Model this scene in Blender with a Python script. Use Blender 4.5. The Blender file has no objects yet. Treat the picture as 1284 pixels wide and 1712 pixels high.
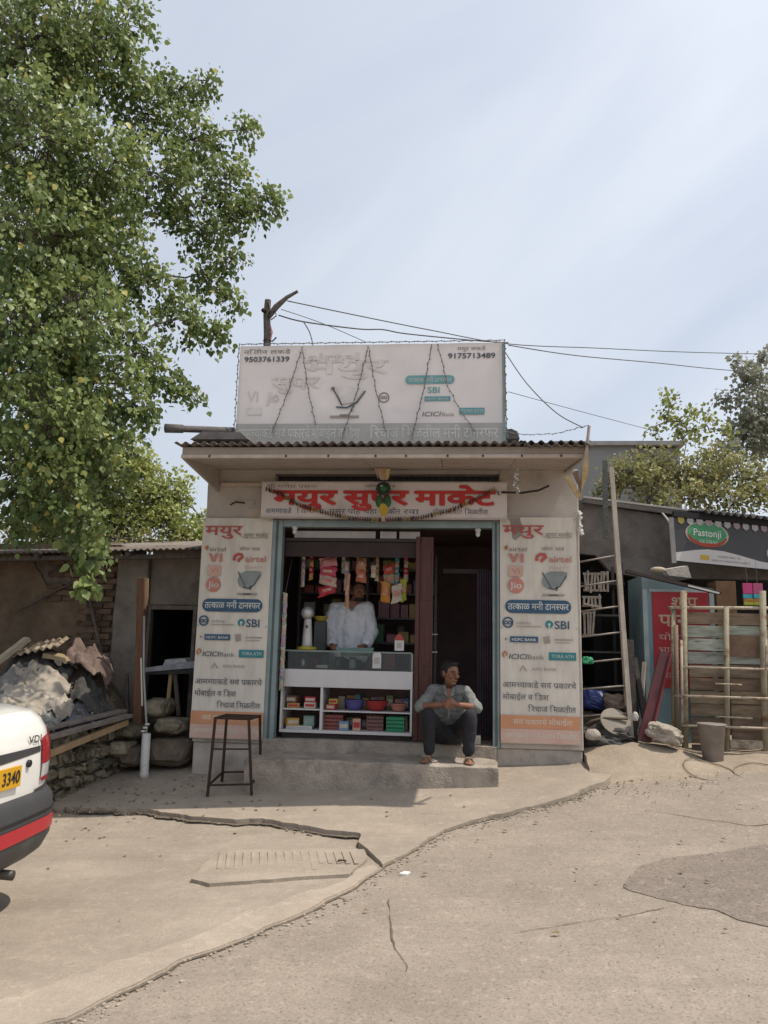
import bpy, bmesh, math, random
import numpy as np
from mathutils import Vector, Matrix, Euler
from mathutils.geometry import delaunay_2d_cdt
random.seed(7)
scene = bpy.context.scene
COL = scene.collection
rad = math.radians

# ---------------------------------------------------------------- camera
yaw, pitch, roll = rad(5.5), rad(10.0), rad(1.3)
fw = Vector((-math.sin(yaw)*math.cos(pitch), math.cos(yaw)*math.cos(pitch), math.sin(pitch)))
r0 = Vector((math.cos(yaw), math.sin(yaw), 0)); u0 = r0.cross(fw)
rt = r0*math.cos(roll) + u0*math.sin(roll); up = u0*math.cos(roll) - r0*math.sin(roll)
cam = bpy.data.cameras.new('camera'); cam.sensor_fit = 'VERTICAL'; cam.sensor_height = 24.0
cam.lens = 24.0*1290/1712; cam.clip_start = 0.05; cam.clip_end = 1500
camo = bpy.data.objects.new('camera', cam); COL.objects.link(camo)
camo.matrix_world = Matrix(((rt.x, up.x, -fw.x, 0.77), (rt.y, up.y, -fw.y, -8.0), (rt.z, up.z, -fw.z, 1.45), (0, 0, 0, 1)))
scene.camera = camo

# ---------------------------------------------------------------- sky and sun
SUN = Vector((0.50, -0.035, 1.0)).normalized()
world = bpy.data.worlds.new('World'); scene.world = world; world.use_nodes = True
nt = world.node_tree; nt.nodes.clear()
wo = nt.nodes.new('ShaderNodeOutputWorld'); bg = nt.nodes.new('ShaderNodeBackground')
sky = nt.nodes.new('ShaderNodeTexSky'); sky.sky_type = 'NISHITA'; sky.sun_disc = False
sky.sun_elevation = math.asin(SUN.z); sky.sun_rotation = math.atan2(SUN.x, SUN.y)
sky.air_density = 1.0; sky.dust_density = 3.0; sky.ozone_density = 1.0
tc = nt.nodes.new('ShaderNodeTexCoord')
def dotn(v):
    d = nt.nodes.new('ShaderNodeVectorMath'); d.operation = 'DOT_PRODUCT'; d.inputs[1].default_value = v
    nt.links.new(tc.outputs['Generated'], d.inputs[0]); return d.outputs['Value']
# thin cirrus drawn out into streaks that climb to the right
ax1 = Vector((0.80, -0.12, 0.59)).normalized(); ax2 = ax1.cross(Vector((0, 1, 0.2))).normalized(); ax3 = ax1.cross(ax2)
cb_ = nt.nodes.new('ShaderNodeCombineXYZ')
for i, (a_, k_) in enumerate(((ax1, 0.6), (ax2, 2.7), (ax3, 1.6))): nt.links.new(dotn(tuple(a_*k_)), cb_.inputs[i])
nz = nt.nodes.new('ShaderNodeTexNoise'); nz.inputs['Scale'].default_value = 1.25; nz.inputs['Detail'].default_value = 5; nz.inputs['Roughness'].default_value = 0.48; nz.inputs['Distortion'].default_value = 0.6
nt.links.new(cb_.outputs[0], nz.inputs['Vector'])
rp = nt.nodes.new('ShaderNodeValToRGB'); rp.color_ramp.elements[0].position = 0.30; rp.color_ramp.elements[1].position = 0.74
rp.color_ramp.elements[0].color = (0.50, 0.50, 0.50, 1); rp.color_ramp.elements[1].color = (0.90, 0.90, 0.90, 1)
nt.links.new(nz.outputs['Fac'], rp.inputs['Fac'])
# cloud is brighter towards the sun (forward scattering)
gp_ = nt.nodes.new('ShaderNodeMapRange'); gp_.inputs[1].default_value = -0.2; gp_.inputs[2].default_value = 1.0; gp_.inputs[3].default_value = 0.80; gp_.inputs[4].default_value = 1.14
nt.links.new(dotn(tuple(SUN)), gp_.inputs[0])
cl = nt.nodes.new('ShaderNodeVectorMath'); cl.operation = 'SCALE'; cl.inputs[0].default_value = (6.6, 7.0, 7.65); nt.links.new(gp_.outputs[0], cl.inputs['Scale'])
mx = nt.nodes.new('ShaderNodeMix'); mx.data_type = 'RGBA'
nt.links.new(rp.outputs['Color'], mx.inputs[0]); nt.links.new(sky.outputs['Color'], mx.inputs[6]); nt.links.new(cl.outputs[0], mx.inputs[7]); nt.links.new(mx.outputs[2], bg.inputs['Color'])
bg.inputs['Strength'].default_value = 0.10
nt.links.new(bg.outputs['Background'], wo.inputs['Surface'])
sl = bpy.data.lights.new('sun', 'SUN'); sl.energy = 3.0; sl.angle = rad(0.6); sl.color = (1.0, 0.92, 0.80)
so = bpy.data.objects.new('sun', sl); COL.objects.link(so); so.location = (4, -2, 12)
so.rotation_euler = SUN.to_track_quat('Z', 'Y').to_euler()
vs = scene.view_settings
scene.display_settings.display_device = 'sRGB'
vs.view_transform = 'Standard'; vs.look = 'None'; vs.gamma = 1.0; vs.use_curve_mapping = False; vs.exposure = 0.45

# ---------------------------------------------------------------- materials
MATS = {}
def _nodes(name):
    m = bpy.data.materials.new(name); m.use_nodes = True
    n = m.node_tree.nodes; return m, n, m.node_tree.links, n['Principled BSDF']
def M(name, c, c2=None, scale=6.0, rough=0.8, bump=0.0, bscale=40.0, metal=0.0, rnd=0.0, stretch=(1, 1, 1), spec=0.4,
      dirt=None, dscale=2.0, dpos=(0.5, 0.68), trans=0.0, emit=None, coat=0.0, sheen=0.0):
    """principled material: two colours mixed by noise, optional stains, bump and per-object variation"""
    if name in MATS: return MATS[name]
    m, n, L, b = _nodes(name); MATS[name] = m
    b.inputs['Roughness'].default_value = rough; b.inputs['Metallic'].default_value = metal
    b.inputs['Specular IOR Level'].default_value = spec
    if coat: b.inputs['Coat Weight'].default_value = coat
    tcn = n.new('ShaderNodeTexCoord'); mpn = n.new('ShaderNodeMapping'); mpn.inputs['Scale'].default_value = stretch
    L.new(tcn.outputs['Object'], mpn.inputs['Vector']); vec = mpn.outputs['Vector']
    c2 = c2 or tuple(v*0.78 for v in c)
    no = n.new('ShaderNodeTexNoise'); no.inputs['Scale'].default_value = scale; no.inputs['Detail'].default_value = 6; no.inputs['Roughness'].default_value = 0.62
    L.new(vec, no.inputs['Vector'])
    ra = n.new('ShaderNodeValToRGB'); ra.color_ramp.elements[0].position = 0.36; ra.color_ramp.elements[1].position = 0.66
    ra.color_ramp.elements[0].color = (*c2, 1); ra.color_ramp.elements[1].color = (*c, 1)
    L.new(no.outputs['Fac'], ra.inputs['Fac']); out = ra.outputs['Color']
    if dirt:
        nd = n.new('ShaderNodeTexNoise'); nd.inputs['Scale'].default_value = dscale; nd.inputs['Detail'].default_value = 8; nd.inputs['Roughness'].default_value = 0.7
        L.new(vec, nd.inputs['Vector'])
        rd = n.new('ShaderNodeValToRGB'); rd.color_ramp.elements[0].position = dpos[0]; rd.color_ramp.elements[1].position = dpos[1]
        L.new(nd.outputs['Fac'], rd.inputs['Fac'])
        md = n.new('ShaderNodeMix'); md.data_type = 'RGBA'; md.inputs[7].default_value = (*dirt, 1)
        L.new(rd.outputs['Color'], md.inputs[0]); L.new(out, md.inputs[6]); out = md.outputs[2]
    if rnd:
        oi = n.new('ShaderNodeObjectInfo'); mr = n.new('ShaderNodeMapRange')
        mr.inputs[3].default_value = 1-rnd; mr.inputs[4].default_value = 1+rnd*0.6
        L.new(oi.outputs['Random'], mr.inputs[0])
        hv = n.new('ShaderNodeHueSaturation'); L.new(mr.outputs[0], hv.inputs['Value']); L.new(out, hv.inputs['Color']); out = hv.outputs['Color']
    L.new(out, b.inputs['Base Color'])
    if bump:
        nb = n.new('ShaderNodeTexNoise'); nb.inputs['Scale'].default_value = bscale; nb.inputs['Detail'].default_value = 6
        L.new(vec, nb.inputs['Vector']); bp = n.new('ShaderNodeBump'); bp.inputs['Strength'].default_value = bump; bp.inputs['Distance'].default_value = 0.02
        L.new(nb.outputs['Fac'], bp.inputs['Height']); L.new(bp.outputs['Normal'], b.inputs['Normal'])
    if trans: b.inputs['Transmission Weight'].default_value = trans
    if emit:
        b.inputs['Emission Color'].default_value = (*emit[:3], 1); b.inputs['Emission Strength'].default_value = emit[3]
    return m
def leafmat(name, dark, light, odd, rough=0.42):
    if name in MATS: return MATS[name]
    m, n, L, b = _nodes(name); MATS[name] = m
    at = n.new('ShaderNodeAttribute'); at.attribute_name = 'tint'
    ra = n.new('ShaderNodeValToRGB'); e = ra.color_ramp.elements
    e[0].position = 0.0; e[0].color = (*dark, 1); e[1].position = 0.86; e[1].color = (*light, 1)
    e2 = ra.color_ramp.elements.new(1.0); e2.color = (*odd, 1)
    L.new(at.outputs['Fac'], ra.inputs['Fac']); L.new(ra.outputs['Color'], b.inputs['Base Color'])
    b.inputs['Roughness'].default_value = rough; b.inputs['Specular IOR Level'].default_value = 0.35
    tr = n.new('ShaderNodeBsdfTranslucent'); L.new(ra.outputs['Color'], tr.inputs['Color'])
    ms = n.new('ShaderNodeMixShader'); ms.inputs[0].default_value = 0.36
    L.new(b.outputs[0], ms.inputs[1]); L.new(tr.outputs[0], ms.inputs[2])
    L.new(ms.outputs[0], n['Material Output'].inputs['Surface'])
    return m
def groundmat(name, c, c2, stain, speck, fine=220.0, mid=3.0, bump=0.35, specks=0.5):
    """worn concrete / asphalt: broad tone, stains, aggregate specks and grit bump"""
    if name in MATS: return MATS[name]
    m, n, L, b = _nodes(name); MATS[name] = m
    b.inputs['Roughness'].default_value = 0.93; b.inputs['Specular IOR Level'].default_value = 0.2
    tcn = n.new('ShaderNodeTexCoord'); v = tcn.outputs['Object']
    def noise(s, d=6, r=0.6):
        x = n.new('ShaderNodeTexNoise'); x.inputs['Scale'].default_value = s; x.inputs['Detail'].default_value = d; x.inputs['Roughness'].default_value = r
        L.new(v, x.inputs['Vector']); return x.outputs['Fac']
    def ramp(f, a, z, ca, cz):
        x = n.new('ShaderNodeValToRGB'); x.color_ramp.elements[0].position = a; x.color_ramp.elements[1].position = z
        x.color_ramp.elements[0].color = (*ca, 1); x.color_ramp.elements[1].color = (*cz, 1); L.new(f, x.inputs['Fac']); return x.outputs['Color']
    def mix(f, a, bcol, mode='MIX', fac=None):
        x = n.new('ShaderNodeMix'); x.data_type = 'RGBA'; x.blend_type = mode
        if f is not None: L.new(f, x.inputs[0])
        else: x.inputs[0].default_value = fac
        L.new(a, x.inputs[6])
        if isinstance(bcol, tuple): x.inputs[7].default_value = (*bcol, 1)
        else: L.new(bcol, x.inputs[7])
        return x.outputs[2]
    base = ramp(noise(mid, 10, 0.72), 0.35, 0.66, c2, c)
    st = ramp(noise(0.9, 10, 0.75), 0.46, 0.66, (0, 0, 0), (0.9, 0.9, 0.9))
    dk = tuple(q*.62 for q in stain)
    base = mix(st, base, stain)
    base = mix(ramp(noise(2.1, 10, 0.78), 0.62, 0.74, (0, 0, 0), (.55, .55, .55)), base, dk)
    pale = tuple(min(1, q*1.35) for q in c)
    ms_ = n.new('ShaderNodeMapping'); ms_.inputs['Rotation'].default_value = (0, 0, -.55); ms_.inputs['Scale'].default_value = (.35, 3.2, 1); L.new(v, ms_.inputs['Vector'])
    sn = n.new('ShaderNodeTexNoise'); sn.inputs['Scale'].default_value = 1.6; sn.inputs['Detail'].default_value = 9; sn.inputs['Roughness'].default_value = .7; L.new(ms_.outputs['Vector'], sn.inputs['Vector'])
    base = mix(ramp(sn.outputs['Fac'], .47, .72, (0, 0, 0), (.6, .6, .6)), base, stain)
    base = mix(ramp(noise(9.0, 8, 0.75), 0.56, 0.72, (0, 0, 0), (.55, .55, .55)), base, pale)
    fn = noise(fine, 4, 0.75); base = mix(ramp(fn, 0.50, 0.66, (0, 0, 0), (specks, specks, specks)), base, speck)
    fn2 = noise(fine*0.4, 4, 0.7); base = mix(ramp(fn2, 0.56, 0.70, (0, 0, 0), (specks*0.7,)*3), base, pale)
    L.new(base, b.inputs['Base Color'])
    bp = n.new('ShaderNodeBump'); bp.inputs['Strength'].default_value = bump; bp.inputs['Distance'].default_value = 0.008
    ad = n.new('ShaderNodeMath'); ad.operation = 'ADD'; L.new(fn, ad.inputs[0]); L.new(noise(14, 6), ad.inputs[1])
    L.new(ad.outputs[0], bp.inputs['Height']); L.new(bp.outputs['Normal'], b.inputs['Normal'])
    return m
def glass(name, tint=(0.8, 0.9, 0.88)):
    if name in MATS: return MATS[name]
    m, n, L, b = _nodes(name); MATS[name] = m
    gl = n.new('ShaderNodeBsdfGlossy'); gl.inputs['Roughness'].default_value = 0.03
    tp = n.new('ShaderNodeBsdfTransparent'); tp.inputs['Color'].default_value = (*tint, 1)
    fr = n.new('ShaderNodeFresnel'); fr.inputs['IOR'].default_value = 1.5
    ms = n.new('ShaderNodeMixShader'); L.new(fr.outputs[0], ms.inputs[0]); L.new(tp.outputs[0], ms.inputs[1]); L.new(gl.outputs[0], ms.inputs[2])
    L.new(ms.outputs[0], n['Material Output'].inputs['Surface']); return m

# ---------------------------------------------------------------- mesh helpers
def V(*a): return Vector(a[0]) if len(a) == 1 else Vector(a)
class MB:
    def __init__(s): s.v = []; s.f = []; s.smooth = False
    def add(s, vs, fs):
        o = len(s.v); s.v += [tuple(v) for v in vs]; s.f += [tuple(i+o for i in f) for f in fs]; return s
    def box(s, c, size, rot=None):
        x, y, z = (d/2 for d in size); vs = [Vector(p) for p in ((-x,-y,-z),(x,-y,-z),(x,y,-z),(-x,y,-z),(-x,-y,z),(x,-y,z),(x,y,z),(-x,y,z))]
        if rot is not None:
            R_ = rot if isinstance(rot, Matrix) else Euler(rot).to_matrix(); vs = [R_ @ v for v in vs]
        c = Vector(c)
        return s.add([v+c for v in vs], [(0,3,2,1),(4,5,6,7),(0,1,5,4),(1,2,6,5),(2,3,7,6),(3,0,4,7)])
    def bb(s, x0, x1, y0, y1, z0, z1): return s.box(((x0+x1)/2,(y0+y1)/2,(z0+z1)/2), (x1-x0,y1-y0,z1-z0))
    def bar(s, a, b, w, h=None, upv=(0, 0, 1)):
        a, b = Vector(a), Vector(b); d = b-a; L_ = d.length; d.normalize(); h = h or w
        u_ = Vector(upv); 
        if abs(d.dot(u_)) > 0.98: u_ = Vector((0, 1, 0))
        sd = d.cross(u_).normalized(); u_ = sd.cross(d)
        R_ = Matrix((sd, d, u_)).transposed()
        return s.box((a+b)/2, (w, L_, h), R_)
    def tube(s, pts, r, n=8, cap=True):
        pts = [Vector(p) for p in pts]; rs = r if isinstance(r, (list, tuple)) else [r]*len(pts)
        o = len(s.v); ref = None
        for i, p in enumerate(pts):
            t = (pts[min(i+1, len(pts)-1)]-pts[max(i-1, 0)]).normalized()
            if ref is None:
                ref = t.cross(Vector((0, 0, 1)) if abs(t.z) < 0.9 else Vector((1, 0, 0))).normalized()
            ref = (ref-t*ref.dot(t)); ref = ref.normalized() if ref.length > 1e-6 else t.orthogonal().normalized()
            bi = t.cross(ref)
            for k in range(n):
                a = 2*math.pi*k/n; s.v.append(tuple(p+(ref*math.cos(a)+bi*math.sin(a))*rs[i]))
        for i in range(len(pts)-1):
            for k in range(n):
                a = o+i*n+k; b = o+i*n+(k+1) % n; s.f.append((a, b, b+n, a+n))
        if cap:
            s.f.append(tuple(o+k for k in range(n-1, -1, -1))); e = o+(len(pts)-1)*n; s.f.append(tuple(e+k for k in range(n)))
        return s
    def lathe(s, c, prof, n=20, ax=None):
        c = Vector(c); o = len(s.v); R_ = ax if ax is not None else Matrix.Identity(3)
        for r, z in prof:
            for k in range(n):
                a = 2*math.pi*k/n; s.v.append(tuple(c+R_ @ Vector((r*math.cos(a), r*math.sin(a), z))))
        for i in range(len(prof)-1):
            for k in range(n):
                a = o+i*n+k; b = o+i*n+(k+1) % n; s.f.append((a, b, b+n, a+n))
        s.f.append(tuple(o+k for k in range(n-1, -1, -1))); e = o+(len(prof)-1)*n; s.f.append(tuple(e+k for k in range(n)))
        return s
    def prism(s, poly, d):
        """closed polygon (3d points, in order) pushed along vector d"""
        d = Vector(d); n = len(poly); o = len(s.v)
        s.v += [tuple(Vector(p)) for p in poly]+[tuple(Vector(p)+d) for p in poly]
        s.f.append(tuple(o+k for k in range(n))); s.f.append(tuple(o+n+k for k in range(n-1, -1, -1)))
        for k in range(n):
            j = (k+1) % n; s.f.append((o+k, o+n+k, o+n+j, o+j))
        return s
    def ball(s, c, r, n=10, m=6):
        r = r if isinstance(r, (tuple, list)) else (r, r, r); c = Vector(c); o = len(s.v)
        s.v.append(tuple(c+Vector((0, 0, -r[2]))))
        for i in range(1, m):
            t = -math.pi/2+math.pi*i/m
            for k in range(n):
                a = 2*math.pi*k/n; s.v.append((c.x+r[0]*math.cos(t)*math.cos(a), c.y+r[1]*math.cos(t)*math.sin(a), c.z+r[2]*math.sin(t)))
        s.v.append(tuple(c+Vector((0, 0, r[2])))); e = len(s.v)-1
        for k in range(n):
            s.f.append((o, o+1+(k+1) % n, o+1+k)); s.f.append((e, e-n+k, e-n+(k+1) % n))
        for i in range(m-2):
            for k in range(n):
                a = o+1+i*n+k; b = o+1+i*n+(k+1) % n; s.f.append((a, b, b+n, a+n))
        return s
    def corr(s, p0, pu, pv, period, amp, th=0.004):
        """corrugated sheet: corner p0, edge pu across the waves, edge pv along them"""
        p0, pu, pv = Vector(p0), Vector(pu), Vector(pv); nrm = pu.cross(pv).normalized(); L_ = pu.length
        n = max(4, int(L_/period*8)); o = len(s.v)
        for t in (0, 1):
            for i in range(n+1):
                q = p0+pu*(i/n)+nrm*(amp*math.sin(2*math.pi*(i/n)*L_/period)+(th if t else 0))
                s.v.append(tuple(q)); s.v.append(tuple(q+pv))
        B = 2*(n+1)
        for i in range(n):
            a = o+2*i; s.f.append((a, a+1, a+3, a+2)); s.f.append((B+a, B+a+2, B+a+3, B+a+1))
            s.f.append((a, a+2, B+a+2, B+a)); s.f.append((a+1, B+a+1, B+a+3, a+3))
        return s
    def build(s, name, mat, parent=None, smooth=False, bevel=0.0, **tags):
        me = bpy.data.meshes.new(name); me.from_pydata(s.v, [], s.f); me.update()
        if bevel:
            bm = bmesh.new(); bm.from_mesh(me)
            bmesh.ops.bevel(bm, geom=[e for e in bm.edges if len(e.link_faces) == 2 and e.calc_face_angle(0) > 0.6], offset=bevel, segments=2, affect='EDGES', profile=0.6)
            bm.to_mesh(me); bm.free()
        return link(name, me, mat, parent, smooth, **tags)
def link(name, me, mat, parent=None, smooth=False, **tags):
    if mat is not None and not me.materials: me.materials.append(mat)
    if smooth: me.polygons.foreach_set('use_smooth', [True]*len(me.polygons))
    o = bpy.data.objects.new(name, me); COL.objects.link(o)
    if parent is not None: attach(o, parent)
    return tag(o, **tags)
def attach(o, parent):
    o.parent = parent; o.matrix_parent_inverse = PW(parent).inverted()
def PW(o):
    m = o.matrix_basis.copy()
    return PW(o.parent) @ o.matrix_parent_inverse @ m if o.parent else m
def tag(o, label=None, cat=None, group=None, kind=None):
    if label: o['label'] = label
    if cat: o['category'] = cat
    if group: o['group'] = group
    if kind: o['kind'] = kind
    return o
def empty(name, loc, label, cat, group=None):
    o = bpy.data.objects.new(name, None); COL.objects.link(o); o.location = loc; o.empty_display_size = 0.1
    return tag(o, label, cat, group)
def rnd(a, b): return random.uniform(a, b)
def lerp(a, b, t): return Vector(a)*(1-t)+Vector(b)*t
def sag(a, b, d, n=12):
    return [lerp(a, b, i/n)-Vector((0, 0, d*4*(i/n)*(1-i/n))) for i in range(n+1)]
def wobble(me, amp, sc=3.0, seed=0):
    """push every vertex a little by smooth pseudo noise so that edges are not ruler straight"""
    from mathutils import noise as mn
    for v in me.vertices:
        v.co += mn.noise_vector(v.co*sc+Vector((seed, seed*2, 1)))*amp

# ---------------------------------------------------------------- lettering
GL = {}
def glyph(ch, off):
    k = (ch, off)
    if k in GL: return GL[k]
    def raw(t, o_):
        c = bpy.data.curves.new('g', 'FONT'); c.body = t; c.size = 1.0; c.offset = o_; c.resolution_u = 3
        ob = bpy.data.objects.new('g', c); COL.objects.link(ob)
        me = bpy.data.meshes.new_from_object(ob.evaluated_get(bpy.context.evaluated_depsgraph_get()))
        vs_ = [tuple(v.co) for v in me.vertices]; fs_ = [tuple(p.vertices) for p in me.polygons]
        bpy.data.objects.remove(ob); bpy.data.curves.remove(c); bpy.data.meshes.remove(me); return vs_, fs_
    vs_, fs_ = raw(ch, off) if ch != ' ' else ([], [])
    p = raw('|', 0)[0]; q = raw(ch+'|', 0)[0]
    adv = max(v[0] for v in q)-max(v[0] for v in p)
    GL[k] = (vs_, fs_, adv); return GL[k]
def clipx(vs_, fs_, xm):
    me = bpy.data.meshes.new('c'); me.from_pydata(vs_, [], fs_); bm = bmesh.new(); bm.from_mesh(me)
    bmesh.ops.bisect_plane(bm, geom=bm.verts[:]+bm.edges[:]+bm.faces[:], plane_co=(xm, 0, 0), plane_no=(1, 0, 0), clear_outer=True)
    bm.to_mesh(me); bm.free(); r = [tuple(v.co) for v in me.vertices], [tuple(p.vertices) for p in me.polygons]
    bpy.data.meshes.remove(me); return r
def textline(t, off=0.0):
    """lay out a line; '~x' is a half consonant, '^' a hook over the last glyph, '_' a slash under it"""
    vs_, fs_, x, i, k = [], [], 0.0, 0, 0; last = 0.0
    def put(v, f, dx):
        nonlocal k
        o = len(vs_); vs_.extend((a[0]+dx, a[1], 0.0006*(k % 4)) for a in v); fs_.extend(tuple(q+o for q in p) for p in f); k += 1
    while i < len(t):
        ch = t[i]
        if ch == '~':
            v, f, a = glyph(t[i+1], off); cut = a*0.64; v, f = clipx(v, f, cut); put(v, f, x); last = x; x += cut; i += 2; continue
        if ch == '^':
            c_ = [(0.0, .62), (-.03, .70), (-.10, .74), (-.17, .70), (-.16, .64), (-.12, .68), (-.08, .69), (-.05, .64), (-.04, .6)]
            put([(a-0.03, b_, 0) for a, b_ in c_], [tuple(range(len(c_)))], x); i += 1; continue
        if ch == '_':
            c_ = [(0, .22), (.0, .28), (-.20, .10), (-.17, .06)]
            put([(a-0.08, b_, 0) for a, b_ in c_], [tuple(range(4))], x); i += 1; continue
        v, f, a = glyph(ch, off); put(v, f, x)
        if a > 0.02: last = x
        x += a*(0.8 if ch == 'ि' else 1.0); i += 1
    return vs_, fs_, x
def letters(t, x0, x1, zb, h, y, mat, parent, off=0.0, name='lettering', shear=0.0, R_=None, org=None):
    """text set on a wall that faces -Y: from x0 to x1, baseline zb, letter height h (cap height), in plane y"""
    vs_, fs_, w = textline(t, off)
    if not vs_: return None
    xs = [v[0] for v in vs_]; mn, mxx = min(xs), max(xs); sx = (x1-x0)/max(mxx-mn, 1e-4); sz = h/0.68
    pts = []
    for v in vs_:
        X, Zz, D = x0+(v[0]-mn)*sx+shear*v[1]*sz, zb+v[1]*sz, -v[2]
        pts.append((X, y+D, Zz) if R_ is None else tuple(Vector(org)+R_ @ Vector((X, y+D, Zz))))
    return MB().add(pts, fs_).build(name, mat, parent)

def g(x, y):
    """height of the sloping street above datum"""
    a = .12*min(max(y, -1.7), 1.5)+.04*min(y+1.7, 0)
    fade = 1 if y > -1.7 else max(.5, 1+(y+1.7)*.15)
    return .22+a+.065*min(max(x, -3.2), 4.5)*fade

for _off in (0.0, 0.012):
    for _c in sorted(set('आमच्याकडेसर्वप्रकारचेमोबाईलडिशरिचार्जमिळतीलमयुरसुपरकेटतत्कामनीट्रान्सफरदुकानशॉपीपानयोग्यभावखात्री0123456789airtelSBIHDFCBANKICICIBankViJioDigitalTVTORAATMAXISPastonjiYesVDI340MHsafety ')):
        if _c != '्': glyph(_c, _off)

# ================================================================ the street
CONC = groundmat('concrete_slab', (.385, .327, .265), (.305, .257, .207), (.25, .21, .168), (.185, .155, .125), 75, 2.6, 0.7, 0.45)
CONC2 = groundmat('concrete_apron', (.395, .335, .27), (.315, .265, .213), (.265, .222, .178), (.20, .166, .134), 80, 3.0, 0.7, 0.38)
ROAD = groundmat('worn_road', (.345, .29, .237), (.29, .243, .198), (.245, .204, .166), (.13, .11, .09), 62, 1.6, 0.8, 0.62)
PATCH = groundmat('coarse_asphalt', (.27, .225, .187), (.215, .178, .148), (.20, .167, .138), (.10, .085, .072), 48, 5.0, 1.0, 0.85)
SOIL = groundmat('dusty_soil', (.30, .245, .175), (.23, .18, .125), (.16, .13, .09), (.12, .10, .07), 120, 3.0, 0.7, 0.6)
SOIL2 = groundmat('sandy_soil', (.375, .31, .24), (.31, .252, .192), (.26, .21, .16), (.19, .155, .118), 70, 4.0, 0.8, 0.45)
DARKSOIL = groundmat('damp_soil', (.19, .155, .115), (.14, .112, .085), (.11, .09, .068), (.08, .065, .05), 120, 6.0, 0.8, 0.6)

def heightfield(name, xs, ys, off, mat, far=False, noise=0.0):
    vs_, fs_ = [], []
    for y in ys:
        for x in xs:
            vs_.append((x, y, g(x, y)+off))
    n = len(xs)
    for j in range(len(ys)-1):
        for i in range(n-1):
            a = j*n+i; fs_.append((a, a+1, a+n+1, a+n))
    me = bpy.data.meshes.new(name); me.from_pydata(vs_, [], fs_)
    return link(name, me, mat, None, True, kind='structure')
xs = [-400, -150, -60, -30, -20, -14]+[x*1.0 for x in range(-10, 15)]+[20, 30, 60, 150, 400]
ys = [-300, -100, -40, -20]+[y*0.8 for y in range(-15, 12)]+[14, 20, 40, 100, 300]
heightfield('ground', xs, ys, -0.075, SOIL)
heightfield('road', [-9+i*0.25 for i in range(96)], [-13+i*0.25 for i in range(64)], -0.014, ROAD)

from mathutils import noise as mnoise
def jag(pts, step=0.05, amp=0.016, seed=1, close=False):
    rr = random.Random(seed); out = []
    for a, b in zip(pts[:-1], pts[1:]):
        a, b = Vector(a[:2]), Vector(b[:2]); n = max(1, int((b-a).length/step)); pn = Vector((-(b-a).y, (b-a).x)).normalized()
        for i in range(n):
            q_ = a.lerp(b, i/n); out.append(q_+pn*amp*(1.5*mnoise.noise((q_.x*5, q_.y*5, seed*3.3))+.8*mnoise.noise((q_.x*14, q_.y*14, seed*1.7))+rr.uniform(-.25, .25)))
    out.append(Vector(pts[-1][:2])); return out
from mathutils import noise as mnoise
def slab(name, outline, off, mat, skirt=0.08, step=0.16, rough=0.006, crest=0.0, parent=None, hf=None, **tags):
    """sheet of concrete with a broken outline that follows the slope of the street, with real edge thickness"""
    hf = hf or g
    n = len(outline); pts = [Vector((p[0], p[1])) for p in outline]
    x0, x1 = min(p.x for p in pts), max(p.x for p in pts); y0, y1 = min(p.y for p in pts), max(p.y for p in pts)
    def inside(q):
        c = False; j = n-1
        for i in range(n):
            a, b = pts[i], pts[j]
            if (a.y > q.y) != (b.y > q.y) and q.x < (b.x-a.x)*(q.y-a.y)/(b.y-a.y)+a.x: c = not c
            j = i
        return c
    inner = []
    y = y0+step/2
    while y < y1:
        x = x0+step/2
        while x < x1:
            q = Vector((x+rnd(-.2, .2)*step, y+rnd(-.2, .2)*step))
            if inside(q): inner.append(q)
            x += step
        y += step
    allp = pts+inner
    vo, ed, fa, _, _, _ = delaunay_2d_cdt(allp, [(i, (i+1) % n) for i in range(n)], [], 1, 1e-5)
    def zz(p):
        return hf(p.x, p.y)+off+mnoise.noise((p.x*1.7, p.y*1.7, 3.1))*rough
    vs_ = [(p.x, p.y, zz(p)) for p in vo]; fs_ = []
    for f_ in fa:
        a, b, c_ = (vo[i] for i in f_[:3]); cen = (a+b+c_)/3
        if inside(cen): fs_.append(tuple(f_) if (b-a).cross(c_-a) > 0 else tuple(reversed(f_)))
    ec = {}
    for f_ in fs_:
        for i in range(len(f_)):
            k = (f_[i], f_[(i+1) % len(f_)]); ec[k] = 1
    low = {}
    def lv(i):
        if i not in low:
            low[i] = len(vs_); p = vs_[i]; vs_.append((p[0], p[1], p[2]-skirt))
        return low[i]
    for (a, b) in list(ec):
        if (b, a) not in ec: fs_.append((b, a, lv(a), lv(b)))
    me = bpy.data.meshes.new(name); me.from_pydata(vs_, [], fs_); me.update()
    return link(name, me, mat, parent, False, **tags)

E_A = [(-1.717,-5.162), (-0.868,-4.542), (-0.580,-3.975), (-0.359,-3.692), (-0.060,-3.250), (0.165,-2.819), (0.287,-2.499)]
E_B = [(0.287,-2.499), (0.466,-2.107), (0.673,-1.671), (0.955,-1.449), (1.250,-1.293), (1.617,-1.053), (2.110,-0.590)]
K = [(-4.892,-0.943), (-2.764,-0.953), (-2.184,-1.061), (-1.964,-1.066), (-1.566,-1.267), (-1.000,-1.431), (-0.808,-1.400), (-0.469,-1.588), (-0.160,-1.721), (0.047,-1.805)]
J1 = [(0.047,-1.805), (0.056,-2.023), (0.171,-2.260), (0.287,-2.499)]
ja = jag(E_A, 0.045, 0.014, 1); jb = jag(E_B, 0.04, 0.018, 2); jk = jag(K, 0.035, 0.024, 3); jj = jag(J1, 0.05, 0.01, 4)
slab('concrete_slab', ja[:-1]+list(reversed(jj))[:-1]+list(reversed(jk))+[Vector((-9, -1.6)), Vector((-9, -9))], -0.003, CONC, 0.06, 0.17, 0.012, kind='structure')
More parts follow.
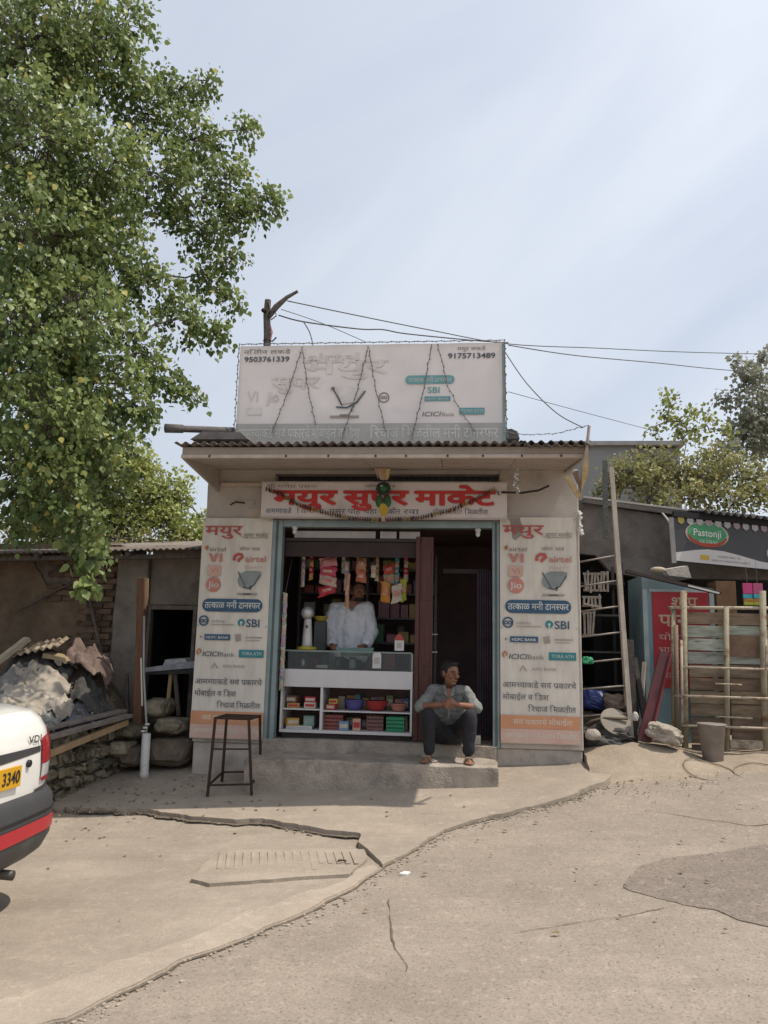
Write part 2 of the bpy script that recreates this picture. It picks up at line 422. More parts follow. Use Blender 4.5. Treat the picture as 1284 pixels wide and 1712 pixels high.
def apron_h(x, y):
    t = max(0, min(1, (x+.1)/.5)); t = t*t*(3-2*t); s_ = max(0, min(1, (y+1.2)/.6))
    return g(x, y)+.042-.030*t*(1-.6*s_)
shift = [p+Vector((0, 0.012)) for p in jk]
slab('concrete_apron', shift+[p+Vector((0.012, 0.012)) for p in jj[1:-1]]+[p+Vector((0.008, 0.012)) for p in jb]+[Vector((2.6, 0.35)), Vector((2.02, 0.5)), Vector((-9, 0.6)), Vector((-9, -1.4))], 0.0, CONC2, 0.11, 0.15, 0.010, hf=apron_h, kind='structure')
def crack(name, pts, w, off, seed):
    rr2 = random.Random(seed); vs_, fs_ = [], []
    for i, p in enumerate(pts):
        q = pts[min(i+1, len(pts)-1)]-pts[max(i-1, 0)]; nn = Vector((-q.y, q.x)).normalized(); ww = w*max(.06, .55+1.1*mnoise.noise((p.x*3.1, p.y*3.1, seed))+rr2.uniform(-.3, .3))
        for s_ in (-1, 1): c = p+nn*s_*ww/2; vs_.append((c.x, c.y, g(c.x, c.y)+off))
    fs_ = [(2*i, 2*i+1, 2*i+3, 2*i+2) for i in range(len(pts)-1)]
    MB().add(vs_, fs_).build(name, DARKSOIL, kind='structure')
crack('crack_line', [p+Vector((.004, -.006)) for p in ja+jb[1:]], .020, -.008, 3)
crack('crack_line', [p+Vector((0, -.012)) for p in jk[12:]], .05, .014, 4)
crack('crack_line', jag([(2.306,-1.262), (2.697,-1.513), (2.952,-1.669), (3.319,-1.616)], .06, .012, 14), .010, -.009, 5)
crack('crack_line', jag([(0.376,-3.059), (0.438,-3.587), (0.543,-4.000)], .05, .012, 15), .010, -.009, 6)
crack('crack_line', jag([(1.117,-3.534), (1.415,-3.413), (1.687,-3.326), (2.018,-3.170)], .06, .012, 16), .009, -.009, 7)
# pale worn cement strip along the broken edge of the slab
KERB = groundmat('pale_cement', (.44, .375, .305), (.375, .315, .255), (.31, .26, .21), (.23, .19, .155), 75, 4.0, 0.8, 0.35)
inn = jag([(-1.962,-5.034), (-1.130,-4.313), (-0.834,-3.878), (-0.615,-3.604), (-0.319,-3.199), (0.013,-2.820), (0.200,-2.371)], .06, .045, 61)
slab('kerb_strip', [p+Vector((-.012, .008)) for p in ja[:-1]]+list(reversed(inn)), .004, KERB, .012, .10, .016, kind='structure')
# coarse asphalt patch in the road
PT = [(1.808,-2.832), (1.865,-2.682), (2.055,-2.476), (2.333,-2.307), (2.607,-2.245), (2.992,-2.112), (3.393,-2.265), (2.647,-3.811), (2.415,-3.444), (2.223,-3.246), (1.980,-3.062), (1.834,-2.955), (1.808,-2.832)]
slab('asphalt_patch', jag(PT, 0.03, 0.030, 5)[:-1], -0.009, PATCH, 0.02, 0.08, 0.006, kind='structure')
# raised strip of earth beside the shop on the right
def bump_h(x, y):
    t = max(0, min(1, (y+0.70)/0.8)); t = t*t*(3-2*t)
    return g(x, y)-0.04+t*(0.05+0.16*max(0, 1-((x-2.45)/0.75)**2))+0.02*t*mnoise.noise((x*5, y*5, 0))
slab('earth_bank', jag([(2.025, 2.2), (2.025, -0.35), (2.3, -0.66), (2.9, -0.70), (3.6, -0.64), (4.6, -0.60), (6.0, -0.55), (6.0, 2.2), (2.025, 2.2)], 0.10, 0.03, 6)[:-1], 0.0, SOIL2, 0.1, 0.07, 0.012, hf=bump_h, kind='structure')

# drain cover set into the slab
CV = [(-0.981,-2.100,-0.056), (0.101,-2.100,0.001)]
cov = [(-0.988,-2.077), (0.106,-2.142), (0.158,-2.366), (0.089,-2.682), (-0.340,-2.793), (-0.785,-2.873), (-0.934,-2.780), (-0.960,-2.613)]
dc = empty('drain_cover', (cov[0][0], cov[0][1], g(*cov[0])), 'ribbed concrete drain cover let into the slab in front of the shop', 'drain cover')
slab('cover_plate', jag(cov+[cov[0]], 0.06, 0.012, 8)[:-1], 0.020, CONC2, 0.05, 0.08, 0.010, parent=dc)
ca, cb, cc, cd = (Vector(cov[i]) for i in (0, 1, 5, 4))
wv = (cc-ca); 
for i in range(17):
    p = ca.lerp(cb, .04+i*.055); q = p+wv*(.62 if i < 12 else .45); p = p+wv*.10; q += Vector((.0, .0))
    MB().bar((p.x, p.y, g(p.x, p.y)+0.022), (q.x, q.y, g(q.x, q.y)+0.022), 0.030, 0.007).build('rib', CONC2, dc)
crack('crack_line', [Vector(p[:2]) for p in jag([cov[7], cov[0], cov[1], cov[2]], .05, .008, 44)], .022, .004, 12)
hx = Vector((0.004,-2.451)); MB().tube([(hx.x-.035, hx.y, g(*hx)+.018), (hx.x-.02, hx.y-.01, g(*hx)+.035), (hx.x+.02, hx.y-.01, g(*hx)+.035), (hx.x+.035, hx.y, g(*hx)+.018)], 0.006).build('lifting_ring', M('rust_dark', (.07, .045, .03), rough=.8), dc)

# grit and litter on the street
mb = MB(); rr = random.Random(21)
def grit(x, y, r, off):
    mb.ball((x, y, g(x, y)+off+r*0.3), (r*rr.uniform(.7, 1.3), r*rr.uniform(.7, 1.3), r*rr.uniform(.4, .8)), 5, 3)
for p in ja[8:]+jb:
    for _ in range(5):
        if rr.random() < .9: grit(p.x+rr.gauss(0.02, .05), p.y-abs(rr.gauss(0.01, .03)), rr.uniform(.004, .014), -.014)
for p in jk[20:]:
    if rr.random() < .7: grit(p.x+rr.gauss(0, .03), p.y-abs(rr.gauss(.015, .02)), rr.uniform(.004, .013), .005)
for _ in range(900): grit(rr.uniform(-1.5, 3.5), rr.uniform(-4.8, -.6), rr.uniform(.0015, .005), -.012)
for _ in range(260): grit(rr.gauss(2.4, .45), rr.gauss(-.45, .28), rr.uniform(.003, .012), .0)
for _ in range(90): grit(rr.gauss(-2.2, .6), rr.gauss(-.25, .25), rr.uniform(.003, .012), .05)
mb.build('gravel', M('grit', (.38, .33, .26), (.24, .20, .16), 9, .95), None, False, label='loose grit and small stones lying along the cracks', cat='gravel', kind='stuff')
lv_ = MB(); rl = random.Random(88)
for _ in range(150):
    x, y = (rl.gauss(-2.3, .5), rl.gauss(-.9, .5)) if rl.random() < .6 else (rl.uniform(-1.5, 3.2), rl.uniform(-3.6, -.7))
    if y > -.1: continue
    z = max(apron_h(x, y) if y > -1.4 else g(x, y), g(x, y))+.004; a = rl.uniform(0, 6.28); l_ = rl.uniform(.02, .05); d_ = Vector((math.cos(a), math.sin(a), 0)); n_ = Vector((-d_.y, d_.x, 0)); c = Vector((x, y, z))
    lv_.add([c, c+d_*l_*.4+n_*l_*.3+Vector((0, 0, .008)), c+d_*l_, c+d_*l_*.4-n_*l_*.3+Vector((0, 0, .006))], [(0, 1, 2), (0, 2, 3)])
lv_.build('dry_leaves', M('dry_leaf', (.24, .17, .08), (.15, .10, .05), 5, .9), label='dry leaves scattered over the concrete and road', cat='leaf litter', kind='stuff')
pc = Vector((0.439,-2.611,0.002)); o = MB().prism([(pc.x-.035, pc.y-.02, pc.z-.01), (pc.x+.02, pc.y-.03, pc.z-.012), (pc.x+.04, pc.y+.01, pc.z-.008), (pc.x, pc.y+.03, pc.z-.008)], (0.004, 0, .012)).build('paper_scrap', M('white_scrap', (.85, .83, .78)), label='white paper scrap lying on the crack in the street', cat='litter')

# ================================================================ the shop
WALL = M('shop_plaster', (.48, .43, .385), (.41, .365, .325), 3.0, .9, .25, 60, dirt=(.24, .21, .18), dscale=1.6, dpos=(.52, .75))
WALLB = M('wall_base', (.46, .41, .36), (.35, .31, .27), 4.0, .92, .4, 50, dirt=(.20, .175, .15), dscale=2.4, dpos=(.5, .7))
STEPM = M('step_cement', (.42, .36, .30), (.29, .245, .20), 3.0, .92, .7, 45, dirt=(.19, .165, .14), dscale=3.5, dpos=(.48, .66))
SOFF = M('soffit_board', (.43, .375, .33), (.33, .285, .25), 2.6, .85, .2, 30, dirt=(.25, .18, .13), dscale=2.6, dpos=(.50, .74))
TEAL = M('teal_rail', (.27, .33, .33), (.20, .255, .26), 3, .55, .1, 20, metal=.3, dirt=(.22, .19, .16), dscale=5, dpos=(.55, .75))
TIN = M('roof_tin', (.20, .185, .175), (.12, .105, .10), 5, .7, .2, 40, metal=.2, dirt=(.13, .07, .045), dscale=3, dpos=(.5, .7))
INT = M('interior_paint', (.26, .17, .16), (.18, .12, .12), 2, .8)
WOOD = M('door_wood', (.10, .028, .018), (.05, .016, .012), 3, .45, .15, 30, stretch=(12, 12, 1))
BLACK = M('black_iron', (.022, .02, .02), (.035, .022, .016), 9, .6, .2, 60, metal=.3)
sh = empty('shop_building', (0, 0, .2), 'small plastered shop with jutting roof, banners either side of its open front', 'shop')
def part(name, mat, box, par=sh, bevel=0.0, wob=0.0):
    o = MB().bb(*box).build(name, mat, par, bevel=bevel)
    return o
def wallpart(name, mat, box, cell=0.22, amp=0.006, par=sh):
    """box cut into a grid and roughened so that plaster edges are uneven"""
    x0, x1, y0, y1, z0, z1 = box; bm = bmesh.new(); bmesh.ops.create_cube(bm, size=1.0)
    for v in bm.verts: v.co = Vector((x0+(v.co.x+.5)*(x1-x0), y0+(v.co.y+.5)*(y1-y0), z0+(v.co.z+.5)*(z1-z0)))
    for ax, (a, b) in enumerate(((x0, x1), (y0, y1), (z0, z1))):
        n = int((b-a)/cell); no = Vector((0, 0, 0)); no[ax] = 1
        for i in range(1, n+1):
            co = Vector((0, 0, 0)); co[ax] = a+(b-a)*i/(n+1)
            bmesh.ops.bisect_plane(bm, geom=bm.verts[:]+bm.edges[:]+bm.faces[:], plane_co=co, plane_no=no)
    bmesh.ops.bevel(bm, geom=[e for e in bm.edges if len(e.link_faces) == 2 and e.calc_face_angle(0) > 0.6], offset=min(0.008, amp*1.3), segments=1, affect='EDGES')
    for v in bm.verts: v.co += mnoise.noise_vector(v.co*4.0)*amp
    me = bpy.data.meshes.new(name); bm.to_mesh(me); bm.free(); return link(name, me, mat, par)
XL, XR, OL, OR = -1.93, 2.02, -1.08, 1.18
wallpart('wall', WALL, (XL, OL-.11, 0, .15, .46, 3.33))
wallpart('wall', WALL, (OR+.03, XR, 0, .15, .50, 3.33))
wallpart('wall_base', WALLB, (XL+.01, -1.19, .02, .16, -.12, .458))
wallpart('wall_base', WALLB, (1.172, XR-.01, .02, .16, .0, .498))
part('side_wall', WALL, (XL, XL+.12, .152, 3.0, -.1, 3.2)); part('side_wall', WALL, (XR-.12, XR, .152, 3.0, 0, 3.2))
part('back_wall', INT, (XL+.121, XR-.121, 2.85, 3.0, .3, 3.2))
part('partition', INT, (OL-.45, OL-.40, .16, 2.84, .5, 2.88)); part('partition', INT, (OR+.30, OR+.35, .16, 2.84, .5, 2.88))
part('ceiling', INT, (XL+.121, XR-.121, .16, 2.849, 2.88, 2.93))
part('floor', STEPM, (XL+.121, XR-.121, .17, 2.849, .3, .515))
part('lintel', WALL, (OL-.109, OR+.029, .003, .14, 2.775, 2.98)); part('lintel', WALL, (OL-.109, OR+.029, .004, .14, 3.28, 3.34))
wallpart('door_sill', STEPM, (-1.19, 1.171, -.03, .168, .05, .52), .15, .008)
st = wallpart('step', STEPM, (-1.2, 1.16, -.66, -.031, .0, .405), .055, .020)
# teal steel rails of the rolled shutter
for nm, x0, x1 in (('shutter_rail', -1.19, -1.075), ('shutter_rail', 1.135, 1.205)):
    o = MB().bb(x0, x1, -.022, .10, .50, 2.774).build(nm, TEAL, sh, bevel=.004)
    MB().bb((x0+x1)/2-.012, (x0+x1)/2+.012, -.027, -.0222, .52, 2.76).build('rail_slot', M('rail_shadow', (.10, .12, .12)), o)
MB().bb(-1.074, 1.134, -.018, .09, 2.70, 2.774).build('shutter_head', TEAL, sh, bevel=.004)
# transom of frosted strips over the counter
for x0, x1 in ((-0.974, -0.097), (-0.045, 0.128), (0.160, 0.377)):
    MB().bb(x0, x1, .11, .125, 2.60, 2.675).build('transom_panel', M('frosted', (.42, .39, .37), rough=.5), sh)
MB().bb(-1.07, .40, .10, .14, 2.565, 2.595).build('transom_rail', M('dark_frame', (.06, .045, .045)), sh)
MB().bb(-1.07, .40, .13, .15, 2.40, 2.56).build('header_panel', M('maroon_panel', (.05, .034, .034)), sh)
# wooden door leaf, folded open, and the dark doorway beside it
dl = MB().bb(.385, .525, .10, .145, .53, 2.62).build('door_leaf', WOOD, sh, bevel=.004)
for z0, z1 in ((.62, 1.18), (1.28, 1.85), (1.95, 2.52)):
    MB().bb(.41, .50, .092, .0995, z0, z1).build('door_panel', WOOD, dl, bevel=.003)
for z in (1.42, 1.60):
    MB().tube([(.52, .088, z), (.565, .07, z), (.575, .07, z)], .008).build('latch', M('steel', (.45, .42, .38), metal=.9, rough=.35), dl)
MB().bb(.34, .383, .09, .15, .53, 2.62).build('door_post', WOOD, sh, bevel=.003)
MB().bb(.62, 1.12, .55, .58, 2.28, 2.33).build('curtain_rail', M('dark_frame', (.06, .045, .045)), sh)

# jutting roof box
FY = -1.12; AL, AR = -1.823, 1.907
ZS, ZT = 3.178, 3.281
def sheared(name, mat, pts, th, par=sh):  return MB().prism(pts, th).build(name, mat, par)
o = wallpart('fascia', SOFF, (AL, AR, FY, FY+.025, ZS+.03, ZT), .3, .003)
MB().bb(AL-.004, AR+.004, FY-.014, FY+.03, ZS-.005, ZS+.029).build('fascia_batten', M('batten', (.52, .45, .39), (.40, .33, .27), 5, .8), sh, bevel=.003)
for x in (-1.55, -.82, -.42, .02, .30, .68, 1.0, 1.35, 1.7):
    MB().box((x, FY-.017, ZS+.012), (.016, .01, .02)).build('nail_head', M('rust_dark', (.07, .045, .03), rough=.8), sh)
WZ = 3.321+.03
for i, (a, b) in enumerate(((AL+.03, -1.02), (-1.015, -.12), (-.115, .62), (.625, 1.30), (1.305, AR-.025))):   # soffit boards, rising a little to the front
    MB().prism([(a, FY+.03, ZS+.0), (b, FY+.03, ZS+.0), (b, -.002, WZ-.03), (a, -.002, WZ-.03)], (0, 0, .02)).build('soffit_board', SOFF, sh)
MB().prism([(AL, FY+.026, ZS-.01), (AL, FY+.026, ZT), (AL, -.002, WZ+.04), (AL, -.002, 3.08)], (.026, 0, 0)).build('end_board', SOFF, sh)
MB().prism([(AR-.02, FY+.026, ZS-.01), (AR-.02, FY+.026, ZT), (AR-.02, -.002, WZ+.04), (AR-.02, -.002, WZ-.06)], (.02, 0, 0)).build('end_board', SOFF, sh)
MB().bar((AL+.05, -.03, 3.15), (-1.3, -.03, 3.15), .03, .04).build('wall_batten', M('batten', (.52, .45, .39)), sh)
# tin sheets
rf = empty('roof', (0, 0, 3.4), None, None); attach(rf, sh)
def tinsheet(x0, x1, y0, y1, z0, z1, mat=TIN):
    o = MB().corr((x0, y0, z0), (x1-x0, 0, 0), (0, y1-y0, z1-z0), .088, .014, .003).build('tin_sheet', mat, rf, True)
tinsheet(AL-.045, -.6, FY-.10, 3.2, ZT+.012, ZT+.30); tinsheet(-.66, .7, FY-.085, 3.2, ZT+.018, ZT+.306); tinsheet(.64, 1.42, FY-.10, 3.2, ZT+.012, ZT+.30)
tinsheet(1.32, AR+.05, FY-.06, 3.2, ZT+.026, ZT+.32); tinsheet(1.36, AR+.08, FY-.12, .6, ZT-.015, ZT+.11)
# small enamel strip stuck on the wall left of the sign
# ---------------------------------------------------------------- things lying on the shop roof
p = [(-2.076,-0.950,3.517), (-1.502,-0.550,3.605)]
MB().tube([p[0], lerp(p[0], p[1], .25), lerp(p[0], p[1], .26), p[1]], [.045, .042, .034, .034], 10).build('roof_pole', M('grey_timber', (.13, .12, .115), (.08, .07, .07), 6, .85, .3, 40, stretch=(1, 6, 6)), smooth=True, label='dark round pole lying on the roof corner, sticking out left of the billboard', cat='pole')
a = Vector((-1.835,-0.900,3.439)); MB().prism([(a.x, a.y, a.z-.02), (a.x+.12, a.y, a.z+.06), (a.x+.5, a.y, a.z+.05), (a.x+.58, a.y, a.z-.02)], (0, .35, .03)).build('roof_sheet', TIN, label='loose bent tin sheet lying under the pole on the roof corner', cat='sheet')
a = Vector((1.279,-0.500,3.565)); MB().prism([(a.x-.09, a.y-.05, a.z-.06), (a.x+.10, a.y-.05, a.z-.05), (a.x+.08, a.y-.05, a.z+.02), (a.x+.02, a.y-.05, a.z+.05), (a.x-.07, a.y-.05, a.z+.035)], (0, .25, 0)).build('roof_stone', M('dark_stone', (.13, .125, .12), (.08, .075, .07), 9, .9, .5), label='dark stone weighing down the tin roof beside the billboard', cat='stone')

# ================================================================ signs
INKD = M('ink_slate', (.09, .10, .12), rough=.6); INKB = M('ink_blue', (.035, .09, .16), (.03, .08, .14), 8, .55)
INKR = M('ink_red', (.56, .035, .03), (.47, .03, .028), 6, .55); INKPINK = M('ink_pink', (.52, .22, .18), (.47, .19, .15), 6, .6); INKRF = M('ink_red_faded', (.44, .095, .08), (.40, .08, .07), 6, .6); INKOF = M('ink_orange_faded', (.56, .28, .15), (.51, .24, .13), 4, .6)
INKO = M('ink_orange', (.46, .16, .055), (.40, .14, .05), 5, .6); INKG = M('ink_grey', (.24, .22, .20), rough=.7)
INKT = M('ink_teal', (.035, .22, .24), (.03, .19, .21), 6, .55); PRW = M('print_white', (.62, .62, .58), rough=.6)
FAINT = M('ink_faint', (.36, .31, .27), rough=.7); ROSE = M('ink_rose', (.54, .34, .275), (.56, .40, .33), 4, .65); GREYD = M('ink_dish', (.26, .29, .28), (.20, .225, .22), 7, .6)
VINYL = M('banner_vinyl', (.66, .61, .53), (.61, .56, .485), 1.6, .5, .10, 5, dirt=(.46, .42, .37), dscale=2.6, dpos=(.44, .78), stretch=(3.0, 1, .6))

def rect(x0, x1, z0, z1, y, mat, par, name='printed_block', d=.0012):
    return MB().add([(x0, y-d, z0), (x1, y-d, z0), (x1, y-d, z1), (x0, y-d, z1)], [(0, 1, 2, 3)]).build(name, mat, par)
def poly(pts, y, mat, par, name='printed_block', d=.0012):
    return MB().add([(p[0], y-d, p[1]) for p in pts], [tuple(range(len(pts)))]).build(name, mat, par)
def disc(cx, cz, r, y, mat, par, name='printed_disc', d=.0012, rz=None, n=24, r0=None):
    rz = rz or r
    if r0 is None: return poly([(cx+r*math.cos(2*math.pi*k/n), cz+rz*math.sin(2*math.pi*k/n)) for k in range(n)], y, mat, par, name, d)
    vs_ = [(cx+q*math.cos(2*math.pi*k/n), y-d, cz+q*math.sin(2*math.pi*k/n)) for q in (r0, r) for k in range(n)]
    return MB().add(vs_, [(k, (k+1) % n, n+(k+1) % n, n+k) for k in range(n)]).build(name, mat, par)
def pill(x0, x1, z0, z1, y, mat, par, d=.0012):
    r = (z1-z0)/2; cz = (z0+z1)/2
    pts = [(x1-r+r*math.cos(t), cz+r*math.sin(t)) for t in [(-.5+i/10)*math.pi for i in range(11)]]+[(x0+r-r*math.cos(t), cz+r*math.sin(t)) for t in [(.5-i/10)*math.pi for i in range(11)]]
    return poly(pts, y, mat, par, 'printed_pill', d)
def stroke(pts, w, y, mat, par, d=.0016, name='printed_line'):
    L_, R__ = [], []
    for i, p in enumerate(pts):
        a = Vector(pts[max(i-1, 0)]); b = Vector(pts[min(i+1, len(pts)-1)]); t = (b-a).normalized(); nn = Vector((-t.y, t.x))*w/2
        L_.append(Vector(p)+nn); R__.append(Vector(p)-nn)
    vs_ = [(p.x, y-d, p.y) for p in L_+R__]; n = len(pts)
    return MB().add(vs_, [(n+i, n+i+1, i+1, i) for i in range(n-1)]).build(name, mat, par)

def banner(x0, x1, zb, zt, label):
    y = -.03; W, Hh = x1-x0, zt-zb
    root = empty('shop_banner', (x0+W/2, y, zb), label, 'banner', 'printed banners beside the shop door')
    # vinyl sheet with slight waves and a folded edge
    nx, nzz = 10, 26; vs_ = []
    for j in range(nzz+1):
        for i in range(nx+1):
            u_, v_ = i/nx, j/nzz
            vs_.append((x0+W*u_, y-.005*math.sin(7*u_+3.1*math.sin(5*v_))*math.sin(math.pi*min(1, u_*6, (1-u_)*6)/2)*.6-.004*mnoise.noise((u_*3, v_*9, x0)), zb+Hh*v_))
    o = MB().add(vs_, [(j*(nx+1)+i, j*(nx+1)+i+1, (j+1)*(nx+1)+i+1, (j+1)*(nx+1)+i) for j in range(nzz) for i in range(nx)]).build('sheet', VINYL, root, True)
    MB().bb(x0+.004, x1-.004, y+.004, y+.026, zb+.004, zt-.004).build('backing_board', M('board_edge', (.30, .27, .24)), root)
    Y_ = y-.012
    def X_(u_): return x0+W*u_
    def Zz(v_): return zt-Hh*v_
    def T(t, u0_, u1_, v0, v1, mat, off=.0, shear=0, d=0): return letters(t, X_(u0_), X_(u1_), Zz(v1), (v1-v0)*Hh, Y_-d, mat, root, off, shear=shear)
    T('मयुर', .04, .58, .035, .080, INKRF, .012); T('सुपर माके^ट', .60, .95, .072, .090, INKG)
    stroke([(X_(.55), Zz(.085)), (X_(.62), Zz(.093)), (X_(.94), Zz(.093))], .006, Y_, FAINT, root)
    poly([(X_(.05), Zz(.14)), (X_(.09), Zz(.128)), (X_(.11), Zz(.14)), (X_(.08), Zz(.155))], Y_, INKO, root, 'printed_mark')
    T('airtel', .12, .35, .138, .157, INKG)
    T('योग~य भाव', .55, .84, .138, .153, INKG)
    # VI, pink tile, round mark
    poly([(X_(.11), Zz(.168)), (X_(.155), Zz(.168)), (X_(.185), Zz(.192)), (X_(.205), Zz(.168)), (X_(.25), Zz(.168)), (X_(.205), Zz(.207)), (X_(.165), Zz(.207))], Y_, INKPINK, root, 'printed_mark')
    rect(X_(.268), X_(.31), Zz(.207), Zz(.168), Y_, INKPINK, root, 'printed_mark')
    rect(X_(.11), X_(.30), Zz(.272), Zz(.222), Y_, ROSE, root); T('Vi', .15, .26, .235, .258, INKPINK, 0, d=.002)
    disc(X_(.205), Zz(.312), W*.105, Y_, INKPINK, root); T('Jio', .125, .285, .299, .325, PRW, .012, d=.002)
    # swirl and word
    stroke([(X_(.48), Zz(.20)), (X_(.485), Zz(.18)), (X_(.53), Zz(.170)), (X_(.585), Zz(.172)), (X_(.60), Zz(.183)), (X_(.57), Zz(.19)), (X_(.545), Zz(.198)), (X_(.55), Zz(.206))], .034, Y_, INKRF, root, name='printed_swirl')
    T('airtel', .64, .93, .178, .205, INKPINK, .012); T('Digital TV', .64, .90, .224, .235, ROSE)
    # satellite dish print
    poly([(X_(.57), Zz(.262)), (X_(.66), Zz(.248)), (X_(.80), Zz(.247)), (X_(.875), Zz(.252)), (X_(.86), Zz(.278)), (X_(.80), Zz(.30)), (X_(.72), Zz(.322)), (X_(.64), Zz(.326)), (X_(.57), Zz(.315)), (X_(.545), Zz(.292))], Y_, GREYD, root, 'printed_dish')
    stroke([(X_(.55), Zz(.252)), (X_(.61), Zz(.29)), (X_(.665), Zz(.322))], .012, Y_, INKD, root, .003)
    stroke([(X_(.62), Zz(.322)), (X_(.70), Zz(.328)), (X_(.78), Zz(.312)), (X_(.86), Zz(.265))], .013, Y_, INKD, root, .003)
    stroke([(X_(.74), Zz(.316)), (X_(.73), Zz(.335))], .016, Y_, INKD, root, .003)
    rect(X_(.55), X_(.83), Zz(.358), Zz(.349), Y_, FAINT, root); rect(X_(.63), X_(.75), Zz(.357), Zz(.351), Y_, INKD, root, d=.002)
    pill(X_(.065), X_(.915), Zz(.436), Zz(.377), Y_, INKB, root); T('त~तकाळ मनी ट_ान~सफर', .10, .885, .392, .420, PRW, .012, d=.002)
    disc(X_(.10), Zz(.478), W*.072, Y_, INKB, root, r0=W*.052); disc(X_(.075), Zz(.479), W*.026, Y_, INKB, root, r0=W*.013, d=.0018); disc(X_(.125), Zz(.479), W*.026, Y_, INKB, root, r0=W*.013, d=.0018)
    T('safety', .21, .40, .472, .484, FAINT); rect(X_(.21), X_(.53), Zz(.4965), Zz(.493), Y_, FAINT, root)
    disc(X_(.63), Zz(.484), W*.05, Y_, INKT, root); disc(X_(.63), Zz(.484), W*.018, Y_, PRW, root, d=.002); rect(X_(.622), X_(.638), Zz(.506), Zz(.487), Y_, PRW, root, d=.0022)
    T('SBI', .70, .885, .469, .503, INKB, .012)
    rect(X_(.06), X_(.085), Zz(.556), Zz(.547), Y_, INKG, root); rect(X_(.126), X_(.486), Zz(.565), Zz(.539), Y_, INKB, root); T('HDFC BANK', .15, .465, .547, .559, PRW, .012, d=.002)
    poly([(X_(.55), Zz(.54)), (X_(.63), Zz(.535)), (X_(.64), Zz(.565)), (X_(.57), Zz(.57))], Y_, FAINT, root, 'printed_mark'); rect(X_(.70), X_(.93), Zz(.553), Zz(.548), Y_, FAINT, root); rect(X_(.70), X_(.90), Zz(.565), Zz(.562), Y_, FAINT, root)
    stroke([(X_(.05), Zz(.632)), (X_(.03), Zz(.618)), (X_(.055), Zz(.606)), (X_(.085), Zz(.612)), (X_(.075), Zz(.625))], .016, Y_, INKO, root, name='printed_swirl')
    T('ICICI', .11, .335, .617, .638, INKD, .012, shear=.2); T('Bank', .355, .56, .619, .638, INKG, 0)
    rect(X_(.62), X_(.965), Zz(.640), Zz(.606), Y_, INKT, root); T('TORA ATM', .655, .935, .616, .630, PRW, 0, d=.002)
    stroke([(X_(.25), Zz(.69)), (X_(.285), Zz(.668)), (X_(.335), Zz(.69))], .014, Y_, FAINT, root); T('AXIS BANK', .40, .72, .674, .687, FAINT)
    T('आम~चयाकडे सव^ प_कारचे', .03, .96, .738, .762, INKD, .0); T('मोबाईल व िडश', .03, .61, .790, .814, INKD, .0); T('िरचाज^ िमळतील', .35, .95, .840, .864, INKD, .0)
    rect(X_(.0), X_(1.0), Zz(.936), Zz(.880), Y_, INKOF, root, 'printed_band'); rect(X_(0), X_(1), Zz(.996), Zz(.937), Y_, ROSE, root, 'printed_band')
    T('सव^ प_कारचे मोबाईल', .16, .90, .897, .918, VINYL, 0, d=.002); T('आम~चयाकडे योग~य भावात िमळतील', .05, .95, .955, .976, VINYL, 0, d=.002)
    for px_ in (.02, .98):
        for pz in (.01, .5, .99): MB().ball((X_(px_), Y_, Zz(pz)), (.008, .004, .008), 8, 4).build('nail', M('steel', (.45, .42, .38)), root)
    return root
banner(-1.945, -1.185, .50, 2.785, 'tall printed banner left of the door, behind the iron stool')
banner(1.21, 1.985, .555, 2.815, 'tall printed banner right of the door, beside the ladder')

# main name board over the door
SB = M('sign_face', (.66, .59, .57), (.60, .535, .515), 2.2, .5, .05, 8, dirt=(.42, .35, .32), dscale=2.6, dpos=(.52, .8))
sg = empty('name_board', (0, -.12, 2.78), 'long white name board with big red lettering over the shop door', 'sign')
SX0, SX1, SZ0, SZ1, SY = -1.295, 1.28, 2.775, 3.16, -.13
MB().bb(SX0, SX1, SY, SY+.05, SZ0, SZ1).build('board', SB, sg, bevel=.004)
fr = MB().bb(SX0-.006, SX1+.006, SY-.006, SY-.001, SZ0-.006, SZ0+.012).bb(SX0-.006, SX1+.006, SY-.006, SY-.001, SZ1-.010, SZ1+.006).build('frame', M('frame_alu', (.50, .44, .41), rough=.5), sg)
SYF = SY-.003
def sgx(zx): return SX0+(SX1-SX0)*(zx-22)/(1248-22)
def sgz(zy): return SZ1-(SZ1-SZ0)*(zy-43)/(225-43)
INKS = M('ink_blush', (.48, .24, .22), rough=.6)
for t, a, b in (('मयुर', 78, 405), ('सुपर', 437, 762), ('माके^ट', 792, 1188)):
    letters(t, sgx(a)+.012, sgx(b)+.012, sgz(156)-.008, sgz(84)-sgz(156), SYF, INKS, sg, .02, 'lettering_shadow')
    letters(t, sgx(a), sgx(b), sgz(156), sgz(84)-sgz(156), SYF-.003, INKR, sg, .02, 'lettering'); letters(t, sgx(a)+.011, sgx(b)+.011, sgz(156)+.005, sgz(84)-sgz(156), SYF-.006, INKR, sg, .02, 'lettering')
letters('श_ी गणेश प_सन~न', sgx(48), sgx(310), sgz(74), .04, SYF, INKG, sg); letters('योग~य दर', sgx(545), sgx(700), sgz(70), .03, SYF, INKG, sg)
for t, a, b, m_ in (('आम~चयाकडे', 45, 178, INKB), ('िकराणा', 205, 345, INKG), ('मसुर पोहे चहा', 370, 610, INKD), ('नमकीन', 628, 725, INKB), ('रवा', 740, 818, INKD), ('योग~य भावात', 885, 1030, INKG), ('िमळतील', 1042, 1155, INKD)):
    letters(t, sgx(a), sgx(b), sgz(202), .052, SYF, m_, sg, 0)
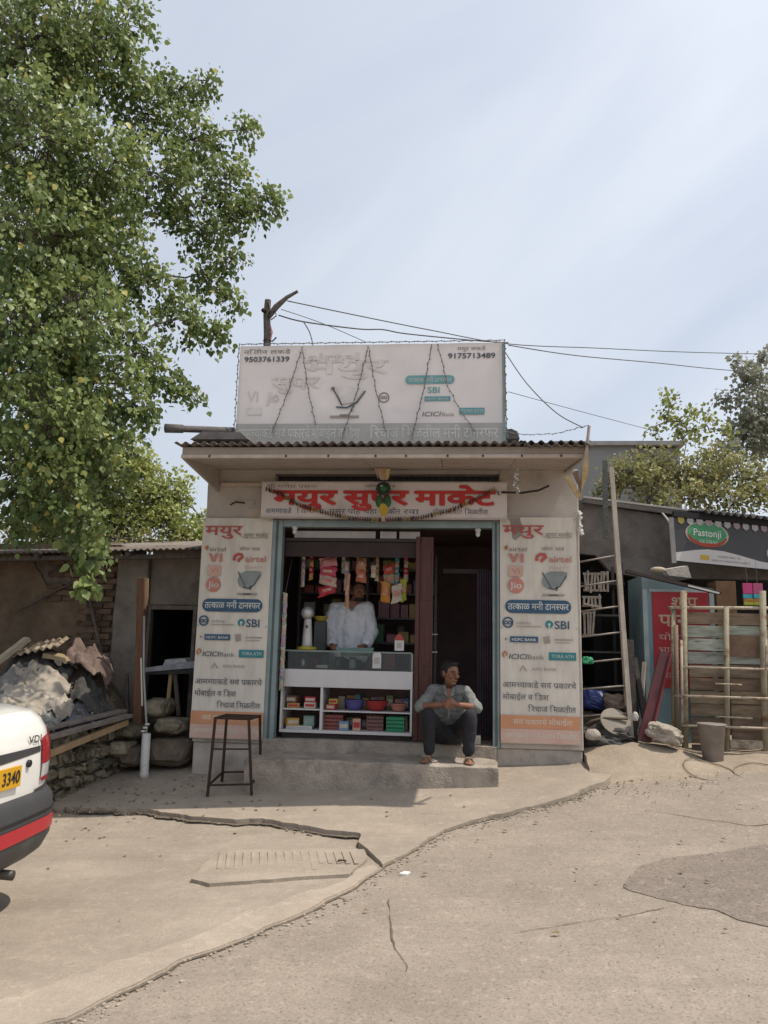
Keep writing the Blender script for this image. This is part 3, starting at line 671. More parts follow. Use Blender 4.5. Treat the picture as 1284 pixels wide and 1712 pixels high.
# scraps of tape and a bracket on the wall left of the sign
MB().bb(-1.62, -1.40, -.012, -.002, 2.93, 2.985).build('tape_strip', M('old_tape', (.50, .44, .38)), sh); MB().bb(-1.46, -1.30, -.011, -.003, 2.79, 2.90).build('tape_strip', M('old_paper', (.52, .43, .35)), sh)
MB().tube([(-1.66, -.03, 2.93), (-1.60, -.04, 2.96), (-1.5, -.03, 2.95)], .008).build('wire_hook', BLACK, sh)

# billboard on the roof
BY = -.60; BX0, BX1, BZ0, BZ1 = -1.475, 1.21, 3.44, 4.495
bbd = empty('rooftop_billboard', (0, BY, BZ0), 'faded white billboard standing on the shop roof with phone numbers', 'billboard')
BV = M('billboard_vinyl', (.76, .70, .67), (.71, .65, .625), 1.1, .5, .04, 4, dirt=(.62, .56, .53), dscale=1.2, dpos=(.5, .85))
vs_ = []
for j in range(13):
    for i in range(31): vs_.append((BX0+(BX1-BX0)*i/30, BY-.004*math.sin(i*.9)*math.sin(j*.35), BZ0+(BZ1-BZ0)*j/12))
MB().add(vs_, [(j*31+i, j*31+i+1, (j+1)*31+i+1, (j+1)*31+i) for j in range(12) for i in range(30)]).build('sheet', BV, bbd, True)
FRM = M('frame_grey', (.30, .30, .295), (.22, .22, .22), 8, .6, metal=.4)
f_ = MB()
for z in (BZ0, (BZ0+BZ1)/2, BZ1-.03): f_.bb(BX0, BX1, BY+.012, BY+.042, z, z+.03)
for x in (BX0, -.6, .3, BX1-.03): f_.bb(x, x+.03, BY+.043, BY+.073, BZ0-.02, BZ1)
f_.build('frame', FRM, bbd)
for x in (BX0+.1, BX1-.12): MB().bar((x, BY+.09, BZ1-.1), (x, BY+.75, BZ0+.02), .03).build('strut', FRM, bbd)
MB().bb(BX1+.001, BX1+.03, BY-.012, BY+.05, BZ0, BZ1).build('edge_strip', M('edge_teal', (.28, .36, .34)), bbd)
BF = BY-.008
BAND = M('band_grey', (.42, .405, .375), (.37, .355, .33), 4, .6)
zb_ = 3.659
rect(BX0, BX1, BZ0, zb_, BF, BAND, bbd, 'printed_band', .0)
letters('आम~चयाकडे सव^ प_कारचे मोबाईल व िडश', BX0+.03, -0.201, zb_-.150, .10, BF-.003, PRW, bbd, .012); letters('िरचाज^ िमळतील मनी ट_ान~सफर', -0.105, BX1-.04, zb_-.150, .10, BF-.003, PRW, bbd, .012)
letters('9503761339', -1.423, -0.952, 4.322, .052, BF, INKD, bbd, .02); letters('नितीन लकडे', -1.434, -0.943, 4.406, .042, BF, INKG, bbd, 0)
letters('9175713489', 0.669, 1.140, 4.332, .052, BF, INKD, bbd, .02); letters('मयुर लकडे', 0.764, 1.045, 4.415, .036, BF, INKG, bbd, 0)
INKTF = M('ink_teal_faded', (.16, .36, .37), (.12, .31, .33), 7, .6); GHOST = M('ink_ghost', (.725, .665, .635), rough=.6); GHOST2 = M('ink_ghost_rose', (.735, .67, .64), rough=.6)
pill(0.245, 0.736, 4.067, 4.155, BF, INKTF, bbd); letters('त~तकाळ मनी ट_ान~सफर', 0.275, 0.707, 4.085, .045, BF-.003, PRW, bbd)
letters('SBI', 0.469, 0.588, 3.972, .06, BF, INKTF, bbd, .012)
rect(0.440, 0.696, 3.885, 3.935, BF, INKTF, bbd); letters('HDFC BANK', 0.458, 0.678, 3.897, .022, BF-.003, PRW, bbd)
letters('ICICI', 0.418, 0.597, 3.730, .045, BF, INKG, bbd, .012, shear=.2); letters('Bank', 0.614, 0.739, 3.729, .038, BF, FAINT, bbd)
rect(0.786, 1.033, 3.746, 3.814, BF, INKTF, bbd); letters('TORA ATM', 0.804, 1.016, 3.765, .03, BF-.003, PRW, bbd)
cx_, cz_ = 0.031, 3.927; disc(cx_, cz_, .055, BF, INKG, bbd, r0=.043); disc(cx_-.017, cz_, .017, BF, INKG, bbd, r0=.008); disc(cx_+.017, cz_, .017, BF, INKG, bbd, r0=.008)
# shopping cart print and ghost marks of the bleached lettering
q = [(-0.489, 4.026), (-0.391, 3.849), (-0.451, 3.830), (-0.342, 3.823), (-0.240, 3.879), (-0.158, 3.998)]
stroke(q[:2], .014, BF, INKD, bbd); stroke(q[2:], .016, BF, INKD, bbd, .003); stroke([(q[4][0]-.03, q[4][1]-.02), (q[4][0]-.06, q[4][1]-.10)], .018, BF, INKD, bbd, .004)
disc(q[0][0], q[0][1], .02, BF, INKG, bbd); poly([(q[0][0]+.03, q[0][1]+.02), (q[5][0]-.02, q[5][1]+.02), (q[4][0]-.02, q[4][1]), (q[1][0], q[1][1]+.01)], BF, GHOST, bbd, d=.0008)
rect(-0.509, -0.217, 3.717, 3.742, BF, FAINT, bbd); rect(-0.412, -0.309, 3.729, 3.754, BF, INKG, bbd, d=.002)
letters('airtel', -0.761, -0.236, 4.320, .09, BF, GHOST, bbd, .012); letters('मयुर', -0.787, 0.073, 4.185, .15, BF, GHOST2, bbd, .012)
letters('Vi', -1.375, -1.256, 3.893, .11, BF, GHOST, bbd, .012); letters('Jio', -1.169, -1.045, 3.892, .11, BF, GHOST2, bbd, .012); rect(-1.361, -1.212, 3.754, 3.830, BF, GHOST, bbd)
letters('सुपर', -1.122, -0.626, 4.029, .13, BF, GHOST2, bbd, .012)

# strings of small lamps on the billboard
WIRE = M('lamp_wire', (.17, .17, .16), (.11, .11, .10), 20, .7); LAMP = M('lamp_bead', (.22, .22, .21), rough=.4)
def lampstring(name, pts, label, step=.045, r=.0045, br=.011, wavy=.004, group='lamp strings on the billboard'):
    P_ = [Vector(p) for p in pts]; out = []; mb2 = MB(); acc = 0; k = 0
    for a, b in zip(P_[:-1], P_[1:]):
        n = max(1, int((b-a).length/step))
        for i in range(n):
            q = a.lerp(b, i/n); k += 1
            out.append(q+Vector((wavy*math.sin(k*1.9), -abs(wavy)*.5, wavy*math.cos(k*2.3))))
            mb2.ball(out[-1]+Vector((br*.6*(1 if k % 2 else -1), -.004, -br*.3)), (br*.6, br*.6, br), 6, 4)
    out.append(P_[-1])
    root = empty(name, P_[0], label, 'string lights', group)
    MB().tube(out, r, 5).build('cord', WIRE, root); mb2.build('lamps', LAMP, root)['kind'] = 'stuff'
    return root
LY = BY-.03
lampstring('lamp_string', [(BX0-.005, LY, BZ0-.02), (BX0-.005, LY, BZ1+.01), (BX1+.02, LY, BZ1+.012), (BX1+.04, LY, BZ0-.02)], 'string of small lamps running round the edge of the rooftop billboard', .045)
for (a, b, c_), lab in ((( (-1.089,-0.630,3.568), (-0.820,-0.630,4.460), (-0.646,-0.630,3.628)), 'leftmost inverted V of lamp string on the billboard, nearest the first phone number'), (((-0.376,-0.630,3.504), (-0.137,-0.630,4.463), (0.060,-0.630,3.564)), 'middle inverted V of lamp string crossing the cart picture on the billboard'), (((0.317,-0.630,3.495), (0.506,-0.630,4.472), (0.506,-0.630,4.466)), 'right-hand lamp string leg slanting left of the teal pill on the billboard'), (((0.560,-0.630,4.478), (0.666,-0.630,4.036), (0.945,-0.630,3.560)), 'lamp string leg slanting down across the right end of the teal pill')):
    lampstring('lamp_string', [a, lerp(a, b, .5)+Vector((.012 if a[0] < b[0] else 0, 0, -.02)), b, lerp(b, c_, .5)+Vector((-.01, 0, -.02)), c_], lab, .05)

# post with an arm behind the billboard, and the cables it carries
TIMB = M('post_timber', (.17, .145, .125), (.09, .075, .07), 7, .9, .4, 50, stretch=(6, 6, 1))
pp = empty('cable_post', (-1.272,-0.300,4.641), 'rough wooden post with a slanting arm behind the billboard', 'post')
MB().tube([(-1.270,-0.300,4.472), (-1.277,-0.300,4.744), (-1.296,-0.300,4.984), (-1.290,-0.300,5.143)], [.042, .04, .038, .035], 8).build('upright', TIMB, pp)
MB().tube([(-1.269,-0.320,4.940), (-1.186,-0.330,5.051), (-1.073,-0.330,5.158), (-0.958,-0.330,5.225)], [.03, .034, .022, .016], 7).build('arm', TIMB, pp)
MB().tube([(-1.275,-0.330,5.108), (-1.242,-0.360,4.990), (-1.260,-0.350,4.906)], .012, 6).build('wire_loop', BLACK, pp)
MB().tube([(-1.233,-0.350,4.892), (-1.174,-0.360,4.934), (-1.192,-0.350,4.993), (-1.233,-0.340,4.971)], .006, 6).build('wire_loop', BLACK, pp)
MB().tube([(-1.303,-0.360,4.651), (-1.256,-0.370,4.673), (-1.208,-0.350,4.647), (-1.162,-0.360,4.689)], .008, 6).build('wire_wrap', BLACK, pp)
MB().tube([(-1.236,-0.350,4.824), (-1.211,-0.360,4.751), (-1.226,-0.360,4.663)], .009, 6).build('wire_wrap', M('pink_flex', (.42, .20, .20)), pp)
MB().ball((-1.314,-0.360,4.998), (.03, .03, .025), 8, 5).build('insulator', BLACK, pp)
CAB = M('cable_black', (.09, .09, .09), rough=.6)
def cable(pts, r, label): 
    P_ = [Vector(p) for p in pts]; out = []
    for i in range(len(P_)-1):
        p0, p1, p2, p3 = P_[max(i-1, 0)], P_[i], P_[i+1], P_[min(i+2, len(P_)-1)]
        for k in range(6):
            t = k/6; out.append(.5*((2*p1)+(-p0+p2)*t+(2*p0-5*p1+4*p2-p3)*t*t+(-p0+3*p1-3*p2+p3)*t**3))
    out.append(P_[-1]); return MB().tube(out, r, 6).build('cable', CAB, smooth=True, label=label, cat='cable', group='overhead cables from the roof post')
cable([(-1.071,-0.330,5.117), (-0.330,-0.000,5.080), (0.446,0.600,5.156), (1.400,1.300,5.257), (2.709,2.400,5.626), (4.072,3.500,5.993), (5.858,4.600,6.365), (8.653,6.000,6.834)], .006, 'uppermost overhead cable running from the post arm to the right edge of the picture')
cable([(-1.153,-0.340,4.949), (-0.884,-0.300,4.887), (-0.326,0.000,4.925), (-0.091,0.300,5.043), (0.157,0.700,5.158), (0.947,1.100,5.229), (1.400,1.300,5.273)], .0075, 'thick overhead cable sagging from the post to the billboard top corner')
cable([(1.397,1.250,5.220), (2.350,2.200,5.447), (3.799,3.500,5.815), (5.402,4.800,6.155), (9.170,7.000,6.687)], .0065, 'overhead cable leaving the billboard corner and dropping towards the right-hand tree')
cable([(-0.884,-0.300,4.880), (-0.820,-0.340,4.773), (-0.772,-0.400,4.653), (-0.728,-0.500,4.505)], .006, 'short cable dropping from the sagging line onto the billboard top')
cable([(-1.140,-0.300,5.036), (-0.769,0.200,5.084), (-0.343,0.800,5.101)], .004, 'thin faint wire slanting from the post behind the billboard')
cable([(1.227,-0.550,4.437), (1.431,-0.750,4.016), (1.679,-1.000,3.635), (1.891,-1.180,3.438)], .005, 'cable slanting down from the billboard corner to the roof corner stick')
cable([(1.390,1.200,4.593), (2.365,2.400,4.737), (3.940,4.200,4.931)], .004, 'thin faint wire running behind the billboard towards the grey house')

# ---------------------------------------------------------------- decorations over the door
def garland(name, pts, label, mats, r=.018, step=.026, cat='garland', group=None):
    root = empty(name, pts[0], label, cat, group); P_ = [Vector(p) for p in pts]
    MB().tube(P_, .004, 5).build('thread', WIRE, root); cols = [MB() for _ in mats]; k = 0
    for a, b in zip(P_[:-1], P_[1:]):
        n = max(1, int((b-a).length/step))
        for i in range(n):
            q = a.lerp(b, i/n); k += 1; c = cols[(k//3) % len(mats)] if len(mats) > 1 else cols[0]
            d = (b-a).normalized(); s_ = Vector((0, 0, 1)) if abs(d.z) < .8 else Vector((1, 0, 0))
            c.bar(q+s_*r*1.2+Vector((0, -.012, 0)), q-s_*r*1.2+Vector((rnd(-.01, .01), -.014, 0)), r*.55, r*.9)
    for c, m_ in zip(cols, mats):
        if c.v: c.build('petals', m_, root)['kind'] = 'stuff'
    return root
GB = M('garland_dark', (.05, .03, .025)); GR = M('garland_rust', (.17, .055, .03)); GY = M('garland_gold', (.33, .22, .05), (.25, .15, .04), 30)
GYy = SY-.03
gp = [(-1.235,-0.160,3.075), (-1.078,-0.160,3.024), (-0.914,-0.160,2.922), (-0.625,-0.160,2.829), (-0.308,-0.160,2.767), (0.005,-0.160,2.751), (0.376,-0.160,2.778), (0.682,-0.160,2.849), (0.927,-0.160,2.957), (1.146,-0.160,3.083), (1.207,-0.160,3.021)]
gl = garland('flower_garland', gp, 'dried flower garland sagging across the red name board', [GB, GR, GB, GY])
MB().tube([(1.219,-0.170,3.050), (1.425,-0.170,3.044), (1.594,-0.170,3.070), (1.703,-0.170,3.120)], .012, 6).build('dark_rope', GB, smooth=True, label='short dark rope curving off the right end of the name board', cat='rope')
# bird-shaped charm hanging over the middle of the board
GRN = M('charm_green', (.035, .13, .05), (.02, .08, .035), 20, .6); GRD = M('charm_dark', (.03, .06, .045), (.05, .04, .04), 30)
ch = empty('hanging_charm', (0.017,-0.250,2.860), 'green tasselled lucky charm hanging in front of the name board', 'charm')
MB().tube([(-0.094,-0.250,3.333), (-0.046,-0.250,3.174), (0.008,-0.250,3.263), (0.135,-0.250,3.415), (0.170,-0.250,3.556)], .005, 5).build('string', M('string_white', (.55, .52, .48)), ch)
MB().prism([(-0.073,-0.260,3.279), (0.076,-0.260,3.280), (0.054,-0.260,3.159), (-0.020,-0.260,3.159)], (0, .02, 0)).build('paper_fan', M('paper_cream', (.50, .38, .28), (.42, .20, .18), 14), ch)
MB().prism([(0.034,-0.270,3.271), (0.078,-0.270,3.271), (0.067,-0.270,3.170), (0.036,-0.270,3.170)], (0, .008, 0)).build('paper_strip', M('paper_yellow', (.55, .45, .18)), ch)
mb = MB()
for k in range(14):
    a = 2*math.pi*k/14; c0 = Vector((0.013,-0.260,3.065)); mb.ball(c0+Vector((.058*math.cos(a), -.01*math.sin(a*3), .055*math.sin(a))), (.022, .02, .022), 6, 4)
mb.build('upper_pompom', GRD, ch); MB().ball((0.016,-0.290,3.065), (.042, .035, .040), 10, 6).build('pompom_core', GRN, ch, True)
MB().ball((0.000,-0.325,3.082), (.014, .006, .009), 8, 5).build('bead', M('bead_white', (.55, .55, .5)), ch)
for s_, x in ((-1, 632), (1, 650)):
    MB().ball((0.016+s_*.042, -.26, 2.933), (.040, .03, .068), 10, 7).build('tassel', GRN, ch, True)
MB().prism([(-0.012,-0.280,2.904), (0.049,-0.280,2.905), (0.075,-0.280,2.836), (0.046,-0.280,2.780), (-0.003,-0.280,2.780), (-0.029,-0.280,2.836)], (0, .012, 0)).build('flower_tip', M('flower_yellow', (.55, .38, .05)), ch)
MB().prism([(0.002,-0.270,2.782), (0.039,-0.270,2.782), (0.040,-0.270,2.720), (0.003,-0.270,2.720)], (0, .006, 0)).build('paper_tail', M('paper_cream', (.5, .38, .28)), ch)
# silver foil tassel right of the board
mb = MB(); t0 = Vector((1.321,-0.900,3.129))
for k in range(26):
    a = t0+Vector((rnd(-.025, .025), rnd(-.02, .02), -k*.0095)); mb.box(a, (rnd(.01, .035), .004, .012), (rnd(-1, 1), rnd(-1, 1), rnd(-1, 1)))
mb.build('foil_tassel', M('foil', (.62, .60, .58), metal=.7, rough=.35), label='silver foil tassel hanging right of the name board', cat='tassel')
# palm broom, sticks and bunting tied at the right roof corner
STRAW = M('straw', (.44, .32, .15), (.33, .22, .10), 20, .85); PALE = M('pale_stick', (.44, .38, .32), (.30, .25, .21), 10, .85)
kb = empty('corner_stick', (1.891,-1.100,2.824), 'pale leaning stick with folded straw fans tied at the right roof corner', 'stick')
MB().tube([(1.941,-1.200,3.448), (1.915,-1.200,3.239), (1.882,-1.150,3.032), (1.880,-1.000,2.816)], [.014, .016, .016, .012], 6).build('stick', PALE, kb)
MB().prism([(1.914,-1.180,3.288), (1.940,-1.180,3.277), (1.923,-1.180,2.998), (1.863,-1.180,2.851), (1.880,-1.180,3.134)], (0, .015, 0)).build('fan_leaf', STRAW, kb)
MB().prism([(1.722,-1.160,2.986), (1.754,-1.160,3.008), (1.865,-1.160,2.823), (1.834,-1.160,2.796)], (0, .015, 0)).build('fan_leaf', STRAW, kb)
MB().prism([(1.794,-1.140,3.034), (1.842,-1.140,3.056), (1.869,-1.140,2.860)], (0, .015, 0)).build('fan_leaf', M('straw_brown', (.22, .13, .09)), kb)
lampstring('bunting', [(1.214,-0.700,3.539), (1.417,-0.850,3.466), (1.676,-1.000,3.434), (1.936,-1.200,3.454)], 'thin beaded string drooping along the right end of the tin roof', .035, .003, .008, group=None)
mb = MB(); c0 = Vector((2.020,-0.060,2.869))
for k in range(16): mb.ball(c0+Vector((rnd(-.018, .018), rnd(-.01, .01), -k*.015)), (rnd(.012, .026), .014, rnd(.012, .024)), 7, 5)
mb.build('cloth_knot', M('white_cloth', (.62, .60, .57), (.5, .48, .45), 20), smooth=True, label='knotted white cloth strip tied at the top corner of the right banner', cat='cloth')
for nm, a, lab in (('eye_bulb', (-0.943,-0.030,2.676), 'small white bulb fitting at the left end of the shutter head'), ('eye_bulb', (0.985,-0.030,2.666), 'small round bulb fitting at the right end of the shutter head')):
    r_ = empty('bulb_fitting', a, lab, 'bulb'); MB().lathe(a, [(.022, -.03), (.022, -.005), (.03, .0), (.03, .02), (.02, .03)], 12).build('holder', M('bulb_white', (.55, .54, .52)), r_); MB().ball(V(a)-Vector((0, .0, .035)), (.024, .024, .028), 10, 6).build('bulb', M('bulb_glass', (.6, .6, .6), rough=.2), r_, True)

# ================================================================ figures
def capsule(mb, a, ra, b, rb, n=12):
    a, b = Vector(a), Vector(b); d = b-a; L_ = d.length
    if L_ < 1e-5: return mb.ball(a, ra, n, 8)
    R_ = d.to_track_quat('Z', 'Y').to_matrix()
    prof = [(max(.0005, ra*math.cos(t)), -ra*math.sin(t)) for t in [math.pi/2*(1-i/4) for i in range(4)]]
    prof += [(ra, 0), (rb, L_)]+[(max(.0005, rb*math.cos(t)), L_+rb*math.sin(t)) for t in [math.pi/2*i/4 for i in range(1, 5)]]
    return mb.lathe(a, prof, n, R_)
def limb(mb, pts, rs):
    for i in range(len(pts)-1): capsule(mb, pts[i], rs[i], pts[i+1], rs[i+1])
def ell(mb, c, r, rot=None, n=14, m=9):
    t = MB().ball((0, 0, 0), r, n, m); R_ = rot if rot is not None else Matrix.Identity(3)
    mb.add([R_ @ Vector(v)+Vector(c) for v in t.v], t.f)
def organic(name, mb, voxel, mat, parent, smooth=4, **tags):
    """fuse overlapping solids into one continuous skin"""
    me = bpy.data.meshes.new(name); me.from_pydata(mb.v, [], mb.f)
    ob = bpy.data.objects.new(name, me); COL.objects.link(ob)
    rm = ob.modifiers.new('r', 'REMESH'); rm.mode = 'VOXEL'; rm.voxel_size = voxel
    sm = ob.modifiers.new('s', 'SMOOTH'); sm.factor = .5; sm.iterations = smooth
    out = bpy.data.meshes.new_from_object(ob.evaluated_get(bpy.context.evaluated_depsgraph_get()))
    bpy.data.objects.remove(ob); bpy.data.meshes.remove(me); out.name = name; out.materials.clear()
    return link(name, out, mat, parent, True, **tags)
SKIN = M('skin', (.235, .11, .065), (.19, .085, .05), 12, .5); HAIR = M('hair_black', (.012, .010, .010), rough=.5, bump=.5, bscale=180)
SHIRT = M('grey_shirt', (.215, .22, .21), (.15, .155, .148), 9, .85, .6, 28); TROU = M('black_trousers', (.014, .014, .018), (.022, .022, .028), 6, .85, .3, 25)
def head(body, hair, c, f, s=1.0):
    """head with brow, nose, lips, chin and ears; f = facing direction"""
    f = Vector(f).normalized(); side = f.cross(Vector((0, 0, 1))).normalized(); u_ = side.cross(f)
    R_ = Matrix((side, f, u_)).transposed(); c = Vector(c)
    def at(a, b, d): return c+R_ @ Vector((a*s, b*s, d*s))
    ell(body, at(0, -.008, .022), (.073*s, .090*s, .086*s), R_); ell(body, at(0, .018, -.045), (.057*s, .066*s, .066*s), R_)
    ell(body, at(0, .058, -.088), (.026*s, .022*s, .020*s), R_); ell(body, at(0, .078, .022), (.046*s, .012*s, .012*s), R_)
    capsule(body, at(0, .082, .012), .009*s, at(0, .100, -.022), .014*s); ell(body, at(0, .084, -.055), (.024*s, .012*s, .009*s), R_)
    for q in (-1, 1):
        ell(body, at(q*.074, -.005, -.008), (.010*s, .019*s, .030*s), R_); ell(body, at(q*.040, .062, -.020), (.020*s, .018*s, .018*s), R_)
        ell(body, at(q*.014, .090, -.026), (.008*s, .009*s, .007*s), R_)
    ell(hair, at(0, -.022, .050), (.078*s, .090*s, .072*s), R_); ell(hair, at(0, -.060, .0), (.068*s, .048*s, .075*s), R_)
    ell(hair, at(0, .040, .094), (.052*s, .034*s, .022*s), R_)
    for q in (-1, 1): ell(hair, at(q*.067, .010, .030), (.010*s, .024*s, .040*s), R_)
    return at, R_
def hand(body, wrist, palm, fdir, curl, thumb_side, s=1.0):
    """palm, four bent fingers of different length and a thumb leaving the side of the palm"""
    w = Vector(wrist); p = Vector(palm); d = (p-w).normalized(); fd = Vector(fdir).normalized(); cu = Vector(curl).normalized()
    side = Vector(thumb_side).normalized()
    capsule(body, w, .022*s, p, .026*s); ell(body, p, (.034*s, .034*s, .022*s))
    for k, ln in enumerate((.068, .076, .070, .055)):
        r0_ = p+side*(.026-.0175*k)*s+d*.022*s; a = r0_+fd*ln*.5*s; b = a+(fd*.45+cu*.8).normalized()*ln*.33*s; c_ = b+(fd*-.2+cu).normalized()*ln*.25*s
        limb(body, [r0_, a, b, c_], [.0095*s, .0088*s, .008*s, .007*s])
    t0 = p+side*.026*s-d*.018*s; t1 = t0+(side*.8+fd*.7).normalized()*.034*s; t2 = t1+(fd+cu*.4).normalized()*.026*s
    limb(body, [t0, t1, t2], [.012*s, .010*s, .008*s])

# ---- man sitting on the door sill
S = .92
seat = Vector((.69, -.03, .615))
pm = empty('person', (.69, -.10, .52), 'man in grey shirt and black trousers sitting on the door sill, looking right', 'person')
body, hair, shirt, trou = MB(), MB(), MB(), MB()
shL, shR = Vector((.545, -.17, 1.045)), Vector((.86, -.16, 1.045))
elL, elR = Vector((.425, -.40, .905)), Vector((.965, -.40, .912))
wrL, wrR = Vector((.590, -.52, .935)), Vector((.805, -.52, .940))
knL, knR = Vector((.515, -.50, .835)), Vector((.905, -.50, .84)); anL, anR = Vector((.52, -.455, .475)), Vector((.885, -.47, .475))
hpL, hpR = seat+Vector((-.085, 0, 0)), seat+Vector((.085, 0, 0))
neck = Vector((.70, -.195, 1.10)); hc = Vector((.712, -.255, 1.222))
# bare body
ell(body, (.69, -.02, .73), (.10, .065, .12)); ell(body, (.70, -.12, .93), (.11, .055, .12))
capsule(body, (.70, -.15, 1.05), .055, (.707, -.225, 1.15), .047); 
for a, b, c_, w_ in ((shL, elL, wrL, 0), (shR, elR, wrR, 1)): limb(body, [a, b, c_], [.045, .040, .026])
hand(body, wrL, (.665, -.545, .945), (.9, -.25, -.15), (.2, .1, -1), (.1, -.3, 1), .95); hand(body, wrR, (.74, -.56, .955), (-.9, -.15, -.2), (-.2, .1, -1), (-.1, -.3, 1), .95)
for h_, k_, a_, tx in ((hpL, knL, anL, -.03), (hpR, knR, anR, .012)):
    limb(body, [h_, k_, lerp(k_, a_, .35), a_], [.06, .046, .046, .028])
    heel = Vector((a_.x, a_.y+.02, .437)); ball_ = Vector((a_.x+tx, a_.y-.115, .430)); toe = Vector((a_.x+tx*1.4, a_.y-.155, .427))
    limb(body, [a_, heel], [.030, .027]); limb(body, [heel, (a_.x+tx*.5, a_.y-.05, .448), ball_], [.026, .029, .022])
    for t in range(5): capsule(body, ball_+Vector(((t-2)*.015, .01, 0)), .011, ball_+Vector(((t-2)*.017+tx*.3, -.045+.006*abs(t-1.6), -.005)), .009-.0008*abs(t-1))
at_, HR = head(body, hair, hc, (.66, -.74, -.12), 1.04)
ell(hair, at_(0, .074, -.100), (.020, .012, .014), HR); ell(hair, at_(0, .094, -.044), (.026, .006, .005), HR)
bd = organic('body', body, .0058, SKIN, pm, 3)
organic('hair', hair, .006, HAIR, pm, 3)
EYE = M('eye_white', (.32, .28, .25), rough=.4); PUP = M('eye_dark', (.01, .008, .008), rough=.2)
for q in (-1, 1):
    e_ = at_(q*.031, .074, .004); MB().ball(e_-HR @ Vector((0, .003, 0)), (.009, .009, .006), 10, 6).build('eye', EYE, pm, True); MB().ball(at_(q*.031+.003, .083, .003), .0045, 8, 5).build('pupil', PUP, pm, True)
    MB().tube([at_(q*.016, .088, .026), at_(q*.033, .085, .031), at_(q*.050, .070, .026)], .0045, 6).build('eyebrow', HAIR, pm)
# shirt with rolled sleeves, open collar and placket
limb(shirt, [(.60, -.13, 1.0), (.605, -.085, .86), (.615, -.03, .72)], [.085, .088, .085]); limb(shirt, [(.80, -.13, 1.0), (.785, -.085, .86), (.765, -.03, .72)], [.085, .088, .085]); limb(shirt, [(.70, -.15, 1.0), (.695, -.10, .86), (.69, -.035, .72)], [.09, .095, .09])
capsule(shirt, lerp(shL, shR, .12), .062, lerp(shL, shR, .88), .062); limb(shirt, [shL, lerp(shL, elL, .55), lerp(shL, elL, 1.02)], [.060, .052, .052]); limb(shirt, [shR, lerp(shR, elR, .55), lerp(shR, elR, 1.02)], [.060, .052, .052])
limb(shirt, [elL, lerp(elL, wrL, .14)], [.050, .050]); limb(shirt, [elR, lerp(elR, wrR, .14)], [.050, .050])
so_ = organic('shirt', shirt, .008, SHIRT, pm, 3); wobble(so_.data, .014, 9, 3); wobble(so_.data, .008, 24, 4)
CHE = M('collar_shadow', (.16, .075, .042))
MB().prism([(.672, -.262, 1.075), (.735, -.262, 1.075), (.712, -.278, .965), (.700, -.280, .945)], (0, .03, 0)).build('open_neck', SKIN, pm)
MB().prism([(.64, -.245, 1.10), (.668, -.262, 1.105), (.690, -.285, 1.00), (.664, -.278, 1.02)], (0, .010, 0)).build('collar', SHIRT, pm); MB().prism([(.765, -.245, 1.10), (.737, -.262, 1.105), (.716, -.285, 1.00), (.748, -.278, 1.02)], (0, .010, 0)).build('collar', SHIRT, pm)
MB().bar((.702, -.282, .955), (.698, -.232, .79), .016, .006, (0, 1, 0)).build('placket', M('placket', (.25, .26, .28)), pm)
pass
ell(trou, (.69, -.03, .625), (.16, .14, .105)); capsule(trou, hpL+Vector((0, -.10, .02)), .085, hpR+Vector((0, -.10, .02)), .085)
for h_, k_, a_ in ((hpL, knL, anL), (hpR, knR, anR)): limb(trou, [h_, lerp(h_, k_, .5), k_, lerp(k_, a_, .4), lerp(k_, a_, .86)], [.088, .082, .068, .064, .056])
tr_ = organic('trousers', trou, .008, TROU, pm, 3); wobble(tr_.data, .010, 12, 5)
SAN = M('sandal', (.26, .21, .16), (.18, .14, .11), 10, .7)
for a_, tx in ((anL, -.03), (anR, .012)):
    pts = [(a_.x+tx*t+.036*q*math.sin(math.pi*min(1, .25+t*.9)), a_.y+.045-.225*t, .4075) for q, ts in ((1, (0, .2, .5, .8, 1)), (-1, (1, .8, .5, .2, 0))) for t in ts]
    sd = MB().prism(pts, (0, 0, .013)).build('sandal', SAN, pm)
    MB().tube([(a_.x-.042+tx*.6, a_.y-.06, .415), (a_.x-.026+tx*.7, a_.y-.085, .466), (a_.x+.022+tx*.7, a_.y-.085, .468), (a_.x+.044+tx*.6, a_.y-.06, .415)], .012, 6).build('strap', SAN, sd)
    MB().tube([(a_.x-.04, a_.y+.03, .42), (a_.x, a_.y+.062, .445), (a_.x+.04, a_.y+.03, .42)], .007, 6).build('strap', SAN, sd)

# ---- shopkeeper behind the counter
pk = empty('person', (-.42, .80, .515), 'shopkeeper in pale grey shirt standing behind the counter, face in shadow', 'person')
body, hair, shirt, trou = MB(), MB(), MB(), MB(); KY = .78
s1, s2 = Vector((-.615, KY, 1.885)), Vector((-.235, KY, 1.895)); e1, e2 = Vector((-.67, KY-.06, 1.62)), Vector((-.185, KY-.06, 1.62)); w1, w2 = Vector((-.60, KY-.26, 1.475)), Vector((-.215, KY-.26, 1.475))
ell(body, (-.43, KY, 1.45), (.13, .09, .2)); ell(body, (-.43, KY, 1.75), (.15, .09, .18)); capsule(body, (-.42, KY, 1.88), .06, (-.355, KY-.06, 2.02), .055)
for a, b, c_ in ((s1, e1, w1), (s2, e2, w2)): limb(body, [a, b, c_], [.045, .04, .027])
hand(body, w1, w1+Vector((.03, -.08, -.012)), (.2, -1, -.1), (0, -.3, -1), (1, 0, .1), 1.0); hand(body, w2, w2+Vector((-.03, -.08, -.012)), (-.2, -1, -.1), (0, -.3, -1), (-1, 0, .1), 1.0)
for q in (-1, 1): limb(body, [(-.43+q*.09, KY, 1.35), (-.43+q*.10, KY, .95), (-.43+q*.10, KY+.03, .58), (-.43+q*.10, KY-.12, .545)], [.07, .05, .036, .03])
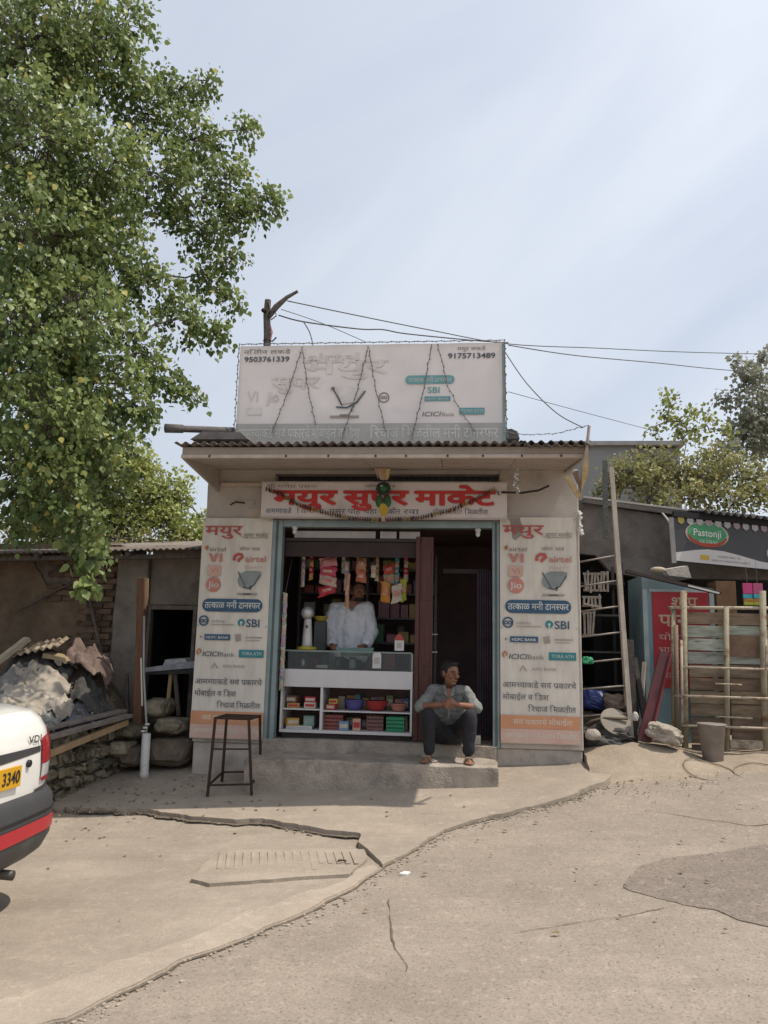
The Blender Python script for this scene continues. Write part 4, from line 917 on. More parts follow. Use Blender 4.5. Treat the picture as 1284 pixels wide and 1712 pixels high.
atk, KR = head(body, hair, (-.335, KY-.09, 2.075), (.25, -.95, -.05), 1.10)
ell(hair, atk(0, .06, -.08), (.05, .03, .03), KR)
organic('body', body, .0075, SKIN, pk, 3); organic('hair', hair, .007, HAIR, pk, 3)
for q in (-1, 1): MB().ball(atk(q*.031, .077, .004), (.010, .010, .008), 10, 6).build('eye', EYE, pk, True)
limb(shirt, [(-.54, KY, 1.84), (-.545, KY, 1.6), (-.54, KY, 1.36)], [.095, .10, .105]); limb(shirt, [(-.31, KY, 1.84), (-.305, KY, 1.6), (-.31, KY, 1.36)], [.095, .10, .105]); limb(shirt, [(-.425, KY-.01, 1.82), (-.425, KY-.015, 1.6), (-.425, KY-.01, 1.36)], [.10, .11, .112]); capsule(shirt, lerp(s1, s2, .1), .07, lerp(s1, s2, .9), .07)
for a, b, c_ in ((s1, e1, w1), (s2, e2, w2)): limb(shirt, [a, b, lerp(b, c_, .85)], [.078, .074, .058])
k_ = organic('shirt', shirt, .009, M('pale_shirt', (.72, .73, .76), (.60, .61, .65), 7, .85, .5, 24), pk, 3); wobble(k_.data, .016, 7, 8); wobble(k_.data, .009, 20, 9)
MB().prism([(-.455, KY-.115, 1.965), (-.345, KY-.115, 1.965), (-.40, KY-.128, 1.85)], (0, .03, 0)).build('open_neck', SKIN, pk)
ell(trou, (-.43, KY, 1.36), (.16, .11, .12))
for q in (-1, 1): limb(trou, [(-.43+q*.085, KY, 1.32), (-.43+q*.10, KY, .95), (-.43+q*.10, KY+.03, .62)], [.095, .075, .062])
organic('trousers', trou, .012, TROU, pk, 3)

# ================================================================ counter and goods
LAM = M('white_laminate', (.60, .58, .57), (.55, .53, .52), 3, .35, dirt=(.42, .39, .36), dscale=4, dpos=(.58, .8)); CBACK = M('counter_back', (.16, .10, .085), rough=.7)
GLS = glass('case_glass', (.93, .96, .95))
ct = empty('shop_counter', (-.35, .1, .52), 'white laminate shop counter with open display shelves and a glass top case', 'counter')
CX0, CX1, CY0, CY1 = -1.045, .325, .09, .55
CZ0, CZ1, CZ2, CZT = .575, .98, 1.00, 1.215
P = lambda n, m_, *b, bev=.003: MB().bb(*b).build(n, m_, ct, bevel=bev)
P('front_panel', LAM, CX0, CX1, CY0, CY0+.02, 1.035, CZT); P('bottom_board', LAM, CX0, CX1, CY0, CY1, CZ0, CZ0+.03); P('top_board', LAM, CX0+.001, CX1-.001, CY0+.021, CY1, CZT-.025, CZT)
xd = -0.615
for x0, x1 in ((CX0, CX0+.022), (xd-.012, xd+.016), (CX1-.022, CX1)): P('upright', LAM, x0, x1, CY0+.001, CY1, CZ0+.031, 1.034)
P('shelf', LAM, CX0+.023, xd-.013, CY0+.02, CY1-.02, .80, .814); P('shelf', LAM, xd+.017, CX1-.023, CY0+.02, CY1-.02, .79, .804)
P('back_panel', CBACK, CX0+.002, CX1-.002, CY1-.018, CY1-.002, CZ0+.031, 1.19); P('plinth_board', M('dark_frame', (.06, .045, .045)), CX0+.02, CX1-.02, CY0+.05, CY1-.05, .522, .574)
pass
gx1 = .33
P('case_glass', GLS, CX0+.02, gx1-.02, CY0+.015, CY0+.020, CZT+.002, 1.40, bev=0); P('case_top_glass', GLS, CX0+.02, gx1-.02, CY0+.012, CY1, 1.402, 1.41, bev=0)
for x in (CX0+.008, gx1-.02): P('case_post', M('steel', (.45, .42, .38)), x, x+.012, CY0+.012, CY0+.026, CZT+.001, 1.40)
P('case_edge', M('case_edge', (.22, .27, .25), rough=.4), CX0+.02, gx1-.02, CY0+.004, CY0+.0118, 1.395, 1.412)
P('mid_glass_shelf', M('case_dark', (.05, .055, .055)), CX0+.03, gx1-.03, CY0+.10, CY1-.02, 1.217, 1.225)
# goods on the open shelves
def bowl(name, c, r, h, mat, label, n=18, cat='bowl', rim=None):
    root = empty(name, c, label, cat)
    MB().lathe(c, [(r*.62, 0), (r*.80, h*.35), (r*.97, h*.85), (r, h), (r*.94, h), (r*.90, h*.8), (r*.55, h*.12)], n).build('wall', mat, root, True)
    MB().lathe(c, [(r, h-.006), (r*1.07, h-.004), (r*1.07, h+.006), (r*.96, h+.004)], n).build('rim', rim or mat, root, True)
    return root
def basket(name, c, w, d, h, mat, label):
    root = empty(name, c, label, 'basket'); x, y, z = c
    def ring(s_, z0, z1): 
        return MB().bb(x-w/2*s_, x+w/2*s_, y-d/2*s_, y-d/2*s_+.006, z0, z1).bb(x-w/2*s_, x+w/2*s_, y+d/2*s_-.006, y+d/2*s_, z0, z1).bb(x-w/2*s_, x-w/2*s_+.006, y-d/2*s_+.006, y+d/2*s_-.006, z0, z1).bb(x+w/2*s_-.006, x+w/2*s_, y-d/2*s_+.006, y+d/2*s_-.006, z0, z1)
    for k in range(4): ring(.88+.03*k, z+.01+k*h*.25, z+.01+k*h*.25+h*.13).build('band', mat, root)
    mb = MB()
    for k in range(9):
        t = -.5+k/8; mb.bb(x+t*w*.9-.004, x+t*w*.9+.004, y-d/2*.93, y-d/2*.93+.004, z, z+h)
    mb.build('slats', mat, root); MB().bb(x-w*.44, x+w*.44, y-d*.44, y+d*.44, z, z+.006).build('base', mat, root); return root
def pl(n, c, r=.45): return M('plastic_'+n, c, tuple(q*.8 for q in c), 9, r)
bowl('plastic_bowl', (-0.295, .27, .806), .105, .10, pl('blue', (.10, .085, .28)), 'blue plastic bowl on the upper shelf of the counter')
bowl('plastic_bowl', (-0.055, .25, .806), .115, .095, pl('red', (.36, .035, .03)), 'red plastic bowl on the upper shelf of the counter')
bowl('plastic_bowl', (0.177, .22, .806), .085, .075, pl('salmon', (.42, .17, .13)), 'salmon pink bowl at the right end of the counter shelf')
basket('plastic_basket', (0.150, .25, .607), .19, .22, .15, pl('green', (.03, .30, .14)), 'bright green plastic basket on the lower counter shelf')
basket('plastic_basket', (-0.065, .30, .607), .18, .2, .15, pl('brown', (.24, .12, .10)), 'brown plastic basket beside the green basket on the lower shelf')
basket('plastic_basket', (-0.495, .27, .607), .20, .2, .15, pl('maroon', (.30, .085, .075)), 'maroon plastic basket at the left of the lower counter shelf')
def carton(name, c, size, mat, label, band=None, rz=0.0, cat='box', group=None):
    root = empty(name, (c[0], c[1], c[2]), label, cat, group); R_ = Matrix.Rotation(rz, 3, 'Z'); w, d, h = size
    MB().box((c[0], c[1], c[2]+h/2), size, R_).build('carton', mat, root, bevel=.002)
    f0 = R_ @ Vector((0, -d/2-.0015, 0))
    MB().box(Vector((c[0], c[1], c[2]+h*.5))+f0, (w*.8, .001, h*.45), R_).build('label_patch', band or M('label_white', (.55, .52, .48)), root); return root
RD, YL, CR, GN = pl('pack_red', (.42, .03, .045)), pl('pack_yellow', (.48, .28, .06)), pl('pack_cream', (.52, .46, .36)), pl('pack_green', (.20, .30, .25))
carton('snack_box', (-0.745, .22, .816), (.12, .14, .06), CR, 'cream carton under the red box on the upper left counter shelf', RD)
carton('snack_box', (-0.745, .225, .8775), (.115, .13, .055), RD, 'red carton stacked topmost on the upper left counter shelf')
carton('snack_box', (-0.936, .25, .816), (.13, .14, .045), YL, 'yellow flat box at the left end of the upper counter shelf', RD, .15)
carton('snack_box', (-0.943, .25, .863), (.12, .12, .075), pl('pack_brown', (.20, .09, .07)), 'brown carton on the yellow flat box in the counter', CR, -.2)
carton('snack_box', (-0.938, .20, .637), (.13, .10, .075), YL, 'tilted yellow box on the white tray in the lower left shelf', CR, .5)
carton('snack_box', (-0.755, .24, .637), (.11, .12, .10), GN, 'pale green carton on the white tray in the lower left shelf', M('label_sage', (.28, .34, .30)))
carton('goods_tray', (-0.849, .24, .6065), (.27, .2, .03), LAM, 'white flat tray at the bottom of the lower left counter shelf', M('label_grey', (.45, .44, .43)), cat='tray')
GC = [('red', (.34, .05, .05)), ('cream', (.48, .42, .33)), ('orange', (.42, .17, .05)), ('teal', (.08, .24, .25)), ('mustard', (.38, .27, .07)), ('mauve', (.28, .17, .24)), ('brown', (.20, .11, .075)), ('olive', (.20, .20, .09)), ('pink', (.44, .20, .22)), ('blue', (.08, .12, .30))]
for row, (x0_, z_, hh_) in enumerate(((-.56, .806, .15), (-.56, .607, .12))):
    x = x0_
    for k, (cn, cc_) in enumerate(GC if row == 0 else GC[::-1]):
        w = .062+.012*((k*7) % 3); h = hh_*(.75+.25*((k*5) % 4)/3)
        carton('stock_box', (x+w/2, .43+.012*(k % 3), z_), (w, .08, h), pl('stock_'+cn, cc_), '%s packet at the back of the %s counter shelf' % (cn, ('upper', 'lower')[row]), CR, .12*((k % 3)-1)); x += w+.012
for k, (cn, x, y, z, w, h) in enumerate((('scarlet', -.52, .20, .806, .10, .06), ('lemon', -.50, .21, .867, .09, .05), ('sky blue', -.38, .18, .607, .10, .09), ('peach', -.25, .17, .607, .08, .12), ('ivory', .22, .40, .607, .07, .14))):
    carton('stock_box', (x, y, z), (w, .09, h), pl('front_'+cn.replace(' ', '_'), [(.42, .06, .05), (.48, .40, .08), (.16, .28, .42), (.50, .30, .20), (.52, .48, .40)][k]), cn+' carton in front on the counter shelf', RD if k % 2 else CR, .1*(k-2))
# on and in the glass case
carton('small_packet', (-0.649, .30, 1.227), (.12, .10, .03), CR, 'small cream packet lying inside the glass case')
for k, (px_, m_, lab) in enumerate(((500, M('jar_steel', (.30, .31, .32), rough=.3, metal=.6), 'steel canister at the left end inside the glass case'), (560, pl('jar_dark', (.05, .06, .06)), 'dark jar inside the glass case in front of the shopkeeper'), (585, GN, 'sage green tin inside the glass case'))):
    x = -1.0+(px_-478)/160; r_ = empty('glass_case_jar', (x, .32, 1.227), lab, 'jar'); MB().lathe((x, .32, 1.227), [(.035, 0), (.04, .01), (.04, .09), (.03, .10)], 14).build('jar', m_, r_, True); MB().lathe((x, .32, 1.328), [(.034, 0), (.034, .018), (.03, .02)], 14).build('lid', BLACK, r_, True)
r_ = empty('card_stand', (-0.045,0.070,1.239), 'small white rounded card standing on the counter edge', 'card stand')
cw = Vector((-0.046,0.070,1.318)); pts = [(cw.x+.045*sx_, .07, cw.z+q) for sx_, q in ((-1, -.075), (1, -.075), (1, .06), (.7, .085), (-.7, .085), (-1, .06))]; MB().prism(pts, (0, .008, 0)).build('card', M('card_white', (.60, .585, .56)), r_); MB().bb(cw.x-.028, cw.x+.028, .067, .0695, cw.z-.03, cw.z+.035).build('printed_block', M('card_print', (.33, .29, .27), (.45, .42, .40), 60), r_)
r_ = empty('payment_card', (0.185,0.100,1.426), 'red topped white payment card hung on the door post', 'card stand')
a = Vector((0.185,0.085,1.487)); MB().bb(a.x-.05, a.x+.045, .078, .086, a.z-.06, a.z+.045).build('card', M('card_white', (.60, .585, .56)), r_); MB().prism([(a.x-.06, .076, a.z+.048), (a.x+.05, .076, a.z+.048), (a.x+.02, .076, a.z+.10), (a.x-.02, .076, a.z+.11)], (0, .008, 0)).build('header', pl('card_red', (.42, .05, .05)), r_); MB().bb(a.x-.03, a.x+.02, .0745, .0775, a.z-.035, a.z+.02).build('printed_block', M('card_print', (.33, .29, .27)), r_)
# stand fan: conical stand with a round silver head
fn = empty('table_stand', (-0.827,0.300,1.416), 'white conical stand with round silver head and yellow base on the counter', 'stand')
b0 = Vector((-0.828, .3, 1.412)); zt_ = 1.759
MB().lathe(b0, [(.105, 0), (.11, .012), (.105, .03), (.09, .035)], 20).build('base', pl('fan_yellow', (.50, .38, .04)), fn, True)
MB().lathe(b0+Vector((0, 0, .036)), [(.062, 0), (.054, .04), (.040, zt_-b0.z-.06), (.030, zt_-b0.z-.04)], 18).build('column', M('cream_plastic', (.58, .55, .52), rough=.4), fn, True)
MB().ball((b0.x-.005, .28, zt_+.045), (.070, .06, .072), 16, 10).build('motor_head', M('silver_plastic', (.50, .49, .48), metal=.4, rough=.35), fn, True); MB().tube([(b0.x, .30, zt_-.02), (b0.x-.005, .29, zt_+.0)], .034, 12).build('neck', M('dark_frame', (.06, .045, .045)), fn, True)
MB().box((b0.x, .252, zt_-.10), (.018, .01, .03)).build('switch', BLACK, fn)
fbw = Vector((-0.695,0.330,1.738)); bowl('yellow_dish', (fbw.x, .36, fbw.z-.02), .075, .05, pl('dish_olive', (.28, .22, .03)), 'dull yellow dish beside the silver headed stand')
MB().bb(fbw.x-.06, fbw.x+.06, .30, .42, 1.412, fbw.z-.022).build('dark_carton', M('case_dark', (.05, .055, .055)), label='dark carton carrying the dull yellow dish on the counter', cat='box')
MB().prism([(-0.483,0.250,1.442), (-0.100,0.250,1.451), (-0.116,0.240,1.363), (-0.447,0.240,1.356)], (0, .02, 0)).build('green_sheet', M('sage_sheet', (.17, .27, .23)), label='sage green sheet lying on the glass case under the shopkeeper hands', cat='sheet')

# hanging packets
hp = MB(); ZR = 2.50; YH = .34
MB().tube([(-.98, YH, ZR), (.30, YH, ZR)], .006, 6).build('hanging_rail', BLACK, label='thin dark rail inside the door that carries the packets', cat='rail')
def packet(x, zt__, zb__, w, cols, label, name='snack_packet', n=3, y=YH-.02, tilt=0.0):
    root = empty(name, (x, y, zb__), label, 'packet', 'snack packets hanging in the doorway')
    MB().tube([(x, YH, ZR), (x, y, zt__)], .002, 4).build('thread', WIRE, root); hh = (zt__-zb__)/n
    for k in range(n):
        z1 = zt__-k*hh; z0 = z1-hh*1.02; vs_ = []; lean = rnd(-.35, .35)
        for j in range(5):
            for i in range(5):
                u_, v_ = i/4, j/4; bul = .030*math.sin(math.pi*u_)**.7*math.sin(math.pi*v_)**.7
                vs_.append((x+tilt*(z1-zt__)+w*(u_-.5)*(1-.14*math.sin(math.pi*v_))+rnd(-.05, .05)*w, y-bul+rnd(-.012, .012), z0+(z1-z0)*v_+rnd(-.05, .05)*(z1-z0)+lean*(u_-.5)*w))
        o = len(vs_); vs_ += [(p[0], 2*y-p[1]+.002, p[2]) for p in vs_]
        fs_ = [(j*5+i, j*5+i+1, (j+1)*5+i+1, (j+1)*5+i) for j in range(4) for i in range(4)]; fs_ += [tuple(o+q for q in reversed(f__)) for f__ in fs_]
        pk_ = MB().add(vs_, fs_).build('packet', cols[k % len(cols)], root, True)
        MB().box((x+tilt*(z1-zt__), y-.031, (z0+z1)/2), (w*.5, .002, (z1-z0)*.3), (0, -lean*.8, 0)).build('label_patch', M('label_pale', (.50, .36, .30), (.42, .12, .10), 14), pk_)
    return root
def pz(py): return ZR-(py-905)/152.
packet(-0.630, pz(918), pz(980), .20, [pl('foil_pink', (.50, .20, .22), .35), pl('foil_red', (.46, .05, .09), .35), pl('foil_rose', (.5, .36, .30), .35), RD], 'pink and red packet strip hanging leftmost in the doorway', n=4)
packet(-0.423, pz(925), pz(972), .055, [CR, pl('foil_lilac', (.42, .37, .44))], 'narrow cream sachet strip hanging beside the pink packets')
packet(-0.404, pz(945), pz(1000), .05, [M('tan_pack', (.44, .24, .15), rough=.5)], 'long tan strip hanging in front of the shopkeeper face', n=1, y=YH-.06)
packet(-0.267, pz(918), pz(958), .12, [pl('foil_tan', (.40, .20, .11)), pl('foil_orange', (.42, .12, .06))], 'orange and tan packets hanging above the shopkeeper', n=2)
packet(-0.130, pz(930), pz(950), .06, [CR], 'small white packet hanging right of the shopkeeper', n=1)
packet(0.034, pz(928), pz(960), .13, [pl('foil_scarlet', (.46, .06, .03)), pl('foil_kraft', (.34, .27, .17))], 'scarlet and kraft packets hanging over the yellow bags', n=2, y=YH+.03)
packet(0.005, pz(958), pz(990), .11, [pl('foil_amber', (.50, .21, .03))], 'amber bag hanging low in the doorway', n=1)
packet(0.129, pz(962), pz(990), .12, [CR, pl('foil_lemon', (.48, .42, .06))], 'white and orange bag hanging right of the amber bag', n=1, y=YH-.05)
packet(0.200, pz(952), pz(988), .07, [pl('foil_lime', (.42, .44, .05))], 'lime yellow bag hanging rightmost in the doorway', n=1)
packet(-1.027, 2.0, 1.0, .05, [CR, pl('foil_lilac', (.42, .37, .44)), pl('strip_sage', (.40, .42, .33))], 'long strip of pale sachets hanging beside the left shutter rail', name='sachet_strip', n=9, y=.03)
for i, (x, n_, w_) in enumerate(((-.92, 5, .045), (-.83, 4, .05), (-.47, 3, .05), (-.10, 4, .045), (.12, 5, .05), (.22, 4, .05))):
    packet(x, ZR-.03, ZR-.03-n_*.075, w_, [[CR, pl('foil_lilac', (.42, .37, .44))], [RD, YL], [pl('strip_sage', (.40, .42, .33)), CR], [YL, CR], [pl('foil_cyan', (.05, .36, .42)), CR], [RD, CR]][i], ('leftmost lilac and cream', 'red and yellow', 'sage and cream', 'yellow and cream', 'cyan and cream', 'rightmost red and cream')[i]+' sachet strip hanging from the back of the door rail', name='sachet_strip', n=n_, y=YH+.05)
# back shelf rack with dim goods
RK = M('rack_steel', (.12, .12, .125), rough=.5, metal=.4)
rk = empty('shelf_rack', (-.2, 1.75, .515), 'dim steel shelf rack along the back of the shop', 'shelf')
for x in (-1.2, -.35, .5): MB().bb(x, x+.03, 1.55, 1.58, .516, 2.6).build('upright', RK, rk)
for z in (.8, 1.15, 1.5, 1.80, 2.10, 2.4): MB().bb(-1.2, .53, 1.581, 1.95, z, z+.02).build('shelf_board', RK, rk)
gm = [pl('dim_a', (.10, .11, .12)), pl('dim_b', (.16, .05, .05)), pl('dim_c', (.17, .15, .12)), pl('dim_d', (.05, .09, .08)), M('jar_steel', (.30, .31, .32))]
ORD = ['first', 'second', 'third', 'fourth', 'fifth', 'sixth', 'seventh', 'eighth', 'ninth', 'tenth', 'eleventh', 'twelfth', 'thirteenth', 'fourteenth', 'fifteenth', 'sixteenth', 'seventeenth', 'eighteenth']
SHN = {1.172: 'lowest', 1.522: 'second lowest', 1.822: 'middle', 2.122: 'second highest', 2.422: 'highest'}; BCN = ['red', 'mustard', 'blue', 'cream', 'green', 'rose']
bgm = [pl('box_a', (.34, .10, .08)), pl('box_b', (.40, .30, .10)), pl('box_c', (.12, .16, .28)), pl('box_d', (.42, .38, .32)), pl('box_e', (.10, .22, .14)), pl('box_f', (.36, .18, .22))]
for z, y_ in ((1.172, 1.66), (1.522, 1.60), (1.822, 1.60), (2.122, 1.60), (2.422, 1.62)):
    x = -1.15; cnt = 0
    while x < .42:
        w = rnd(.07, .16); h = rnd(.09, .23) if z < 2.3 else rnd(.08, .13)
        if rnd(0, 1) < .8:
            ci = random.randrange(6); MB().box((x+w/2, y_+.07, z+h/2), (w*.92, .1, h), (0, 0, rnd(-.15, .15))).build('stock_carton', bgm[ci], None, bevel=.003, label='%s carton, %s from the left on the %s back shelf' % (BCN[ci], ORD[cnt], SHN[z]), cat='box', group='cartons on the back shelf rack'); cnt += 1
        x += w+rnd(0, .02)
k = 0
for z, n in ((1.52, 8), (1.82, 8), (2.12, 7)):
    for i in range(n):
        x = -1.1+i*.2+rnd(-.03, .03); h = rnd(.12, .22); k += 1
        MB().lathe((x, 1.86, z+.001), [(.06, 0), (.068, .01), (.068, h*.8), (.05, h*.86), (.05, h)], 12).build('storage_jar', gm[k % 5], None, True, label='storage jar behind the cartons, %s from the left on the %s back shelf' % (ORD[i], {1.52: 'second lowest', 1.82: 'middle', 2.12: 'second highest'}[z]), cat='jar', group='jars on the back shelf rack')
# curtain in the doorway
vs_ = []; n = 30
for j in range(9):
    for i in range(n+1): vs_.append((0.988+.16*i/n, .52+.022*math.sin(i*1.3)*(1-.4*j/8), .55+1.75*j/8))
cu = empty('curtain', (1.03, .52, .55), 'dark purple curtain hanging in the right of the doorway', 'curtain')
MB().add(vs_, [(j*(n+1)+i, j*(n+1)+i+1, (j+1)*(n+1)+i+1, (j+1)*(n+1)+i) for j in range(8) for i in range(n)]).build('cloth', M('curtain_cloth', (.09, .065, .085), (.06, .045, .06), 8, .9), cu, True)
for i in range(4): MB().lathe((0.988+.02+i*.04, .55, 2.30), [(.012, 0), (.016, .006), (.012, .012)], 8).build('ring', RK, cu)
a = Vector((1.001,0.000,0.625)); carton('white_carton', (a.x-.02, .06, .525), (.07, .05, .085), M('label_white', (.55, .52, .48)), 'small white carton standing on the sill behind the sitting man', CR)

# ================================================================ iron stool
stl = empty('iron_stool', (-1.4, -.55, .2), 'tall dark iron stool without a seat board in front of the left banner', 'stool')
TL = [Vector(v) for v in ((-1.465,-0.750,0.775), (-1.146,-0.750,0.768), (-1.135,-0.380,0.833), (-1.465,-0.380,0.835))]
ZTp = sum(v.z for v in TL[:2])/2
for v in TL: v.z = ZTp
FT = [Vector((-1.487, -.78, 0)), Vector((-1.077, -.78, 0)), Vector((-1.112, -.32, 0)), Vector((-1.495, -.32, 0))]
for v in FT: v.z = g(v.x, v.y)+.05
IR = M('stool_iron', (.035, .022, .018), (.05, .025, .016), 12, .65, .3, 50, metal=.3)
for i in range(4):
    MB().bar(TL[i]+(TL[i]-FT[i]).normalized()*.01, FT[i], .022).build('leg', IR, stl)
    j = (i+1) % 4; MB().bar(TL[i], TL[j], .026, .018).build('top_rail', IR, stl)
    if i != 2: MB().bar(lerp(TL[i], FT[i], .86), lerp(TL[j], FT[j], .86), .016).build('stretcher', IR, stl)
MB().bar(lerp(TL[2], FT[2], .86), lerp(TL[3], FT[3], .86), .016).build('stretcher', IR, stl)
MB().bar(lerp(TL[0], FT[0], .40), lerp(TL[1], FT[1], .40), .014).build('stretcher', IR, stl)
for t in (.2, .4, .6, .8): MB().bar(lerp(TL[0], TL[3], t), lerp(TL[1], TL[2], t), .012).build('seat_rod', IR, stl)

# ================================================================ brick shed left of the shop
MUD = M('mud_plaster', (.21, .15, .095), (.14, .098, .064), 3.5, .95, .6, 26, dirt=(.09, .07, .05), dscale=1.8, dpos=(.46, .66))
BRK = M('old_brick', (.17, .082, .052), (.10, .056, .04), 14, .92, .5, 60, rnd=.45, dirt=(.17, .125, .085), dscale=7, dpos=(.42, .62)); MORT = M('mortar', (.20, .165, .125), (.12, .10, .075), 12, .95, .6, 60)
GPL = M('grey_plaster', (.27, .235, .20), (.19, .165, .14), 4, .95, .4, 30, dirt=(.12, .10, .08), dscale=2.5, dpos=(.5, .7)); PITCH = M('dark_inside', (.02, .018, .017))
SY_ = 1.0
shd = empty('brick_shed', (-4, SY_, .1), 'old brick and mud shed with corrugated roof left of the shop', 'shed')
# mud wall with a ragged right edge that leaves the bricks bare
edge = [(-3.78, -.2), (-3.80, .7), (-3.72, 1.05), (-3.60, 1.35), (-3.50, 1.62), (-3.52, 1.85), (-3.7, 1.95), (-3.95, 2.05), (-4.2, 2.12), (-4.5, 2.55)]
pts = [(-9.5, SY_-.03, -.2)]+[(a, SY_-.03, b) for a, b in jag(edge, .05, .02, 31)]+[(-9.5, SY_-.03, 2.6)]
MB().prism(pts, (0, .02, 0)).build('mud_render', MUD, shd)
MB().bb(-9.5, -3.3, SY_, SY_+.2, -.2, 2.62).build('wall', MORT, shd)
bme = MB().box((0, 0, 0), (.198, .06, .062)).build('brick', BRK, shd, bevel=.006); bd0 = bme.data; first = True
rb = random.Random(5)
for r_i in range(28):
    z = .42+r_i*.073; x = -3.345-(.10 if r_i % 2 else 0)
    while x > -4.75:
        xe = min((e[0] for e in edge if abs(e[1]-z) < .14), default=-3.7)
        lim = -3.86 if z < 1.0 else (-3.80 if z < 1.5 else (-3.72 if z < 1.9 else -4.15))
        if x > lim and rb.random() > .04:
            o = bme if first else bme.copy()
            if not first: COL.objects.link(o)
            first = False; o.location = (x+rb.uniform(-.006, .006), SY_-.018+rb.uniform(-.010, .008), z+rb.uniform(-.004, .004)); o.rotation_euler = (rb.uniform(-.03, .03), rb.uniform(-.03, .03), rb.uniform(-.05, .05)); o.matrix_parent_inverse = PW(shd).inverted()
        x -= .212
wallpart('column', GPL, (-3.295, -2.91, .92, 1.2, .0, 2.45), .2, .012, shd)
wallpart('wall', GPL, (-2.905, -2.0, 1.0, 1.2, 1.90, 2.62), .2, .01, shd); wallpart('wall', GPL, (-2.30, -1.94, 1.0, 1.2, .0, 1.895), .2, .01, shd)
wallpart('wall', MUD, (-2.905, -2.305, 1.0, 1.2, -.1, .60), .2, .015, shd)
for b in ((-2.905, -2.865, .98, 1.05, .601, 1.895), (-2.345, -2.301, .98, 1.05, .601, 1.895), (-2.864, -2.346, .985, 1.05, 1.845, 1.895)): MB().bb(*b).build('door_frame', M('grey_timber2', (.20, .175, .15), (.13, .11, .095), 8, .9, .3, 40), shd, bevel=.004)
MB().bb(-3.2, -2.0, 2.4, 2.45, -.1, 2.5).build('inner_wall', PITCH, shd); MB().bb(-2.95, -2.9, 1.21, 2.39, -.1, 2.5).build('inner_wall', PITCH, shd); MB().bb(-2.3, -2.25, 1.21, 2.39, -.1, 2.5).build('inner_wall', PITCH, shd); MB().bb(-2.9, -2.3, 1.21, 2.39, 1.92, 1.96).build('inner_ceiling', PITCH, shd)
srf = empty('roof', (-4, .5, 2.5), None, None); attach(srf, shd)
TIN2 = M('old_tin', (.26, .24, .22), (.16, .13, .11), 6, .75, .2, 40, metal=.2, dirt=(.15, .09, .06), dscale=3, dpos=(.5, .7))
for a, b, dz in ((-9.6, -7.2, -.03), (-7.3, -5.3, .004), (-5.36, -3.6, .012), (-3.66, -2.0, .02)):
    za, zb2 = 2.42+(a+4.54)*.029+dz, 2.42+(b+4.54)*.029+dz
    MB().corr((a, .42, za), (b-a, 0, zb2-za), (0, 3.0, .55), .076, .011, .003).build('roof_sheet', TIN2, srf, True)
for x in (-5.2, -4.1, -3.0): MB().bar((x, .50, 2.40+(x+4.54)*.029), (x, 1.0, 2.49+(x+4.54)*.029), .05, .06).build('rafter', TIMB, srf)
MB().bar((-9.5, .62, 2.26), (-2.05, .62, 2.45), .07, .05).build('purlin', TIMB, srf)
# stick leaning on the bricks
MB().tube([(-3.594,0.900,1.924), (-3.502,0.880,1.677), (-3.382,0.840,1.366), (-3.266,0.780,1.028)], [.014, .018, .02, .022], 7).build('leaning_stick', TIMB, smooth=True, label='thin dark stick leaning against the bare bricks of the shed', cat='stick')
MB().tube([(-4.496,0.900,1.787), (-4.268,0.900,1.913), (-4.007,0.920,2.062), (-3.791,0.920,2.159)], [.010, .014, .012, .008], 6).build('wall_twig', TIMB, smooth=True, label='bent twig lying against the mud wall under the shed roof', cat='stick')

# timber post, pipes and trestle at the shed door
RW = M('red_timber', (.17, .085, .05), (.11, .055, .035), 5, .85, .35, 40, stretch=(8, 8, 1)); RWL = M('new_timber', (.38, .26, .145), (.27, .18, .10), 5, .8, .2, 40, stretch=(8, 8, 1))
wp = empty('timber_post', (-2.632,0.300,0.620), 'reddish timber post standing before the dark shed door', 'post')
MB().bar((-2.633,0.300,0.558), (-2.714,0.300,2.160), .085, .085).build('post', RW, wp, bevel=.006); MB().bar((-2.617,0.240,1.854), (-2.634,0.240,2.149), .028, .02).build('nailed_lath', RWL, wp)
pp_ = empty('standpipe', (-2.383,-0.050,0.209), 'white plastic standpipe with a thin riser beside the timber post', 'pipe')
PVC = M('pvc', (.58, .55, .51), (.50, .47, .43), 6, .45, dirt=(.30, .26, .21), dscale=7, dpos=(.55, .75))
a, b = Vector((-2.389,-0.050,0.203)), Vector((-2.396,-0.050,0.533)); a.z = g(a.x, a.y)+.03
MB().tube([a, lerp(a, b, .12), lerp(a, b, .13), b], [.048, .048, .044, .044], 14).build('sleeve', PVC, pp_, True); MB().tube([b+Vector((0, 0, -.05)), b+Vector((-.005, 0, .07)), (-2.490,-0.020,1.169), (-2.536,0.000,1.728)], .011, 8).build('riser', M('pipe_grey', (.32, .31, .30)), pp_, True)
for k in range(3): MB().lathe(b+Vector((-.03+.02*k, -.02, .012+.035*k)), [(.02, 0), (.028, .01), (.02, .02)], 10).build('fitting', PVC, pp_, True)
MB().bar((-2.474,-0.020,0.804), (-2.526,-0.020,1.291), .014).build('sun_strip', M('pale_white', (.60, .55, .48)), label='short pale strip behind the standpipe, standing in for sunlight on the post', cat='stick')  # pale strip added to show sunlight catching the post
tb = empty('trestle', (-2.336,0.500,0.644), 'pale slanting board resting on a rough trestle at the shed door', 'table')
MB().prism([(-2.697,0.450,1.171), (-2.056,0.450,1.271), (-2.051,0.450,1.194), (-2.694,0.450,1.126)], (0, .45, 0)).build('top_board', M('slate_board', (.33, .35, .38), (.22, .23, .25), 8, .7), tb)
MB().prism([(-2.689,0.440,1.120), (-2.033,0.440,1.188), (-2.030,0.440,1.130), (-2.674,0.440,1.101)], (0, .06, 0)).build('apron', M('black_board', (.03, .028, .027)), tb)
